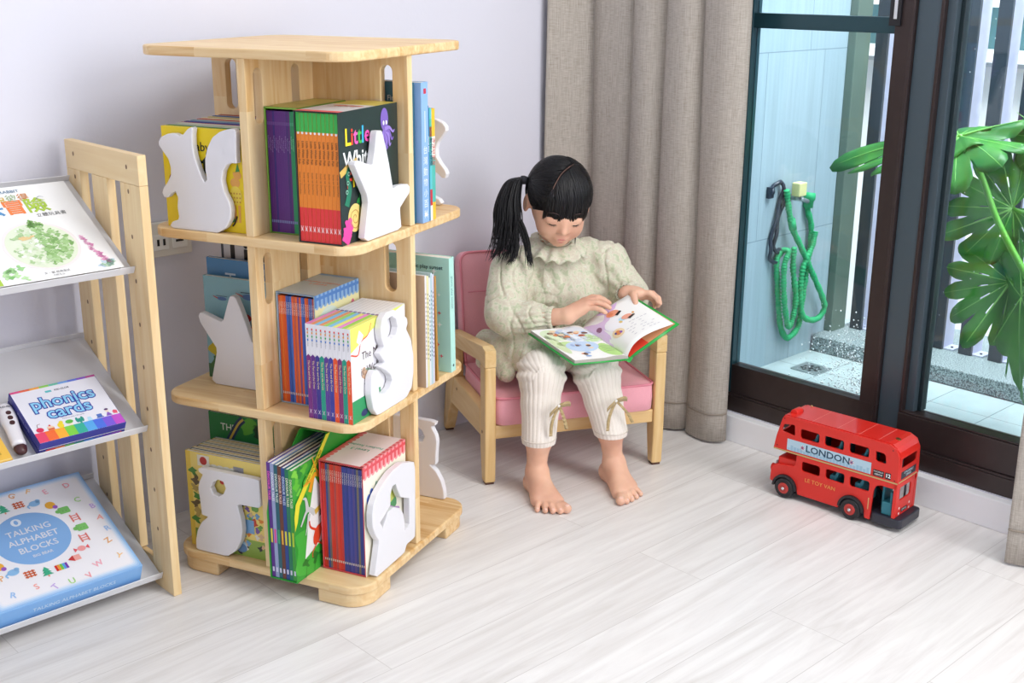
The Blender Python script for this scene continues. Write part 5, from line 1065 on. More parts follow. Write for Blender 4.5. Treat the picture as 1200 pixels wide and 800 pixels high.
# ---------------------------------------------------------------- blended-volume modelling (signed distances -> one continuous skin)
class Vol:
    def __init__(s, lo, hi, h):
        s.lo = np.array(lo, float); s.h = h; s.n = np.ceil((np.array(hi)-s.lo)/h).astype(int)+1
        s.g = np.full(s.n, .05, np.float32)
    def _sub(s, lo, hi):
        a = np.maximum(np.floor((lo-s.lo)/s.h).astype(int), 0); b = np.minimum(np.ceil((hi-s.lo)/s.h).astype(int)+1, s.n)
        if (b <= a).any(): return None
        ax = [s.lo[i]+s.h*np.arange(a[i], b[i]) for i in range(3)]
        X = np.meshgrid(*ax, indexing='ij', sparse=True)
        return tuple(slice(a[i], b[i]) for i in range(3)), X
    def _mix(s, sl, d, k, sub=False):
        g = s.g[sl]
        if sub: d = -d; t = np.clip(.5-.5*(d-g)/k, 0, 1); s.g[sl] = g*(t)+d*(1-t)+k*t*(1-t) if k else np.maximum(g, d); return
        if k: t = np.clip(.5+.5*(g-d)/k, 0, 1); s.g[sl] = g*(1-t)+d*t-k*t*(1-t)
        else: s.g[sl] = np.minimum(g, d)
    def cap(s, a, b, ra, rb=None, k=.01, sub=False, fl=None):
        rb = ra if rb is None else rb; a = np.array(a, float); b = np.array(b, float); m = max(ra, rb)+k+s.h*2
        r = s._sub(np.minimum(a, b)-m, np.maximum(a, b)+m)
        if r is None: return
        sl, X = r; d = b-a; L = float(d@d) or 1e-12
        t = np.clip(((X[0]-a[0])*d[0]+(X[1]-a[1])*d[1]+(X[2]-a[2])*d[2])/L, 0, 1)
        D = np.sqrt((X[0]-a[0]-t*d[0])**2+(X[1]-a[1]-t*d[1])**2+(X[2]-a[2]-t*d[2])**2)-(ra+(rb-ra)*t)
        s._mix(sl, D, k, sub)
    def ell(s, c, r, M=None, k=.01, sub=False):
        c = np.array(c, float); r = np.array(r, float); m = r.max()+k+s.h*2
        q = s._sub(c-m, c+m)
        if q is None: return
        sl, X = q; P_ = [X[i]-c[i] for i in range(3)]
        if M is not None: M = np.array(M, float); P_ = [sum(M[j, i]*P_[j] for j in range(3)) for i in range(3)]   # columns of M are the local axes
        k0 = np.sqrt(sum((P_[i]/r[i])**2 for i in range(3))); k1 = np.sqrt(sum((P_[i]/r[i]**2)**2 for i in range(3)))
        D = np.where(k1 > 1e-9, k0*(k0-1)/np.maximum(k1, 1e-9), -r.min()); s._mix(sl, D, k, sub)
    def chain(s, pts, rs, k=.01):
        for i in range(len(pts)-1): s.cap(pts[i], pts[i+1], rs[i], rs[i+1], k)
    def mesh(s):
        g = s.g; ins = g < 0
        c = [ins[x:ins.shape[0]-1+x, y:ins.shape[1]-1+y, z:ins.shape[2]-1+z] for x in (0, 1) for y in (0, 1) for z in (0, 1)]
        any_ = c[0].copy(); all_ = c[0].copy()
        for q in c[1:]: any_ |= q; all_ &= q
        act = any_ & ~all_; idx = np.argwhere(act); N = len(idx); ids = np.full(act.shape, -1, np.int32); ids[act] = np.arange(N)
        acc = np.zeros((N, 3)); cnt = np.zeros(N)
        cor = [(x, y, z) for x in (0, 1) for y in (0, 1) for z in (0, 1)]
        val = {q: g[idx[:, 0]+q[0], idx[:, 1]+q[1], idx[:, 2]+q[2]] for q in cor}
        for q in cor:
            for ax in range(3):
                if q[ax]: continue
                p = list(q); p[ax] = 1; p = tuple(p); a, b = val[q], val[p]; m = (a < 0) != (b < 0)
                t = np.where(m, a/np.where(m, a-b, 1), 0); pos = np.tile(np.array(q, float), (N, 1)); pos[:, ax] += t
                acc[m] += pos[m]; cnt += m
        V = s.lo+s.h*(idx+acc/cnt[:, None]); F = []
        for ax in range(3):
            a = ins; sl0 = [slice(None)]*3; sl1 = [slice(None)]*3; sl0[ax] = slice(0, -1); sl1[ax] = slice(1, None)
            cr = a[tuple(sl0)] != a[tuple(sl1)]; e = np.argwhere(cr); o = [i for i in range(3) if i != ax]
            e = e[(e[:, o[0]] > 0) & (e[:, o[1]] > 0) & (e[:, o[0]] < a.shape[o[0]]-1) & (e[:, o[1]] < a.shape[o[1]]-1)]
            def cell(du, dv): c_ = e.copy(); c_[:, o[0]] += du; c_[:, o[1]] += dv; return ids[c_[:, 0], c_[:, 1], c_[:, 2]]
            q4 = np.stack([cell(-1, -1), cell(0, -1), cell(0, 0), cell(-1, 0)], 1)
            sign = a[e[:, 0], e[:, 1], e[:, 2]]; fl = sign if ax != 1 else ~sign
            q4[~fl] = q4[~fl][:, ::-1]; F.append(q4)
        return V, np.concatenate(F)
def vmesh(name, V, F, mats, parent, smooth_it=0, mi=None):
    me = bpy.data.meshes.new(name); me.vertices.add(len(V)); me.vertices.foreach_set('co', np.ascontiguousarray(V, np.float32).ravel())
    me.loops.add(F.size); me.loops.foreach_set('vertex_index', np.ascontiguousarray(F, np.int32).ravel()); me.polygons.add(len(F))
    me.polygons.foreach_set('loop_start', np.arange(0, F.size, 4, dtype=np.int32)); me.update(calc_edges=True); me.validate()
    for m in mats: me.materials.append(m)
    me.polygons.foreach_set('use_smooth', np.ones(len(me.polygons), bool))
    if mi is not None: me.polygons.foreach_set('material_index', mi.astype(np.int32))
    o = bpy.data.objects.new(name, me); COL.objects.link(o); o.parent = parent
    if smooth_it:
        s = o.modifiers.new('smooth', 'SMOOTH'); s.factor = .5; s.iterations = smooth_it
    return o
def relax(V, F, it=2, f=.5):
    a = np.concatenate([F[:, 0], F[:, 1], F[:, 2], F[:, 3]]); b = np.concatenate([F[:, 1], F[:, 2], F[:, 3], F[:, 0]])
    n = len(V); deg = np.bincount(a, minlength=n)+np.bincount(b, minlength=n)
    for _ in range(it):
        S = np.stack([np.bincount(a, V[b, i], n)+np.bincount(b, V[a, i], n) for i in range(3)], 1)/np.maximum(deg, 1)[:, None]; V = V+(S-V)*f
    return V
def normals(V, F):
    fn = np.cross(V[F[:, 2]]-V[F[:, 0]], V[F[:, 3]]-V[F[:, 1]]); N = np.zeros_like(V)
    for k in range(4): np.add.at(N, F[:, k], fn)
    return N/np.maximum(np.linalg.norm(N, axis=1), 1e-12)[:, None]

# ---------------------------------------------------------------- girl (x: along the chair, y: towards its back, z: up)
girl = empty('person', CO, CZ); tag(girl, 'girl with a black ponytail reading in a pale green blouse and ribbed leggings, seated barefoot', 'person')
def skin_mat():
    m, nt, b = base_mat('skin'); N = nt.nodes; L = nt.links
    tc = N.new('ShaderNodeTexCoord'); n = N.new('ShaderNodeTexNoise'); n.inputs['Scale'].default_value = 14; n.inputs['Detail'].default_value = 3
    r = N.new('ShaderNodeValToRGB'); r.color_ramp.elements[0].position = .35; r.color_ramp.elements[0].color = lin('#dca78e'); r.color_ramp.elements[1].position = .68; r.color_ramp.elements[1].color = lin('#edbfa3')
    L.new(tc.outputs['Object'], n.inputs['Vector']); L.new(n.outputs['Fac'], r.inputs[0]); L.new(r.outputs[0], b.inputs['Base Color'])
    b.inputs['Roughness'].default_value = .5; b.inputs['Subsurface Weight'].default_value = .12; b.inputs['Subsurface Radius'].default_value = (.012, .004, .002); b.inputs['Specular IOR Level'].default_value = .35
    return m
SKIN = skin_mat(); NAIL = P('fingernail', '#f0c4b4', .3)
HAIR = None
def hair_mat():
    m, nt, b = base_mat('black_hair'); N = nt.nodes; L = nt.links
    b.inputs['Base Color'].default_value = lin('#0d0c10'); b.inputs['Roughness'].default_value = .38; b.inputs['Specular IOR Level'].default_value = .38
    tc = N.new('ShaderNodeTexCoord'); mp = N.new('ShaderNodeMapping'); mp.inputs['Scale'].default_value = (500, 500, 25); n = N.new('ShaderNodeTexNoise'); n.inputs['Scale'].default_value = 1
    bp = N.new('ShaderNodeBump'); bp.inputs['Strength'].default_value = .5; bp.inputs['Distance'].default_value = .001
    L.new(tc.outputs['Object'], mp.inputs[0]); L.new(mp.outputs[0], n.inputs[0]); L.new(n.outputs['Fac'], bp.inputs['Height']); L.new(bp.outputs[0], b.inputs['Normal']); return m
HAIR = hair_mat()
# head frame
HC = np.array([-.0132, .1218, .6659])           # centre of the skull
yaw, pit = R(-6.46), R(19.4)
f_h = np.array([math.sin(yaw), -math.cos(yaw), 0]); side_h = np.array([math.cos(yaw), math.sin(yaw), 0])     # side_h: towards the photo's right
hy = f_h*math.cos(pit)+np.array([0, 0, -math.sin(pit)]); hz = np.array([0, 0, math.cos(pit)])+f_h*math.sin(pit); hx = side_h
rollh = R(4.09); hx, hz = hx*math.cos(rollh)-hz*math.sin(rollh)*1, hz*math.cos(rollh)+hx*math.sin(rollh)
HM = np.stack([hx, hy, hz], 1)
def H_(x, y, z): return HC+HM @ np.array([x, y, z])
body = Vol((-.28, -.235, -.004), (.27, .30, .80), .0024)
B = body
# head
B.ell(H_(0, -.010, .022), (.0715, .084, .078), HM, .01)
B.ell(H_(0, .020, -.022), (.055, .060, .058), HM, .03)
for s in (-1, 1):
    B.ell(H_(s*.030, .047, -.037), (.0235, .023, .025), HM, .022)
B.ell(H_(0, .054, -.069), (.020, .018, .016), HM, .020)
B.cap(H_(0, .076, -.002), H_(0, .082, -.024), .006, .0075, .012)
B.ell(H_(0, .0865, -.030), (.0085, .0085, .0075), HM, .007)
for s in (-1, 1):
    B.ell(H_(s*.0095, .079, -.0325), (.0055, .0065, .005), HM, .004)
    B.ell(H_(s*.029, .0655, -.006), (.015, .0105, .009), HM, .009)
B.ell(H_(0, .0715, -.0545), (.016, .008, .0060), HM, .008)
B.ell(H_(0, .070, -.0610), (.012, .008, .0055), HM, .007)
for s in (-1, 1):      # ears
    B.ell(H_(s*.0770, -.012, -.006), (.0075, .015, .024), HM, .005)
    B.cap(H_(s*.070, -.004, -.006), H_(s*.075, -.010, -.006), .008, .006, .006)
    B.ell(H_(s*.084, -.004, -.003), (.005, .0085, .014), HM, .003, True)
NK = np.array([-.008, .165, .56])
B.cap(H_(0, -.025, -.05), NK, .031, .033, .012)
# torso (under the blouse), hips, legs
B.cap(NK, (0, .182, .505), .034, .044, .03); B.cap((-.070, .178, .498), (.072, .172, .508), .032, .032, .03)
B.ell((0, .178, .41), (.080, .055, .10), None, .03); B.ell((0, .185, .30), (.095, .075, .07), None, .03)
LEG = {'R': [(-.058, .19, .288), (-.104, -.035, .287), (-.124, -.078, .140), (-.126, -.068, .055)], 'L': [(.058, .19, .288), (.040, -.030, .276), (.060, -.078, .140), (.074, -.066, .055)]}
for k_, L4 in LEG.items():
    B.cap(L4[0], L4[1], .050, .040, .02); B.cap(L4[1], L4[2], .038, .033, .015); B.cap(L4[2], L4[3], .030, .0225, .012)
def foot(ank, heel, toe1, toe5, sd):
    heel = np.array(heel, float); t1 = np.array(toe1, float); t5 = np.array(toe5, float); ank = np.array(ank, float)
    B.cap(ank, heel+(0, 0, .024), .0225, .024, .015)
    B.ell(heel+(0, 0, .020), (.0225, .024, .0215), None, .014)
    b1 = heel+(t1-heel)*.70; b5 = heel+(t5-heel)*.66
    for t in (0, .33, .66, 1):
        b = b1*(1-t)+b5*t; B.cap(heel+(0, 0, .020), b+(0, 0, .0135), .018, .0125, .012)
        B.cap(ank+(0, -.012, -.004), b+(0, 0, .014), .017, .010, .02)
    fwd = (t1+t5)/2-heel; fwd /= np.linalg.norm(fwd)
    for i in range(5):
        t = i/4; tip = t1*(1-t)+t5*t; 
        base = b1*(1-t)+b5*t; tip = base+(tip-base)*1.0; tip = tip+fwd*(.004, .006, .005, .002, -.004)[i]
        r = (.0115, .0078, .0074, .0070, .0068)[i]
        mid = base+(tip-base)*.55
        B.cap(base+(0, 0, .012), mid+(0, 0, .0145 if i else .0135), .009, r*.92, .006); B.cap(mid+(0, 0, .0145 if i else .0135), tip-fwd*r+(0, 0, r*.98), r*.9, r, .0022)
        TOES.append((tip-fwd*r*.75+np.array((0, 0, r*1.72)), fwd, r))
TOES = []
foot(LEG['R'][3], (-.128, -.058, 0), (-.096, -.212, 0), (-.161, -.192, 0), 1)
foot(LEG['L'][3], (.072, -.050, 0), (.041, -.207, 0), (.106, -.178, 0), -1)
# arms
SR, ER, WR = np.array((-.112, .172, .498)), np.array((-.150, .082, .388)), np.array((-.028, -.002, .418))
SL, EL_, WL = np.array((.116, .165, .508)), np.array((.178, .095, .412)), np.array((.134, .024, .452))
B.cap(SR, ER, .034, .029, .015); B.cap(ER, WR, .027, .0195, .012); B.cap(SL, EL_, .034, .029, .015); B.cap(EL_, WL, .027, .0195, .012)
FING = []
def finger(pts, r0, r1, k=.002):
    n = len(pts)-1; rs = [r0+(r1-r0)*i/n for i in range(n+1)]
    for i in range(n): B.cap(pts[i], pts[i+1], rs[i], rs[i+1], k if i else .004)
    FING.append((np.array(pts[-1], float), np.array(pts[-1], float)-np.array(pts[-2], float), rs[-1]))
# her right hand, palm down over the open page, fingers pointing across
kn = {'i': (.020, .020, .444), 'm': (.021, .006, .4475), 'r': (.0175, -.007, .4445), 'p': (.0105, -.0185, .438)}
for q in kn.values(): B.cap(WR, q, .0175, .0098, .008)
B.ell((.000, .002, .430), (.026, .022, .014), None, .01)
tips = {'i': [(.020, .020, .444), (.042, .020, .453), (.058, .016, .452), (.070, .012, .447)], 'm': [(.021, .006, .4475), (.045, .001, .4545), (.062, -.006, .451), (.074, -.011, .444)],
        'r': [(.0175, -.007, .4445), (.040, -.016, .449), (.056, -.024, .445), (.067, -.030, .438)], 'p': [(.0105, -.0185, .438), (.030, -.030, .440), (.043, -.038, .436), (.052, -.043, .430)]}
for k_, p_ in tips.items(): finger(p_, .0082 if k_ != 'p' else .0070, .0062 if k_ != 'p' else .0054)
finger([(-.014, .014, .424), (.006, .030, .424), (.022, .038, .420), (.036, .040, .416)], .0105, .0068)
# her left hand holding the raised page and cover: thumb in front on the page, fingers curled under the cover
kL = {'i': (.160, .000, .4600), 'm': (.170, .008, .456), 'r': (.176, .018, .450), 'p': (.178, .028, .443)}
for q in kL.values(): B.cap(WL, q, .0172, .0095, .008)
B.ell((.150, .014, .458), (.022, .024, .015), None, .01)
finger([(.160, .000, .460), (.178, -.014, .462), (.190, -.022, .452), (.196, -.024, .441)], .0080, .0060)
finger([(.170, .008, .456), (.190, -.004, .457), (.203, -.010, .446), (.205, -.016, .434)], .0082, .0062)
finger([(.176, .018, .450), (.196, .008, .449), (.207, .000, .437), (.205, -.006, .426)], .0080, .0060)
finger([(.178, .028, .443), (.195, .020, .440), (.204, .012, .430), (.202, .006, .420)], .0070, .0054)
finger([(.140, .010, .458), (.138, -.008, .460), (.135, -.022, .453), (.133, -.034, .4455)], .0105, .0072)
V, F = B.mesh(); V = relax(V, F, 2, .45)
vmesh('body', V, F, [SKIN], girl)
del body, B.g
# face details
LIPM = P('lips', '#cf7f78', .4); LASH = P('lashes', '#1a1214', .6); BROW = P('brow', '#3a2a28', .8)
def hp(pts): return [Vector(H_(*p)) for p in pts]
q = MB(); q.tube(hp([(-.0150, .0705, -.0560), (-.009, .0772, -.0550), (-.003, .0800, -.0538), (0, .0798, -.0545), (.003, .0800, -.0538), (.009, .0772, -.0550), (.0150, .0705, -.0560)]), [.0006, .0018, .0023, .0020, .0023, .0018, .0006], LIPM, 8, flat=.8)
q.tube(hp([(-.0130, .0710, -.0580), (-.007, .0765, -.0603), (0, .0785, -.0612), (.007, .0765, -.0603), (.0130, .0710, -.0580)]), [.0006, .0020, .0025, .0020, .0006], LIPM, 8); q.build('lips', girl)
for s in (-1, 1):
    q = MB(); lid = [(s*.0150, .0752, -.0105), (s*.0215, .0785, -.0138), (s*.029, .0780, -.0150), (s*.0365, .0735, -.0138), (s*.043, .0665, -.0100)]
    q.tube(hp(lid), [.0005, .0010, .0012, .0011, .0005], LASH, 6)
    for k in range(9):
        t = .15+.1*k; c_ = spline(lid, 8); a = c_[int(t*len(c_))]; q.tube(hp([a, (a[0]+s*.0012*(t-.3), a[1]+.0026, a[2]-.0022), (a[0]+s*.002*(t-.2), a[1]+.0042, a[2]-.0028)]), [.0004, .0003, .0001], LASH, 4)
    q.build('eyelashes', girl)
    q = MB(); q.tube(hp([(s*.014, .0795, .013), (s*.025, .0800, .018), (s*.036, .0745, .0175), (s*.045, .066, .013)]), [.0010, .0016, .0014, .0005], BROW, 6); q.build('eyebrow', girl)
for i, (p_, d_, r) in enumerate(TOES[:5]+TOES[5:]):
    q = MB(); M = frame(Vector(p_), Vector(np.cross(d_, (0, 0, 1))), Vector(d_+np.array((0, 0, -.35)))); q.M = M @ Matrix.Diagonal((r*.55, r*.5, r*.22, 1)); q.lathe([(.1, .9), (.6, .8), (1, .1), (.9, -.3)], NAIL, 14); q.build('toenail', girl)

# hair: cap following the skull, then combed strands over it
hv = Vol(HC-.13, HC+.13, .0022)
hv.ell(H_(0, -.013, .026), (.0775, .0915, .0835), HM, .0)
hv.ell(H_(0, .070, -.062), (.086, .080, .074), HM, .004, True)         # open over the face
hv.ell(H_(0, -.005, -.105), (.085, .085, .055), HM, .01, True)         # nape
for s in (-1, 1): hv.ell(H_(s*.090, -.004, -.018), (.028, .026, .036), HM, .006, True)
V, F = hv.mesh(); V = relax(V, F, 3, .5); vmesh('hair_cap', V, F, [HAIR], girl)
rs = random.Random(21); q = MB()
def on_skull(x, y, z, off=0):
    """push a head-frame point onto the hair surface"""
    v = np.array([x, y+.013, z-.026]); k = 1/math.sqrt((v[0]/.0785)**2+(v[1]/.0925)**2+(v[2]/.0845)**2); v = v*(k*(1+off)); return (v[0], v[1]-.013, v[2]+.026)
PART = [(-.050, .070, .040), (-.044, .066, .058), (-.034, .054, .082), (-.016, .034, .101), (.004, .016, .109), (.020, .000, .110)]
def along(path, t):
    t = min(.9999, max(0, t))*(len(path)-1); i = int(t); w = t-i; return [path[i][j]*(1-w)+path[i+1][j]*w for j in range(3)]
# side hair combed back to each tie
for s in (-1, 1):
    tie = (-.084, -.030, .046) if s < 0 else (.060, -.088, .012)
    edge = [(-.073, .020, .000), (-.068, .046, .018)]+PART[:1]+PART+[(.012, -.045, .10), (.0, -.085, .075), (0, -.103, .02), (-.02, -.095, -.02), (-.050, -.07, -.035), (-.070, -.035, -.020)] if s < 0 else \
           [(.073, .020, .000), (.070, .046, .020), (.062, .060, .045), (.045, .058, .075), (.030, .030, .10), (.020, .0, .110), (.012, -.045, .10), (.0, -.085, .075), (0, -.103, .02), (.02, -.095, -.02), (.050, -.07, -.035), (.070, -.035, -.020)]
    n_ = 300
    for i in range(n_):
        st = along(edge, (i+rs.uniform(-.4, .4))/(n_-1)); off = rs.uniform(.000, .016); P_ = []; w0 = rs.uniform(0, .25) if rs.random() < .35 else 0
        for k in range(10):
            w = w0+(1-w0)*k/9; p = [st[j]*(1-w)+tie[j]*w for j in range(3)]; p[1] += .010*math.tanh(st[1]/.04)*math.sin(PI*w); P_.append(on_skull(p[0], p[1], p[2]+.002, off+.018*math.sin(PI*w)**.7*(k > 0)))
        P_[-1] = (tie[0]*1.03, tie[1], tie[2])
        q.tube(hp(P_), [.0006]+[.0020]*7+[.0016, .0012], HAIR, 5, flat=.5)
# bangs: from the parting and crown forward and down over the brow
for i in range(330):
    t = i/329; x = -.054+.118*t+rs.uniform(-.002, .002); st = along(PART, .25+.75*min(1, max(0, t*1.15+rs.uniform(-.12, .12)))); off = rs.uniform(.016, .045)
    zend = -.010+rs.uniform(-.004, .004)-.006*math.cos((t-.5)*4)
    hem = (x, .0, zend); P_ = []
    yb = .068*math.sqrt(max(.05, 1-(x/.078)**2))+.012
    for k in range(12):
        s = k/11; w = s/.78
        if w < 1:
            p = [st[0]*(1-w)+x*w, st[1]*(1-w)+yb*w, st[2]*(1-w)+.045*w]; P_.append(on_skull(p[0], p[1], p[2], off*min(1, .25+w)+.02*math.sin(PI*w)))
        else:
            p0 = on_skull(x, yb, .045, off); u = (s-.78)/.22; P_.append((p0[0], p0[1]+.002*math.sin(PI*u)-.001*u, p0[2]*(1-u)+zend*u))
    q.tube(hp(P_), [.0008]+[.0023]*8+[.0018, .0011, .0004], HAIR, 5, flat=.55)
q.build('hair_strands', girl)
def tail(s, pts, rad, n, seed, nm='ponytail', spread=0):
    rs = random.Random(seed); q = MB(); base = spline(pts, 6); N = len(base)
    for i in range(n):
        a = rs.uniform(0, 2*PI); rr = math.sqrt(rs.random()); cut = rs.uniform(.66, 1); ph = rs.uniform(0, 6); wav = rs.uniform(.0, .004); P_ = []; sx = rs.gauss(0, spread)
        M = int(N*cut)
        for k in range(M):
            t = k/(N-1); w = rad(t)*rr; c = base[k]
            P_.append((c[0]+w*math.cos(a)+wav*math.sin(6*t+ph)*t+sx*max(0, t-.5)**2*4, c[1]+w*.75*math.sin(a), c[2]+.004*math.sin(a*2)*t))
        R_ = [.0019*(1-.35*k/M) for k in range(M-3)]+[.0010, .0006, .0003]; q.tube(P_, R_, HAIR, 4, flat=.6)
    return q.build(nm, girl)
T0 = H_(-.088, -.030, .046)
tail(-1, [T0, T0+(-.012, .004, .004), (-.120, .150, .716), (-.133, .145, .674), (-.138, .135, .621), (-.148, .125, .572), (-.164, .118, .528)], lambda t: .007+.029*min(1, t*1.7)**1.1*(1 if t < .75 else 1-.9*(t-.75)), 380, 3, 'ponytail', .016)
tail(-1, [(-.140, .135, .63), (-.150, .122, .588), (-.168, .118, .558), (-.189, .115, .532)], lambda t: .013*(1-.6*t), 60, 5, 'loose_lock', .006)
tail(-1, [(-.128, .132, .65), (-.112, .120, .622), (-.101, .103, .580), (-.098, .090, .548), (-.097, .082, .512)], lambda t: .013*(1-.6*t), 70, 9, 'loose_lock', .005)
tail(-1, [(-.130, .128, .61), (-.126, .112, .575), (-.134, .100, .548), (-.152, .094, .528)], lambda t: .012*(1-.6*t), 50, 10, 'loose_lock', .005)
T1 = H_(.060, -.096, .010)
tail(1, [T1, T1+(.0, .014, -.006), T1+(-.002, .016, -.03), T1+(-.01, .005, -.09), T1+(-.01, -.005, -.13)], lambda t: .006+.010*min(1, t*2), 70, 4)
tail(1, [(.030, .085, .650), (.020, .084, .60), (.016, .082, .555)], lambda t: .0016, 5, 6, 'loose_lock')
for T_, s in ((T0, -1), (T1, 1)):
    q = MB(); d = Vector((s*.012, .002, .002)); q.tube([Vector(T_)-d*.6, Vector(T_), Vector(T_)+d*.6], [.0095, .0108, .0095], P('hair_tie', '#1c1c26', .7), 14, flat=1); q.build('hair_tie', girl)
# parting: narrow strip of scalp showing between the combed sections
q = MB(); q.tube(hp(spline([on_skull(p[0], p[1], p[2], .022+.004*k) for k, p in enumerate(PART[::-1])], 6)), [.0007]*4+[.0013]*(5*6-6)+[.0009]*3, P('scalp', '#7d5f55', .8), 6, flat=.5); q.build('parting', girl)

# ---------------------------------------------------------------- blouse
def blouse_mat():
    m, nt, b = base_mat('pale_green_print_cotton'); N = nt.nodes; L = nt.links
    tc = N.new('ShaderNodeTexCoord'); n = N.new('ShaderNodeTexNoise'); n.inputs['Scale'].default_value = 85; n.inputs['Detail'].default_value = 6; n.inputs['Distortion'].default_value = .4
    r = N.new('ShaderNodeValToRGB'); e = r.color_ramp.elements; e[0].position = .36; e[0].color = lin('#bfc6a6'); e[1].position = .48; e[1].color = lin('#dcd9c4'); x = e.new(.60); x.color = lin('#d2c8b4'); y = e.new(.70); y.color = lin('#dedfce')
    L.new(tc.outputs['Object'], n.inputs[0]); L.new(n.outputs['Fac'], r.inputs[0]); L.new(r.outputs[0], b.inputs['Base Color']); b.inputs['Roughness'].default_value = .85; b.inputs['Sheen Weight'].default_value = .15
    mp = N.new('ShaderNodeMapping'); mp.inputs['Scale'].default_value = (30, 30, 12); L.new(tc.outputs['Object'], mp.inputs[0]); n2 = N.new('ShaderNodeTexNoise'); n2.inputs['Scale'].default_value = 1; n2.inputs['Detail'].default_value = 4; n2.inputs['Distortion'].default_value = .8; L.new(mp.outputs[0], n2.inputs[0])
    bp = N.new('ShaderNodeBump'); bp.inputs['Strength'].default_value = .6; bp.inputs['Distance'].default_value = .006; L.new(n2.outputs['Fac'], bp.inputs['Height']); L.new(bp.outputs[0], b.inputs['Normal']); return m
CLO = blouse_mat()
bl = Vol((-.27, -.13, .20), (.27, .30, .63), .003)
bl.cap((-.01, .168, .545), (0, .178, .465), .048, .088, .03); bl.ell((0, .165, .42), (.112, .082, .10), None, .03)
bl.ell((0, .165, .345), (.128, .10, .06), None, .03)
bl.ell((.055, .175, .405), (.085, .085, .075), None, .02)
# skirt part spreading over lap and seat
bl.ell((-.02, .12, .305), (.150, .125, .055), None, .03); bl.cap((-.150, .12, .30), (-.165, .06, .262), .040, .022, .03); bl.cap((-.165, .20, .30), (-.185, .18, .262), .040, .020, .03)
bl.cap((-.105, .10, .325), (-.110, .035, .318), .050, .042, .02); bl.cap((.06, .10, .31), (.05, .03, .305), .055, .040, .02); bl.cap((.13, .15, .29), (.15, .12, .262), .04, .02, .03)
# puffed sleeves
bl.cap((-.085, .172, .520), (-.118, .162, .502), .038, .048, .02); bl.cap((-.126, .155, .490), (-.158, .100, .405), .052, .050, .018); bl.ell((-.150, .088, .398), (.046, .048, .044), None, .015)
bl.cap((-.150, .085, .396), (-.100, .050, .402), .043, .041, .012); bl.cap((-.100, .050, .400), (-.072, .029, .405), .041, .026, .008)
bl.cap((.085, .165, .530), (.120, .157, .514), .040, .050, .02); bl.cap((.132, .152, .500), (.180, .108, .425), .052, .047, .018); bl.ell((.182, .100, .418), (.040, .044, .038), None, .015)
bl.cap((.180, .096, .420), (.150, .055, .438), .039, .038, .012); bl.cap((.150, .055, .438), (.137, .036, .447), .036, .026, .008)
# open hem underneath and over the thighs
V, F = bl.mesh(); V = relax(V, F, 3, .5); Nn = normals(V, F)
def folds(V, Nn, c, axis, kf, amp, r0, r1):
    c = np.array(c); ax = np.array(axis, float); ax /= np.linalg.norm(ax); u = np.cross(ax, (0, 0, 1.)); u /= np.linalg.norm(u); w = np.cross(ax, u); d = V-c
    h = d@ax; a = np.arctan2(d@u, d@w); fall = np.clip((h-r0)/(r1-r0), 0, 1)*(np.linalg.norm(d-np.outer(h, ax), axis=1) < .08)*(h < r1+.02); return Nn*(amp*fall*np.sin(kf*a+3*np.sin(a)))[:, None]
V2 = V.copy()
V2 += folds(V, Nn, (-.150, .085, .396), (.08, -.057, .010), 14, .0030, .01, .085)
V2 += folds(V, Nn, (.180, .096, .420), (-.044, -.062, .028), 14, .0028, .005, .07)
V2 += folds(V, Nn, (-.16, .10, .41), (.05, .07, .09), 9, .0030, .02, .11)
V2 += folds(V, Nn, (.18, .11, .42), (-.06, .055, .07), 9, .0030, .02, .10)
m_ = np.array([mnoise.noise(Vector((p[0]*13, p[1]*13, p[2]*9))) for p in V]); m2 = np.array([mnoise.noise(Vector((p[0]*38+5, p[1]*22, p[2]*14))) for p in V])
sk = np.clip((.37-V[:, 2])/.06, 0, 1); low = np.sin(np.arctan2(V[:, 1]-.13, V[:, 0])*17+V[:, 2]*30)
m3 = np.array([mnoise.noise(Vector((p[0]*20+9, p[1]*20, p[2]*11+p[0]*14))) for p in V]); cr = np.clip(1-np.abs(m3)*7, 0, 1)**1.5
arm = np.clip((np.abs(V[:, 0])-.085)/.03, 0, 1)
V2 += Nn*(.0058*m_+.0024*m2-.0050*cr*(.35+.65*arm)+.0032*sk*low)[:, None]
# front gathers below the yoke
fr_ = (np.abs(V[:, 0]) < .10)*(V[:, 1] < .17)*np.clip((V[:, 2]-.37)/.12, 0, 1)
V2 += Nn*(.0018*fr_*np.sin(V[:, 0]*210+2*np.sin(V[:, 2]*25)))[:, None]
vmesh('blouse', V2, F, [CLO], girl)
# ruffled collar: two wavy layers round the neck
for lay, (rin, rout, zz, amp, wn) in enumerate(((.036, .071, .572, .0055, 12), (.035, .044, .580, .003, 11))):
    q = MB(); c = np.array((-.010, .148, zz))
    def fn(u, v, rin=rin, rout=rout, amp=amp, wn=wn, lay=lay):
        a = 2*PI*u; r = rin+(rout-rin)*v+amp*.45*v*math.sin(wn*a+1); ex = 1.06; tilt = .34*math.sin(a)*r
        z = (-.018 if not lay else .004)*v*v-.002*v+amp*v*math.sin(wn*a+.6*math.sin(3*a)); return (c[0]+ex*r*math.cos(a), c[1]+.92*r*math.sin(a)-.004, c[2]+tilt+z)
    q.slab(fn, 170, 8, .0014, CLO); q.build('ruffled_collar', girl)
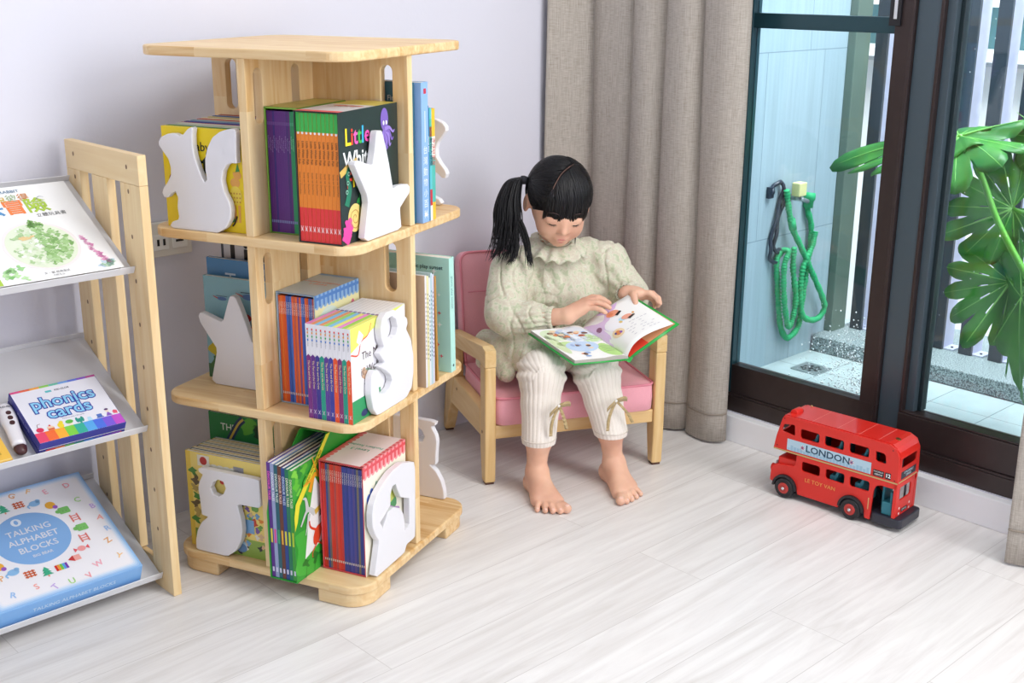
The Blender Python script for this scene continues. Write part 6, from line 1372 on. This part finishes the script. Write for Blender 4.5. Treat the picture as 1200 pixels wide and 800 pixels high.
# gathered cuffs with tiny frill
for (c, ax, r) in (((-.066, .0245, .4070), (.8, -.55, .10), .0235), ((.1355, .0315, .4490), (-.35, -.75, .35), .0205)):
    q = MB(); M = frame(c, Vector(ax).cross(Vector((0, 0, 1))), Vector(ax).cross(Vector(ax).cross(Vector((0, 0, 1)))))
    if M.col[2].to_3d().dot(Vector(ax)) < 0: M = frame(c, -Vector(ax).cross(Vector((0, 0, 1))), Vector(ax).cross(Vector(ax).cross(Vector((0, 0, 1)))))
    q.M = M
    def fn(u, v, r=r):
        a = 2*PI*u; rr = r+.003*math.sin(PI*v)+(.0035*v)*(1+.5*math.sin(19*a)); return (rr*math.cos(a), rr*math.sin(a), -.006+.018*v)
    q.slab(fn, 120, 5, .0016, CLO); q.build('cuff', girl)
# lace trim line across the waist
q = MB(); LC = P('lace_trim', '#cfc9b0', .9)
for k in range(34):
    u = k/33; x = -.085+.17*u; 
    y = .165-.101*math.sqrt(max(0, 1-(x/.122)**2))-.004; z = .378+.004*math.sin(k*2.1)
    q.M = Matrix.Translation((x, y, z)) @ Matrix.Diagonal((.0032, .0025, .0032, 1)); q.lathe([(.1, -1), (.8, -.6), (1, 0), (.8, .6), (.1, 1)], LC, 8)
q.build('waist_trim', girl)

# ---------------------------------------------------------------- leggings
def rib_mat():
    m, nt, b = base_mat('cream_rib_knit'); b.inputs['Roughness'].default_value = .9; b.inputs['Base Color'].default_value = lin('#e6dfd5'); b.inputs['Sheen Weight'].default_value = .2
    N = nt.nodes; L = nt.links; at = N.new('ShaderNodeAttribute'); at.attribute_name = 'rib'
    r = N.new('ShaderNodeValToRGB'); r.color_ramp.elements[0].position = .0; r.color_ramp.elements[0].color = lin('#ddd2c6'); r.color_ramp.elements[1].position = .3; r.color_ramp.elements[1].color = lin('#eee5db')
    L.new(at.outputs['Fac'], r.inputs[0]); L.new(r.outputs[0], b.inputs['Base Color']); return m
RIB = rib_mat()
for nm, L4, bow in (('R', LEG['R'], (-.094, -.128, .2385)), ('L', LEG['L'], (.050, -.127, .236))):
    lg = Vol((min(p[0] for p in L4)-.09, -.16, .10), (max(p[0] for p in L4)+.09, .28, .37), .0024)
    a, b_, c_ = [np.array(p, float) for p in L4[:3]]
    lg.cap(a, b_, .062, .051, .02); lg.ell(b_, (.051, .050, .052), None, .02); lg.cap(b_, b_+(c_-b_)*.45, .049, .045, .02); lg.cap(b_+(c_-b_)*.45, c_+(0, 0, .0), .045, .0405, .012)
    V, F = lg.mesh(); V = relax(V, F, 3, .5); Nn = normals(V, F)
    # coordinates along thigh and shin for ribs and wrinkles
    def uvs(p0, p1):
        ax = (p1-p0)/np.linalg.norm(p1-p0); u = np.array((1., 0, 0)); u -= ax*(u@ax); u /= np.linalg.norm(u); w = np.cross(ax, u); d = V-p0; return np.arctan2(d@w, d@u), d@ax
    a1, h1 = uvs(a, b_); a2, h2 = uvs(b_, c_); Lt = np.linalg.norm(b_-a)
    mix = np.clip((h1-(Lt-.03))/.04, 0, 1)*np.clip((h2+.03)/.05, 0, 1)
    ang = np.where(mix > .5, a2, a1); rib = np.cos(ang*26); rib = np.clip(rib+.55, -.45, .45)/.45
    fade = 1-.9*np.exp(-((mix-.5)/.18)**2)*0
    V = V+Nn*(.0006*rib)[:, None]
    # wrinkles behind and above the knee
    V = V+Nn*(.0035*np.sin(h2*210)*np.exp(-((h2+.005)/.024)**2)*(V[:, 1] > b_[1]-.045)*np.clip((np.abs(V[:, 0]-b_[0]))/.02, 0, 1))[:, None]
    V[:, 2] = np.where((V[:, 2] < c_[2]-.008) & (h2 > .02), c_[2]-.008+(V[:, 2]-(c_[2]-.008))*.08, V[:, 2])
    o = vmesh('leggings', V, F, [RIB], girl); at = o.data.attributes.new('rib', 'FLOAT', 'POINT'); at.data.foreach_set('value', ((rib+1)/2).astype(np.float32)); o['label'] = 'cream ribbed cropped legging leg'
    q = MB(); cc = c_+(0, 0, -.004)
    q.tube([(cc[0]+.0418*math.cos(t), cc[1]+.0418*math.sin(t), cc[2]+.009) for t in [2*PI*k/40 for k in range(40)]], .0012, RIB, 6, closed=True); q.build('hem_seam', girl)
    # ribbon bow
    SAT = P('olive_satin_ribbon', '#b39b6c', .3, sheen=.3); q = MB(); X = Vector(bow)
    def rib_(pts, w=.0085): q.slab(lambda u, v, c=spline(pts, 6): (lambda p, n: (p[0], p[1]-.001*v, p[2]+(v-.5)*w*n))(c[min(len(c)-1, int(u*(len(c)-1)+.5))], 1), 4*6, 1, .0008, SAT)
    def ribv(pts, w=.0082): q.slab(lambda u, v, c=spline(pts, 6): (lambda p: (p[0]+(v-.5)*w, p[1], p[2]))(c[min(len(c)-1, int(u*(len(c)-1)+.5))]), 4*6, 1, .0008, SAT)
    bx, by, bz = bow
    rib_([(bx, by, bz), (bx+.010, by-.006, bz+.006), (bx+.024, by-.002, bz+.006), (bx+.032, by+.004, bz-.001), (bx+.022, by+.001, bz+.001), (bx, by, bz-.001)])
    rib_([(bx, by, bz), (bx-.008, by-.006, bz-.004), (bx-.018, by-.004, bz-.014), (bx-.021, by-.001, bz-.021), (bx-.012, by-.001, bz-.012), (bx, by, bz-.002)], .0095)
    dx = 1 if nm == 'L' else .35
    ribv([(bx+.001, by-.002, bz), (bx-.010, by-.003, bz-.022), (bx-.016, by-.001, bz-.046), (bx-.017, by+.001, bz-.075)])
    ribv([(bx+.002, by-.002, bz), (bx+.014*dx+.004, by-.004, bz-.018), (bx+.028*dx+.006, by-.003, bz-.038), (bx+.038*dx+.008, by+.0, bz-.060)])
    q.build('ribbon_bow', girl)
    q = MB(); q.M = Matrix.Translation((bx, by-.003, bz+.001)) @ Matrix.Diagonal((.0042, .0035, .0042, 1)); q.lathe([(.1, -1), (.8, -.6), (1, 0), (.8, .6), (.1, 1)], P('pearl_bead', '#e9e6e0', .2), 12); q.build('bead', girl)

# ---------------------------------------------------------------- the open picture book on her lap
SBk, SFk = Vector((.013, .005, .379)), Vector((.075, -.138, .341))
ax_s = (SFk-SBk); HB_ = ax_s.length; ax_s.normalize()      # down the spine, from top edge to bottom edge
LV = Vector((-.1365, -.004, .0015)); RV = Vector((.1185, -.002, .074))
ob = empty('open_book', girl.matrix_world @ SBk if False else CO, CZ); tag(ob, 'open picture book with bright green cover resting on the girl\'s knees', 'book')
GC = P('book_cover_green', '#2fae4a', .35); PG = P('book_page', '#f6f5f2', .6); EDG = P('page_edges', '#b9b5ac', .8)
nL = LV.cross(ax_s).normalized(); nL = nL if nL.z > 0 else -nL; nR = RV.cross(ax_s).normalized(); nR = nR if nR.z > 0 else -nR
def Lp(u, v, h=0): return SBk+ax_s*(HB_*v)+LV*u+nL*h
def Rp(u, v, h=0): return SBk+ax_s*(HB_*v)+RV*u+nR*h
q = MB(); q.slab(lambda u, v: Lp(u*.985+.035, -.012+1.024*v, 0), 2, 2, .0025, GC); q.build('front_board', ob)
q = MB(); q.slab(lambda u, v: Rp(u*.985+.055, 1.012-1.024*v, 0), 2, 2, .0025, GC); q.build('back_board', ob)
q = MB(); 
def spn(u, v):
    a = Lp(.04, 0, 0); b_ = Rp(.06, 0, 0); p = a.lerp(b_, u)+Vector((0, 0, -.007))*math.sin(PI*u); return p+ax_s*(HB_*(-.02+1.04*v))
q.slab(lambda u, v: spn(1-u, v), 8, 2, .0022, GC); q.build('book_spine', ob)
# left page block and curved top page
LT = .0085
def Lpage(u, v): return Lp(.0+.99*u, .008+.984*v, .0045+(LT-.0035)*min(1, (u*9)**.7)*(1-.12*u)+.004*math.sin(PI*min(1, u*2.2))*(1-u))
def grid_closed(fn, base, nu, nv, m_top, m_side, nm):
    q = MB(); q.grid(lambda u, v: fn(u, v), nu, nv, m_top)
    for (a, b_) in (((0, 0), (1, 0)), ((0, 1), (1, 1)), ((1, 0), (1, 1))):
        K = nu; vs = []; fs = []
        for k in range(K+1):
            t = k/K; u, v = a[0]+(b_[0]-a[0])*t, a[1]+(b_[1]-a[1])*t; vs += [fn(u, v), base(u, v)]
        for k in range(K): fs.append((2*k, 2*k+1, 2*k+3, 2*k+2))
        q.add(vs, fs, m_side)
    return q.build(nm, ob)
grid_closed(Lpage, lambda u, v: Lp(.0+.99*u, .008+.984*v, .0006), 24, 6, PG, EDG, 'left_pages')
# right: thin block on the board plus one lifted, curling page
def Rblock(u, v): return Rp(.04+.95*u, .012+.976*v, .0012+.0035*min(1, u*8))
REDP = P('endpaper_red', '#e8432a', .6); ORP = P('endpaper_tan', '#e0a070', .6)
q = MB(); q.grid(lambda u, v: Rblock(u*.42, v), 6, 2, REDP); q.grid(lambda u, v: Rblock(.42+.58*u, v), 6, 2, ORP); q.build('right_pages', ob)
def Rpage(u, v):
    lift = .030*math.sin(PI*min(1, u**.75))**1.0*(.30+.70*v)*(1-.25*u)+.004*min(1, u*6)
    return Rp(.0+.985*u-.02*v*u, .008+.980*v, .0045+lift)
q = MB(); q.slab(lambda u, v: Rpage(u, 1-v), 26, 10, .0004, PG); q.build('lifted_page', ob)
def art(fn, nm, shapes, flip=False):
    q = MB()
    for (pts, lay, m) in shapes:
        n_ = len(pts); cu = sum(p[0] for p in pts)/n_; cv = sum(p[1] for p in pts)/n_; e = .0004+.00025*lay
        P0 = lambda u, v: (lambda a, du, dv: a+((du.cross(dv)).normalized() if (du.cross(dv)).z > 0 else -(du.cross(dv)).normalized())*e)(fn(u, v), fn(min(1, u+.01), v)-fn(max(0, u-.01), v), fn(u, min(1, v+.01))-fn(u, max(0, v-.01)))
        R2_ = [[P0(min(.995, max(.005, cu+(p[0]-cu)*k)), min(.995, max(.005, cv+(p[1]-cv)*k))) for p in pts] for k in (.33, .66, 1)]
        vs = [P0(cu, cv)]+[x for r_ in R2_ for x in r_]; fs = [(0, 1+i, 1+(i+1) % n_) for i in range(n_)]
        for k in range(2): fs += [(1+k*n_+i, 1+(k+1)*n_+i, 1+(k+1)*n_+(i+1) % n_, 1+k*n_+(i+1) % n_) for i in range(n_)]
        q.add(vs, fs, m)
    return q.build(nm, ob)
def E_(cx, cy, rx, ry, lay, c, n=20): return ([(cx+rx*math.cos(2*PI*i/n), cy+ry*math.sin(2*PI*i/n)) for i in range(n)], lay, C(c))
def Q_(x0, x1, y0, y1, lay, c, n=4):
    return ([(x0+(x1-x0)*i/n, y0) for i in range(n)]+[(x1, y0+(y1-y0)*i/n) for i in range(n)]+[(x1-(x1-x0)*i/n, y1) for i in range(n)]+[(x0, y1-(y1-y0)*i/n) for i in range(n)], lay, C(c))
rs = random.Random(8)
# page coordinates: u from the spine outwards, v from the far edge to the near edge
S = [E_(.3, .3, .29, .28, 0, '#e6eff8'), E_(.75, .22, .22, .18, 0, '#dfeecb'), E_(.50, .25, .2, .2, 0, '#cfe0f3'), E_(.9, .5, .09, .3, 0, '#d5e6b8'), E_(.55, .62, .28, .16, 1, '#c3daf3'), E_(.18, .80, .17, .20, 0, '#b9e08a'), E_(.22, .42, .2, .12, 0, '#cdebb0'), E_(.75, .5, .16, .07, 0, '#c5e3a0')]
for (cx, cy) in ((.78, .18), (.62, .26), (.35, .22), (.25, .28), (.6, .6), (.5, .64), (.62, .86), (.7, .15)):
    for k in range(4): S.append(E_(cx+rs.uniform(-.09, .09), cy+rs.uniform(-.05, .05), rs.uniform(.03, .065), rs.uniform(.02, .04), 1+k, rs.choice(['#d98a5a', '#e8b890', '#b86a4a', '#9fb8e0', '#f0d8b8', '#7a5a4a', '#e8a070'])))
for k in range(4): S.append(Q_(.08, .30, .70+.05*k, .706+.05*k, 6, '#6a7a6a'))
for k in range(3): S.append(Q_(.12, .38, .38+.04*k, .386+.04*k, 6, '#7a8a7a'))
art(Lpage, 'left_page_print', S)
S = [([(.02, .02), (.50, .02), (.62, .10), (.40, .25), (.22, .36), (.20, .60), (.02, .70)], 0, C('#e2c8ea')), E_(.34, .42, .17, .14, 1, '#f6f5f9'), ([(.30, .02), (.75, .02), (.62, .12), (.44, .16)], 1, C('#dcbce8')), E_(.11, .30, .05, .05, 2, '#9a6a8a'), E_(.24, .62, .11, .09, 2, '#f0d8b0'), E_(.24, .62, .05, .05, 3, '#e08a4a'), E_(.20, .60, .02, .02, 4, '#4a3a8a'), E_(.28, .64, .025, .025, 4, '#8a5ab0'),
     E_(.50, .20, .12, .07, 3, '#f0a080'), E_(.46, .20, .05, .03, 4, '#e88a60'), ([(.50, .26), (.62, .22), (.64, .25), (.52, .30)], 5, C('#2a2020')), E_(.60, .42, .10, .055, 3, '#f0a890'), ([(.58, .46), (.72, .43), (.73, .46), (.60, .50)], 5, C('#3a2a26')), E_(.50, .42, .06, .045, 2, '#b9dff0'), E_(.44, .46, .03, .03, 2, '#e8c878'), E_(.74, .40, .02, .02, 6, '#e8a23a')]
for k in range(6):
    for j in range(7):
        if rs.random() < .8 and not (k < 2 and j < 2): S.append(Q_(.36+.075*j, .41+.075*j, .56+.06*k, .567+.06*k, 5, '#a9a6b4', 1))
art(Rpage, 'right_page_print', S)
# ---------------------------------------------------------------- monstera on the balcony
def leaf_mat():
    m, nt, b = base_mat('monstera_leaf'); N = nt.nodes; L = nt.links
    tc = N.new('ShaderNodeTexCoord'); n = N.new('ShaderNodeTexNoise'); n.inputs['Scale'].default_value = 9; n.inputs['Detail'].default_value = 3
    r = N.new('ShaderNodeValToRGB'); r.color_ramp.elements[0].position = .35; r.color_ramp.elements[0].color = lin('#2c7f36'); r.color_ramp.elements[1].position = .7; r.color_ramp.elements[1].color = lin('#56a845')
    L.new(tc.outputs['Object'], n.inputs[0]); L.new(n.outputs['Fac'], r.inputs[0]); L.new(r.outputs[0], b.inputs['Base Color']); b.inputs['Roughness'].default_value = .35
    tr = N.new('ShaderNodeBsdfTranslucent'); L.new(r.outputs[0], tr.inputs[0]); mx = N.new('ShaderNodeMixShader'); mx.inputs[0].default_value = .45
    L.new(b.outputs[0], mx.inputs[1]); L.new(tr.outputs[0], mx.inputs[2]); L.new(mx.outputs[0], N['Material Output'].inputs['Surface']); return m
LEAF = leaf_mat(); STEM = P('monstera_stem', '#5fae3a', .4, vary=.2, vscale=20); VEIN = P('leaf_vein', '#74b955', .5)
pl = empty('monstera_plant', (3.12, .93, 0)); tag(pl, 'monstera plant with large split green leaves on the balcony behind the glass', 'plant')
PO = Vector((3.12, .93, 0))
def leaf(j, tip, nrm, seed, nl=6, wd=.9, curl=.6, depth=.32, droop=.5):
    depth = depth+.23; nl = max(3, nl-1)
    rs = random.Random(seed); j = Vector(j)-PO; tip = Vector(tip)-PO; y = (tip-j); Ln = y.length; M = frame(j, y.cross(Vector(nrm)), y)
    if M.col[2].to_3d().dot(Vector(nrm)) < 0: M = frame(j, -y.cross(Vector(nrm)), y)
    def Rr(a): a = abs(a); return Ln*(1.0 if a < .01 else 1)*(1.0-.20*min(1, a/.5)*1+.02*math.cos(a*3))*(1-.35*max(0, (a-1.9)/1.2))
    pts = []
    cuts = [(-2.35+i*4.7/(nl*2-1)) for i in range(nl*2)]; cuts = [c for c in cuts]
    edges = [-2.75]+cuts+[2.75]
    for i in range(len(edges)-1):
        a0, a1 = edges[i], edges[i+1]; g0 = .034 if i else 0; g1 = .034 if i < len(edges)-2 else 0
        for k in range(7):
            a = a0+g0+(a1-a0-g0-g1)*k/6; e = 1-.16*abs(k/3-1)**2.5+rs.uniform(-.01, .01); pts.append((a, Rr(a)*e))
        if i < len(edges)-2: pts.append((a1-.022, Ln*(depth+.07))); pts.append((a1, Ln*depth)); pts.append((a1+.022, Ln*(depth+.07)))
    rings = [.12, .24, .34, .5, .68, .85, 1.0]; n = len(pts); q = MB(); q.M = M; ph = rs.uniform(0, 6)
    def P3(a, r):
        x = math.sin(a)*r*wd; y = math.cos(a)*r; t = r/Ln; x += .05*y*math.sin(ph)
        z = -curl*x*x/Ln*(1.1)-droop*max(0, y)**2/Ln*.6+.018*t*math.sin(a*5+ph)+.01*t*t*math.sin(a*11+ph); return (x, y, z)
    vs = [(0, 0, 0)]+[P3(a, r*k) for k in rings for a, r in pts]; fs = [(0, 1+i, 2+i) for i in range(n-1)]
    for k in range(len(rings)-1):
        for i in range(n-1):
            if k in (2,) and i % 10 == 3 and abs(pts[i][0]) < 2.0: continue
            fs.append((1+k*n+i, 1+(k+1)*n+i, 1+(k+1)*n+i+1, 1+k*n+i+1))
    q.add(vs, fs, LEAF, True); o = q.build('leaf', pl); s = o.modifiers.new('solid', 'SOLIDIFY'); s.thickness = .0012
    q = MB(); q.M = M; q.tube([tuple(c+(0, 0, .001)[k] for k, c in enumerate(P3(0, Ln*.93*t/8))) for t in range(9)], [.0032*(1-t/9)+.0006 for t in range(9)], VEIN, 6)
    for s_ in range(len(edges)-1):
        a = (edges[s_]+edges[s_+1])/2
        if abs(a) > .2: q.tube([tuple(c+(0, 0, .0012)[k] for k, c in enumerate(P3(a, Ln*.8*t/5*(1.0)))) for t in range(6)], [.0014*(1-t/6)+.0004 for t in range(6)], VEIN, 5)
    q.build('leaf_veins', o); return o
def stem(pts, r0, r1):
    c = spline([Vector(p)-PO for p in pts], 8); n = len(c); q = MB(); q.tube(c, [r0+(r1-r0)*i/(n-1) for i in range(n)], STEM, 10); q.build('stem', pl)
TOWARD = (-.72, -.62, .35)
leaf((3.0, 1.492, .804), (2.96, 1.855, .752), (-.30, -.02, .95), 1, 7, .60, .75, .25, .32)
leaf((3.0, 1.490, .804), (3.05, 1.340, .852), (-.22, .1, .97), 7, 4, .70, .5, .45, .2)
leaf((3.10, 1.372, .620), (3.02, 1.535, .535), (-.88, -.50, .10), 2, 7, 1.02, .35, .33, .2)
leaf((3.10, 1.352, .425), (3.01, 1.41, .245), (-.92, -.38, .1), 3, 7, .98, .4, .33, .25)
leaf((3.06, 1.300, .40), (3.02, 1.285, .125), (-.8, .35, .1), 4, 4, .42, .3, .6, .2)
leaf((3.14, 1.30, .80), (3.12, 1.22, .66), (-.8, -.4, .3), 5, 5, .8, .4, .4, .2)
stem([(3.12, .95, .24), (3.08, 1.10, .30), (3.02, 1.22, .40), (3.0, 1.278, .483), (3.0, 1.361, .599), (3.0, 1.421, .712), (3.0, 1.480, .796), (3.0, 1.494, .805)], .011, .0065)
stem([(3.14, .93, .24), (3.14, 1.12, .40), (3.12, 1.28, .58), (3.10, 1.372, .620)], .009, .005)
stem([(3.12, .94, .24), (3.12, 1.15, .36), (3.11, 1.30, .44), (3.10, 1.352, .425)], .009, .005)
stem([(3.10, .95, .24), (3.08, 1.15, .40), (3.06, 1.300, .40)], .008, .004)
stem([(3.15, .92, .24), (3.16, 1.15, .62), (3.14, 1.30, .80)], .008, .004)
# pot
q = MB(); q.lathe([(.10, .0), (.125, .02), (.15, .24), (.16, .25), (.16, .27), (.148, .27), (.145, .25)], P('grey_pot', '#5c6266', .6, vary=.15), 40); q.build('pot', pl)
q = MB(); q.lathe([(.143, .235), (.1, .243), (.02, .247)], P('potting_soil', '#3a2c22', .95, bump=.8, bscale=90), 30); q.build('soil', pl)
# ---------------------------------------------------------------- light
wd = bpy.data.worlds.new('daylight'); sc.world = wd; wd.use_nodes = True
bg = wd.node_tree.nodes['Background']; bg.inputs[0].default_value = (.92, .955, 1.0, 1)
_n = wd.node_tree.nodes; _l = wd.node_tree.links; _tc = _n.new('ShaderNodeTexCoord'); _sp = _n.new('ShaderNodeSeparateXYZ'); _mr = _n.new('ShaderNodeMapRange')
_l.new(_tc.outputs['Generated'], _sp.inputs[0]); _l.new(_sp.outputs['X'], _mr.inputs[0])      # brighter sky on the window side, dimmer room side
_mr.inputs[1].default_value = -1; _mr.inputs[2].default_value = 1; _mr.inputs[3].default_value = .42; _mr.inputs[4].default_value = 1.35; _l.new(_mr.outputs[0], bg.inputs[1])
def area(name, loc, target, size, power, col=(1, 1, 1), sy=None):
    l = bpy.data.lights.new(name, 'AREA'); l.energy = power; l.color = col; l.size = size
    if sy: l.shape = 'RECTANGLE'; l.size_y = sy
    o = bpy.data.objects.new(name, l); COL.objects.link(o); o.location = loc
    o.rotation_euler = (Vector(target)-Vector(loc)).to_track_quat('-Z', 'Y').to_euler(); return o
area('window_daylight', (2.45, -.9, 1.5), (1.2, 1.6, .4), 1.6, 66, (1, 1, 1), 1.8)
area('overhead_fill', (1.7, .3, 2.5), (1.5, 1.4, 0), .9, 18, (1, .97, .93))  # added overhead fill
area('facade_fill', (3.9, 1.0, 3.2), (6.3, 1.6, 0), 2.5, 380, (.95, .98, 1))  # added fill that whitens the house front across the street
area('balcony_fill', (3.1, .9, 2.55), (3.1, 1.0, 0), .8, 9, (.92, .97, 1))  # extra fill from above, added to brighten the balcony tile wall
sc.view_settings.view_transform = 'Standard'; sc.view_settings.look = 'None'; sc.view_settings.gamma = 1; sc.view_settings.exposure = .24
sc.cycles.use_denoising = True; sc.cycles.max_bounces = 8; sc.cycles.transparent_max_bounces = 16
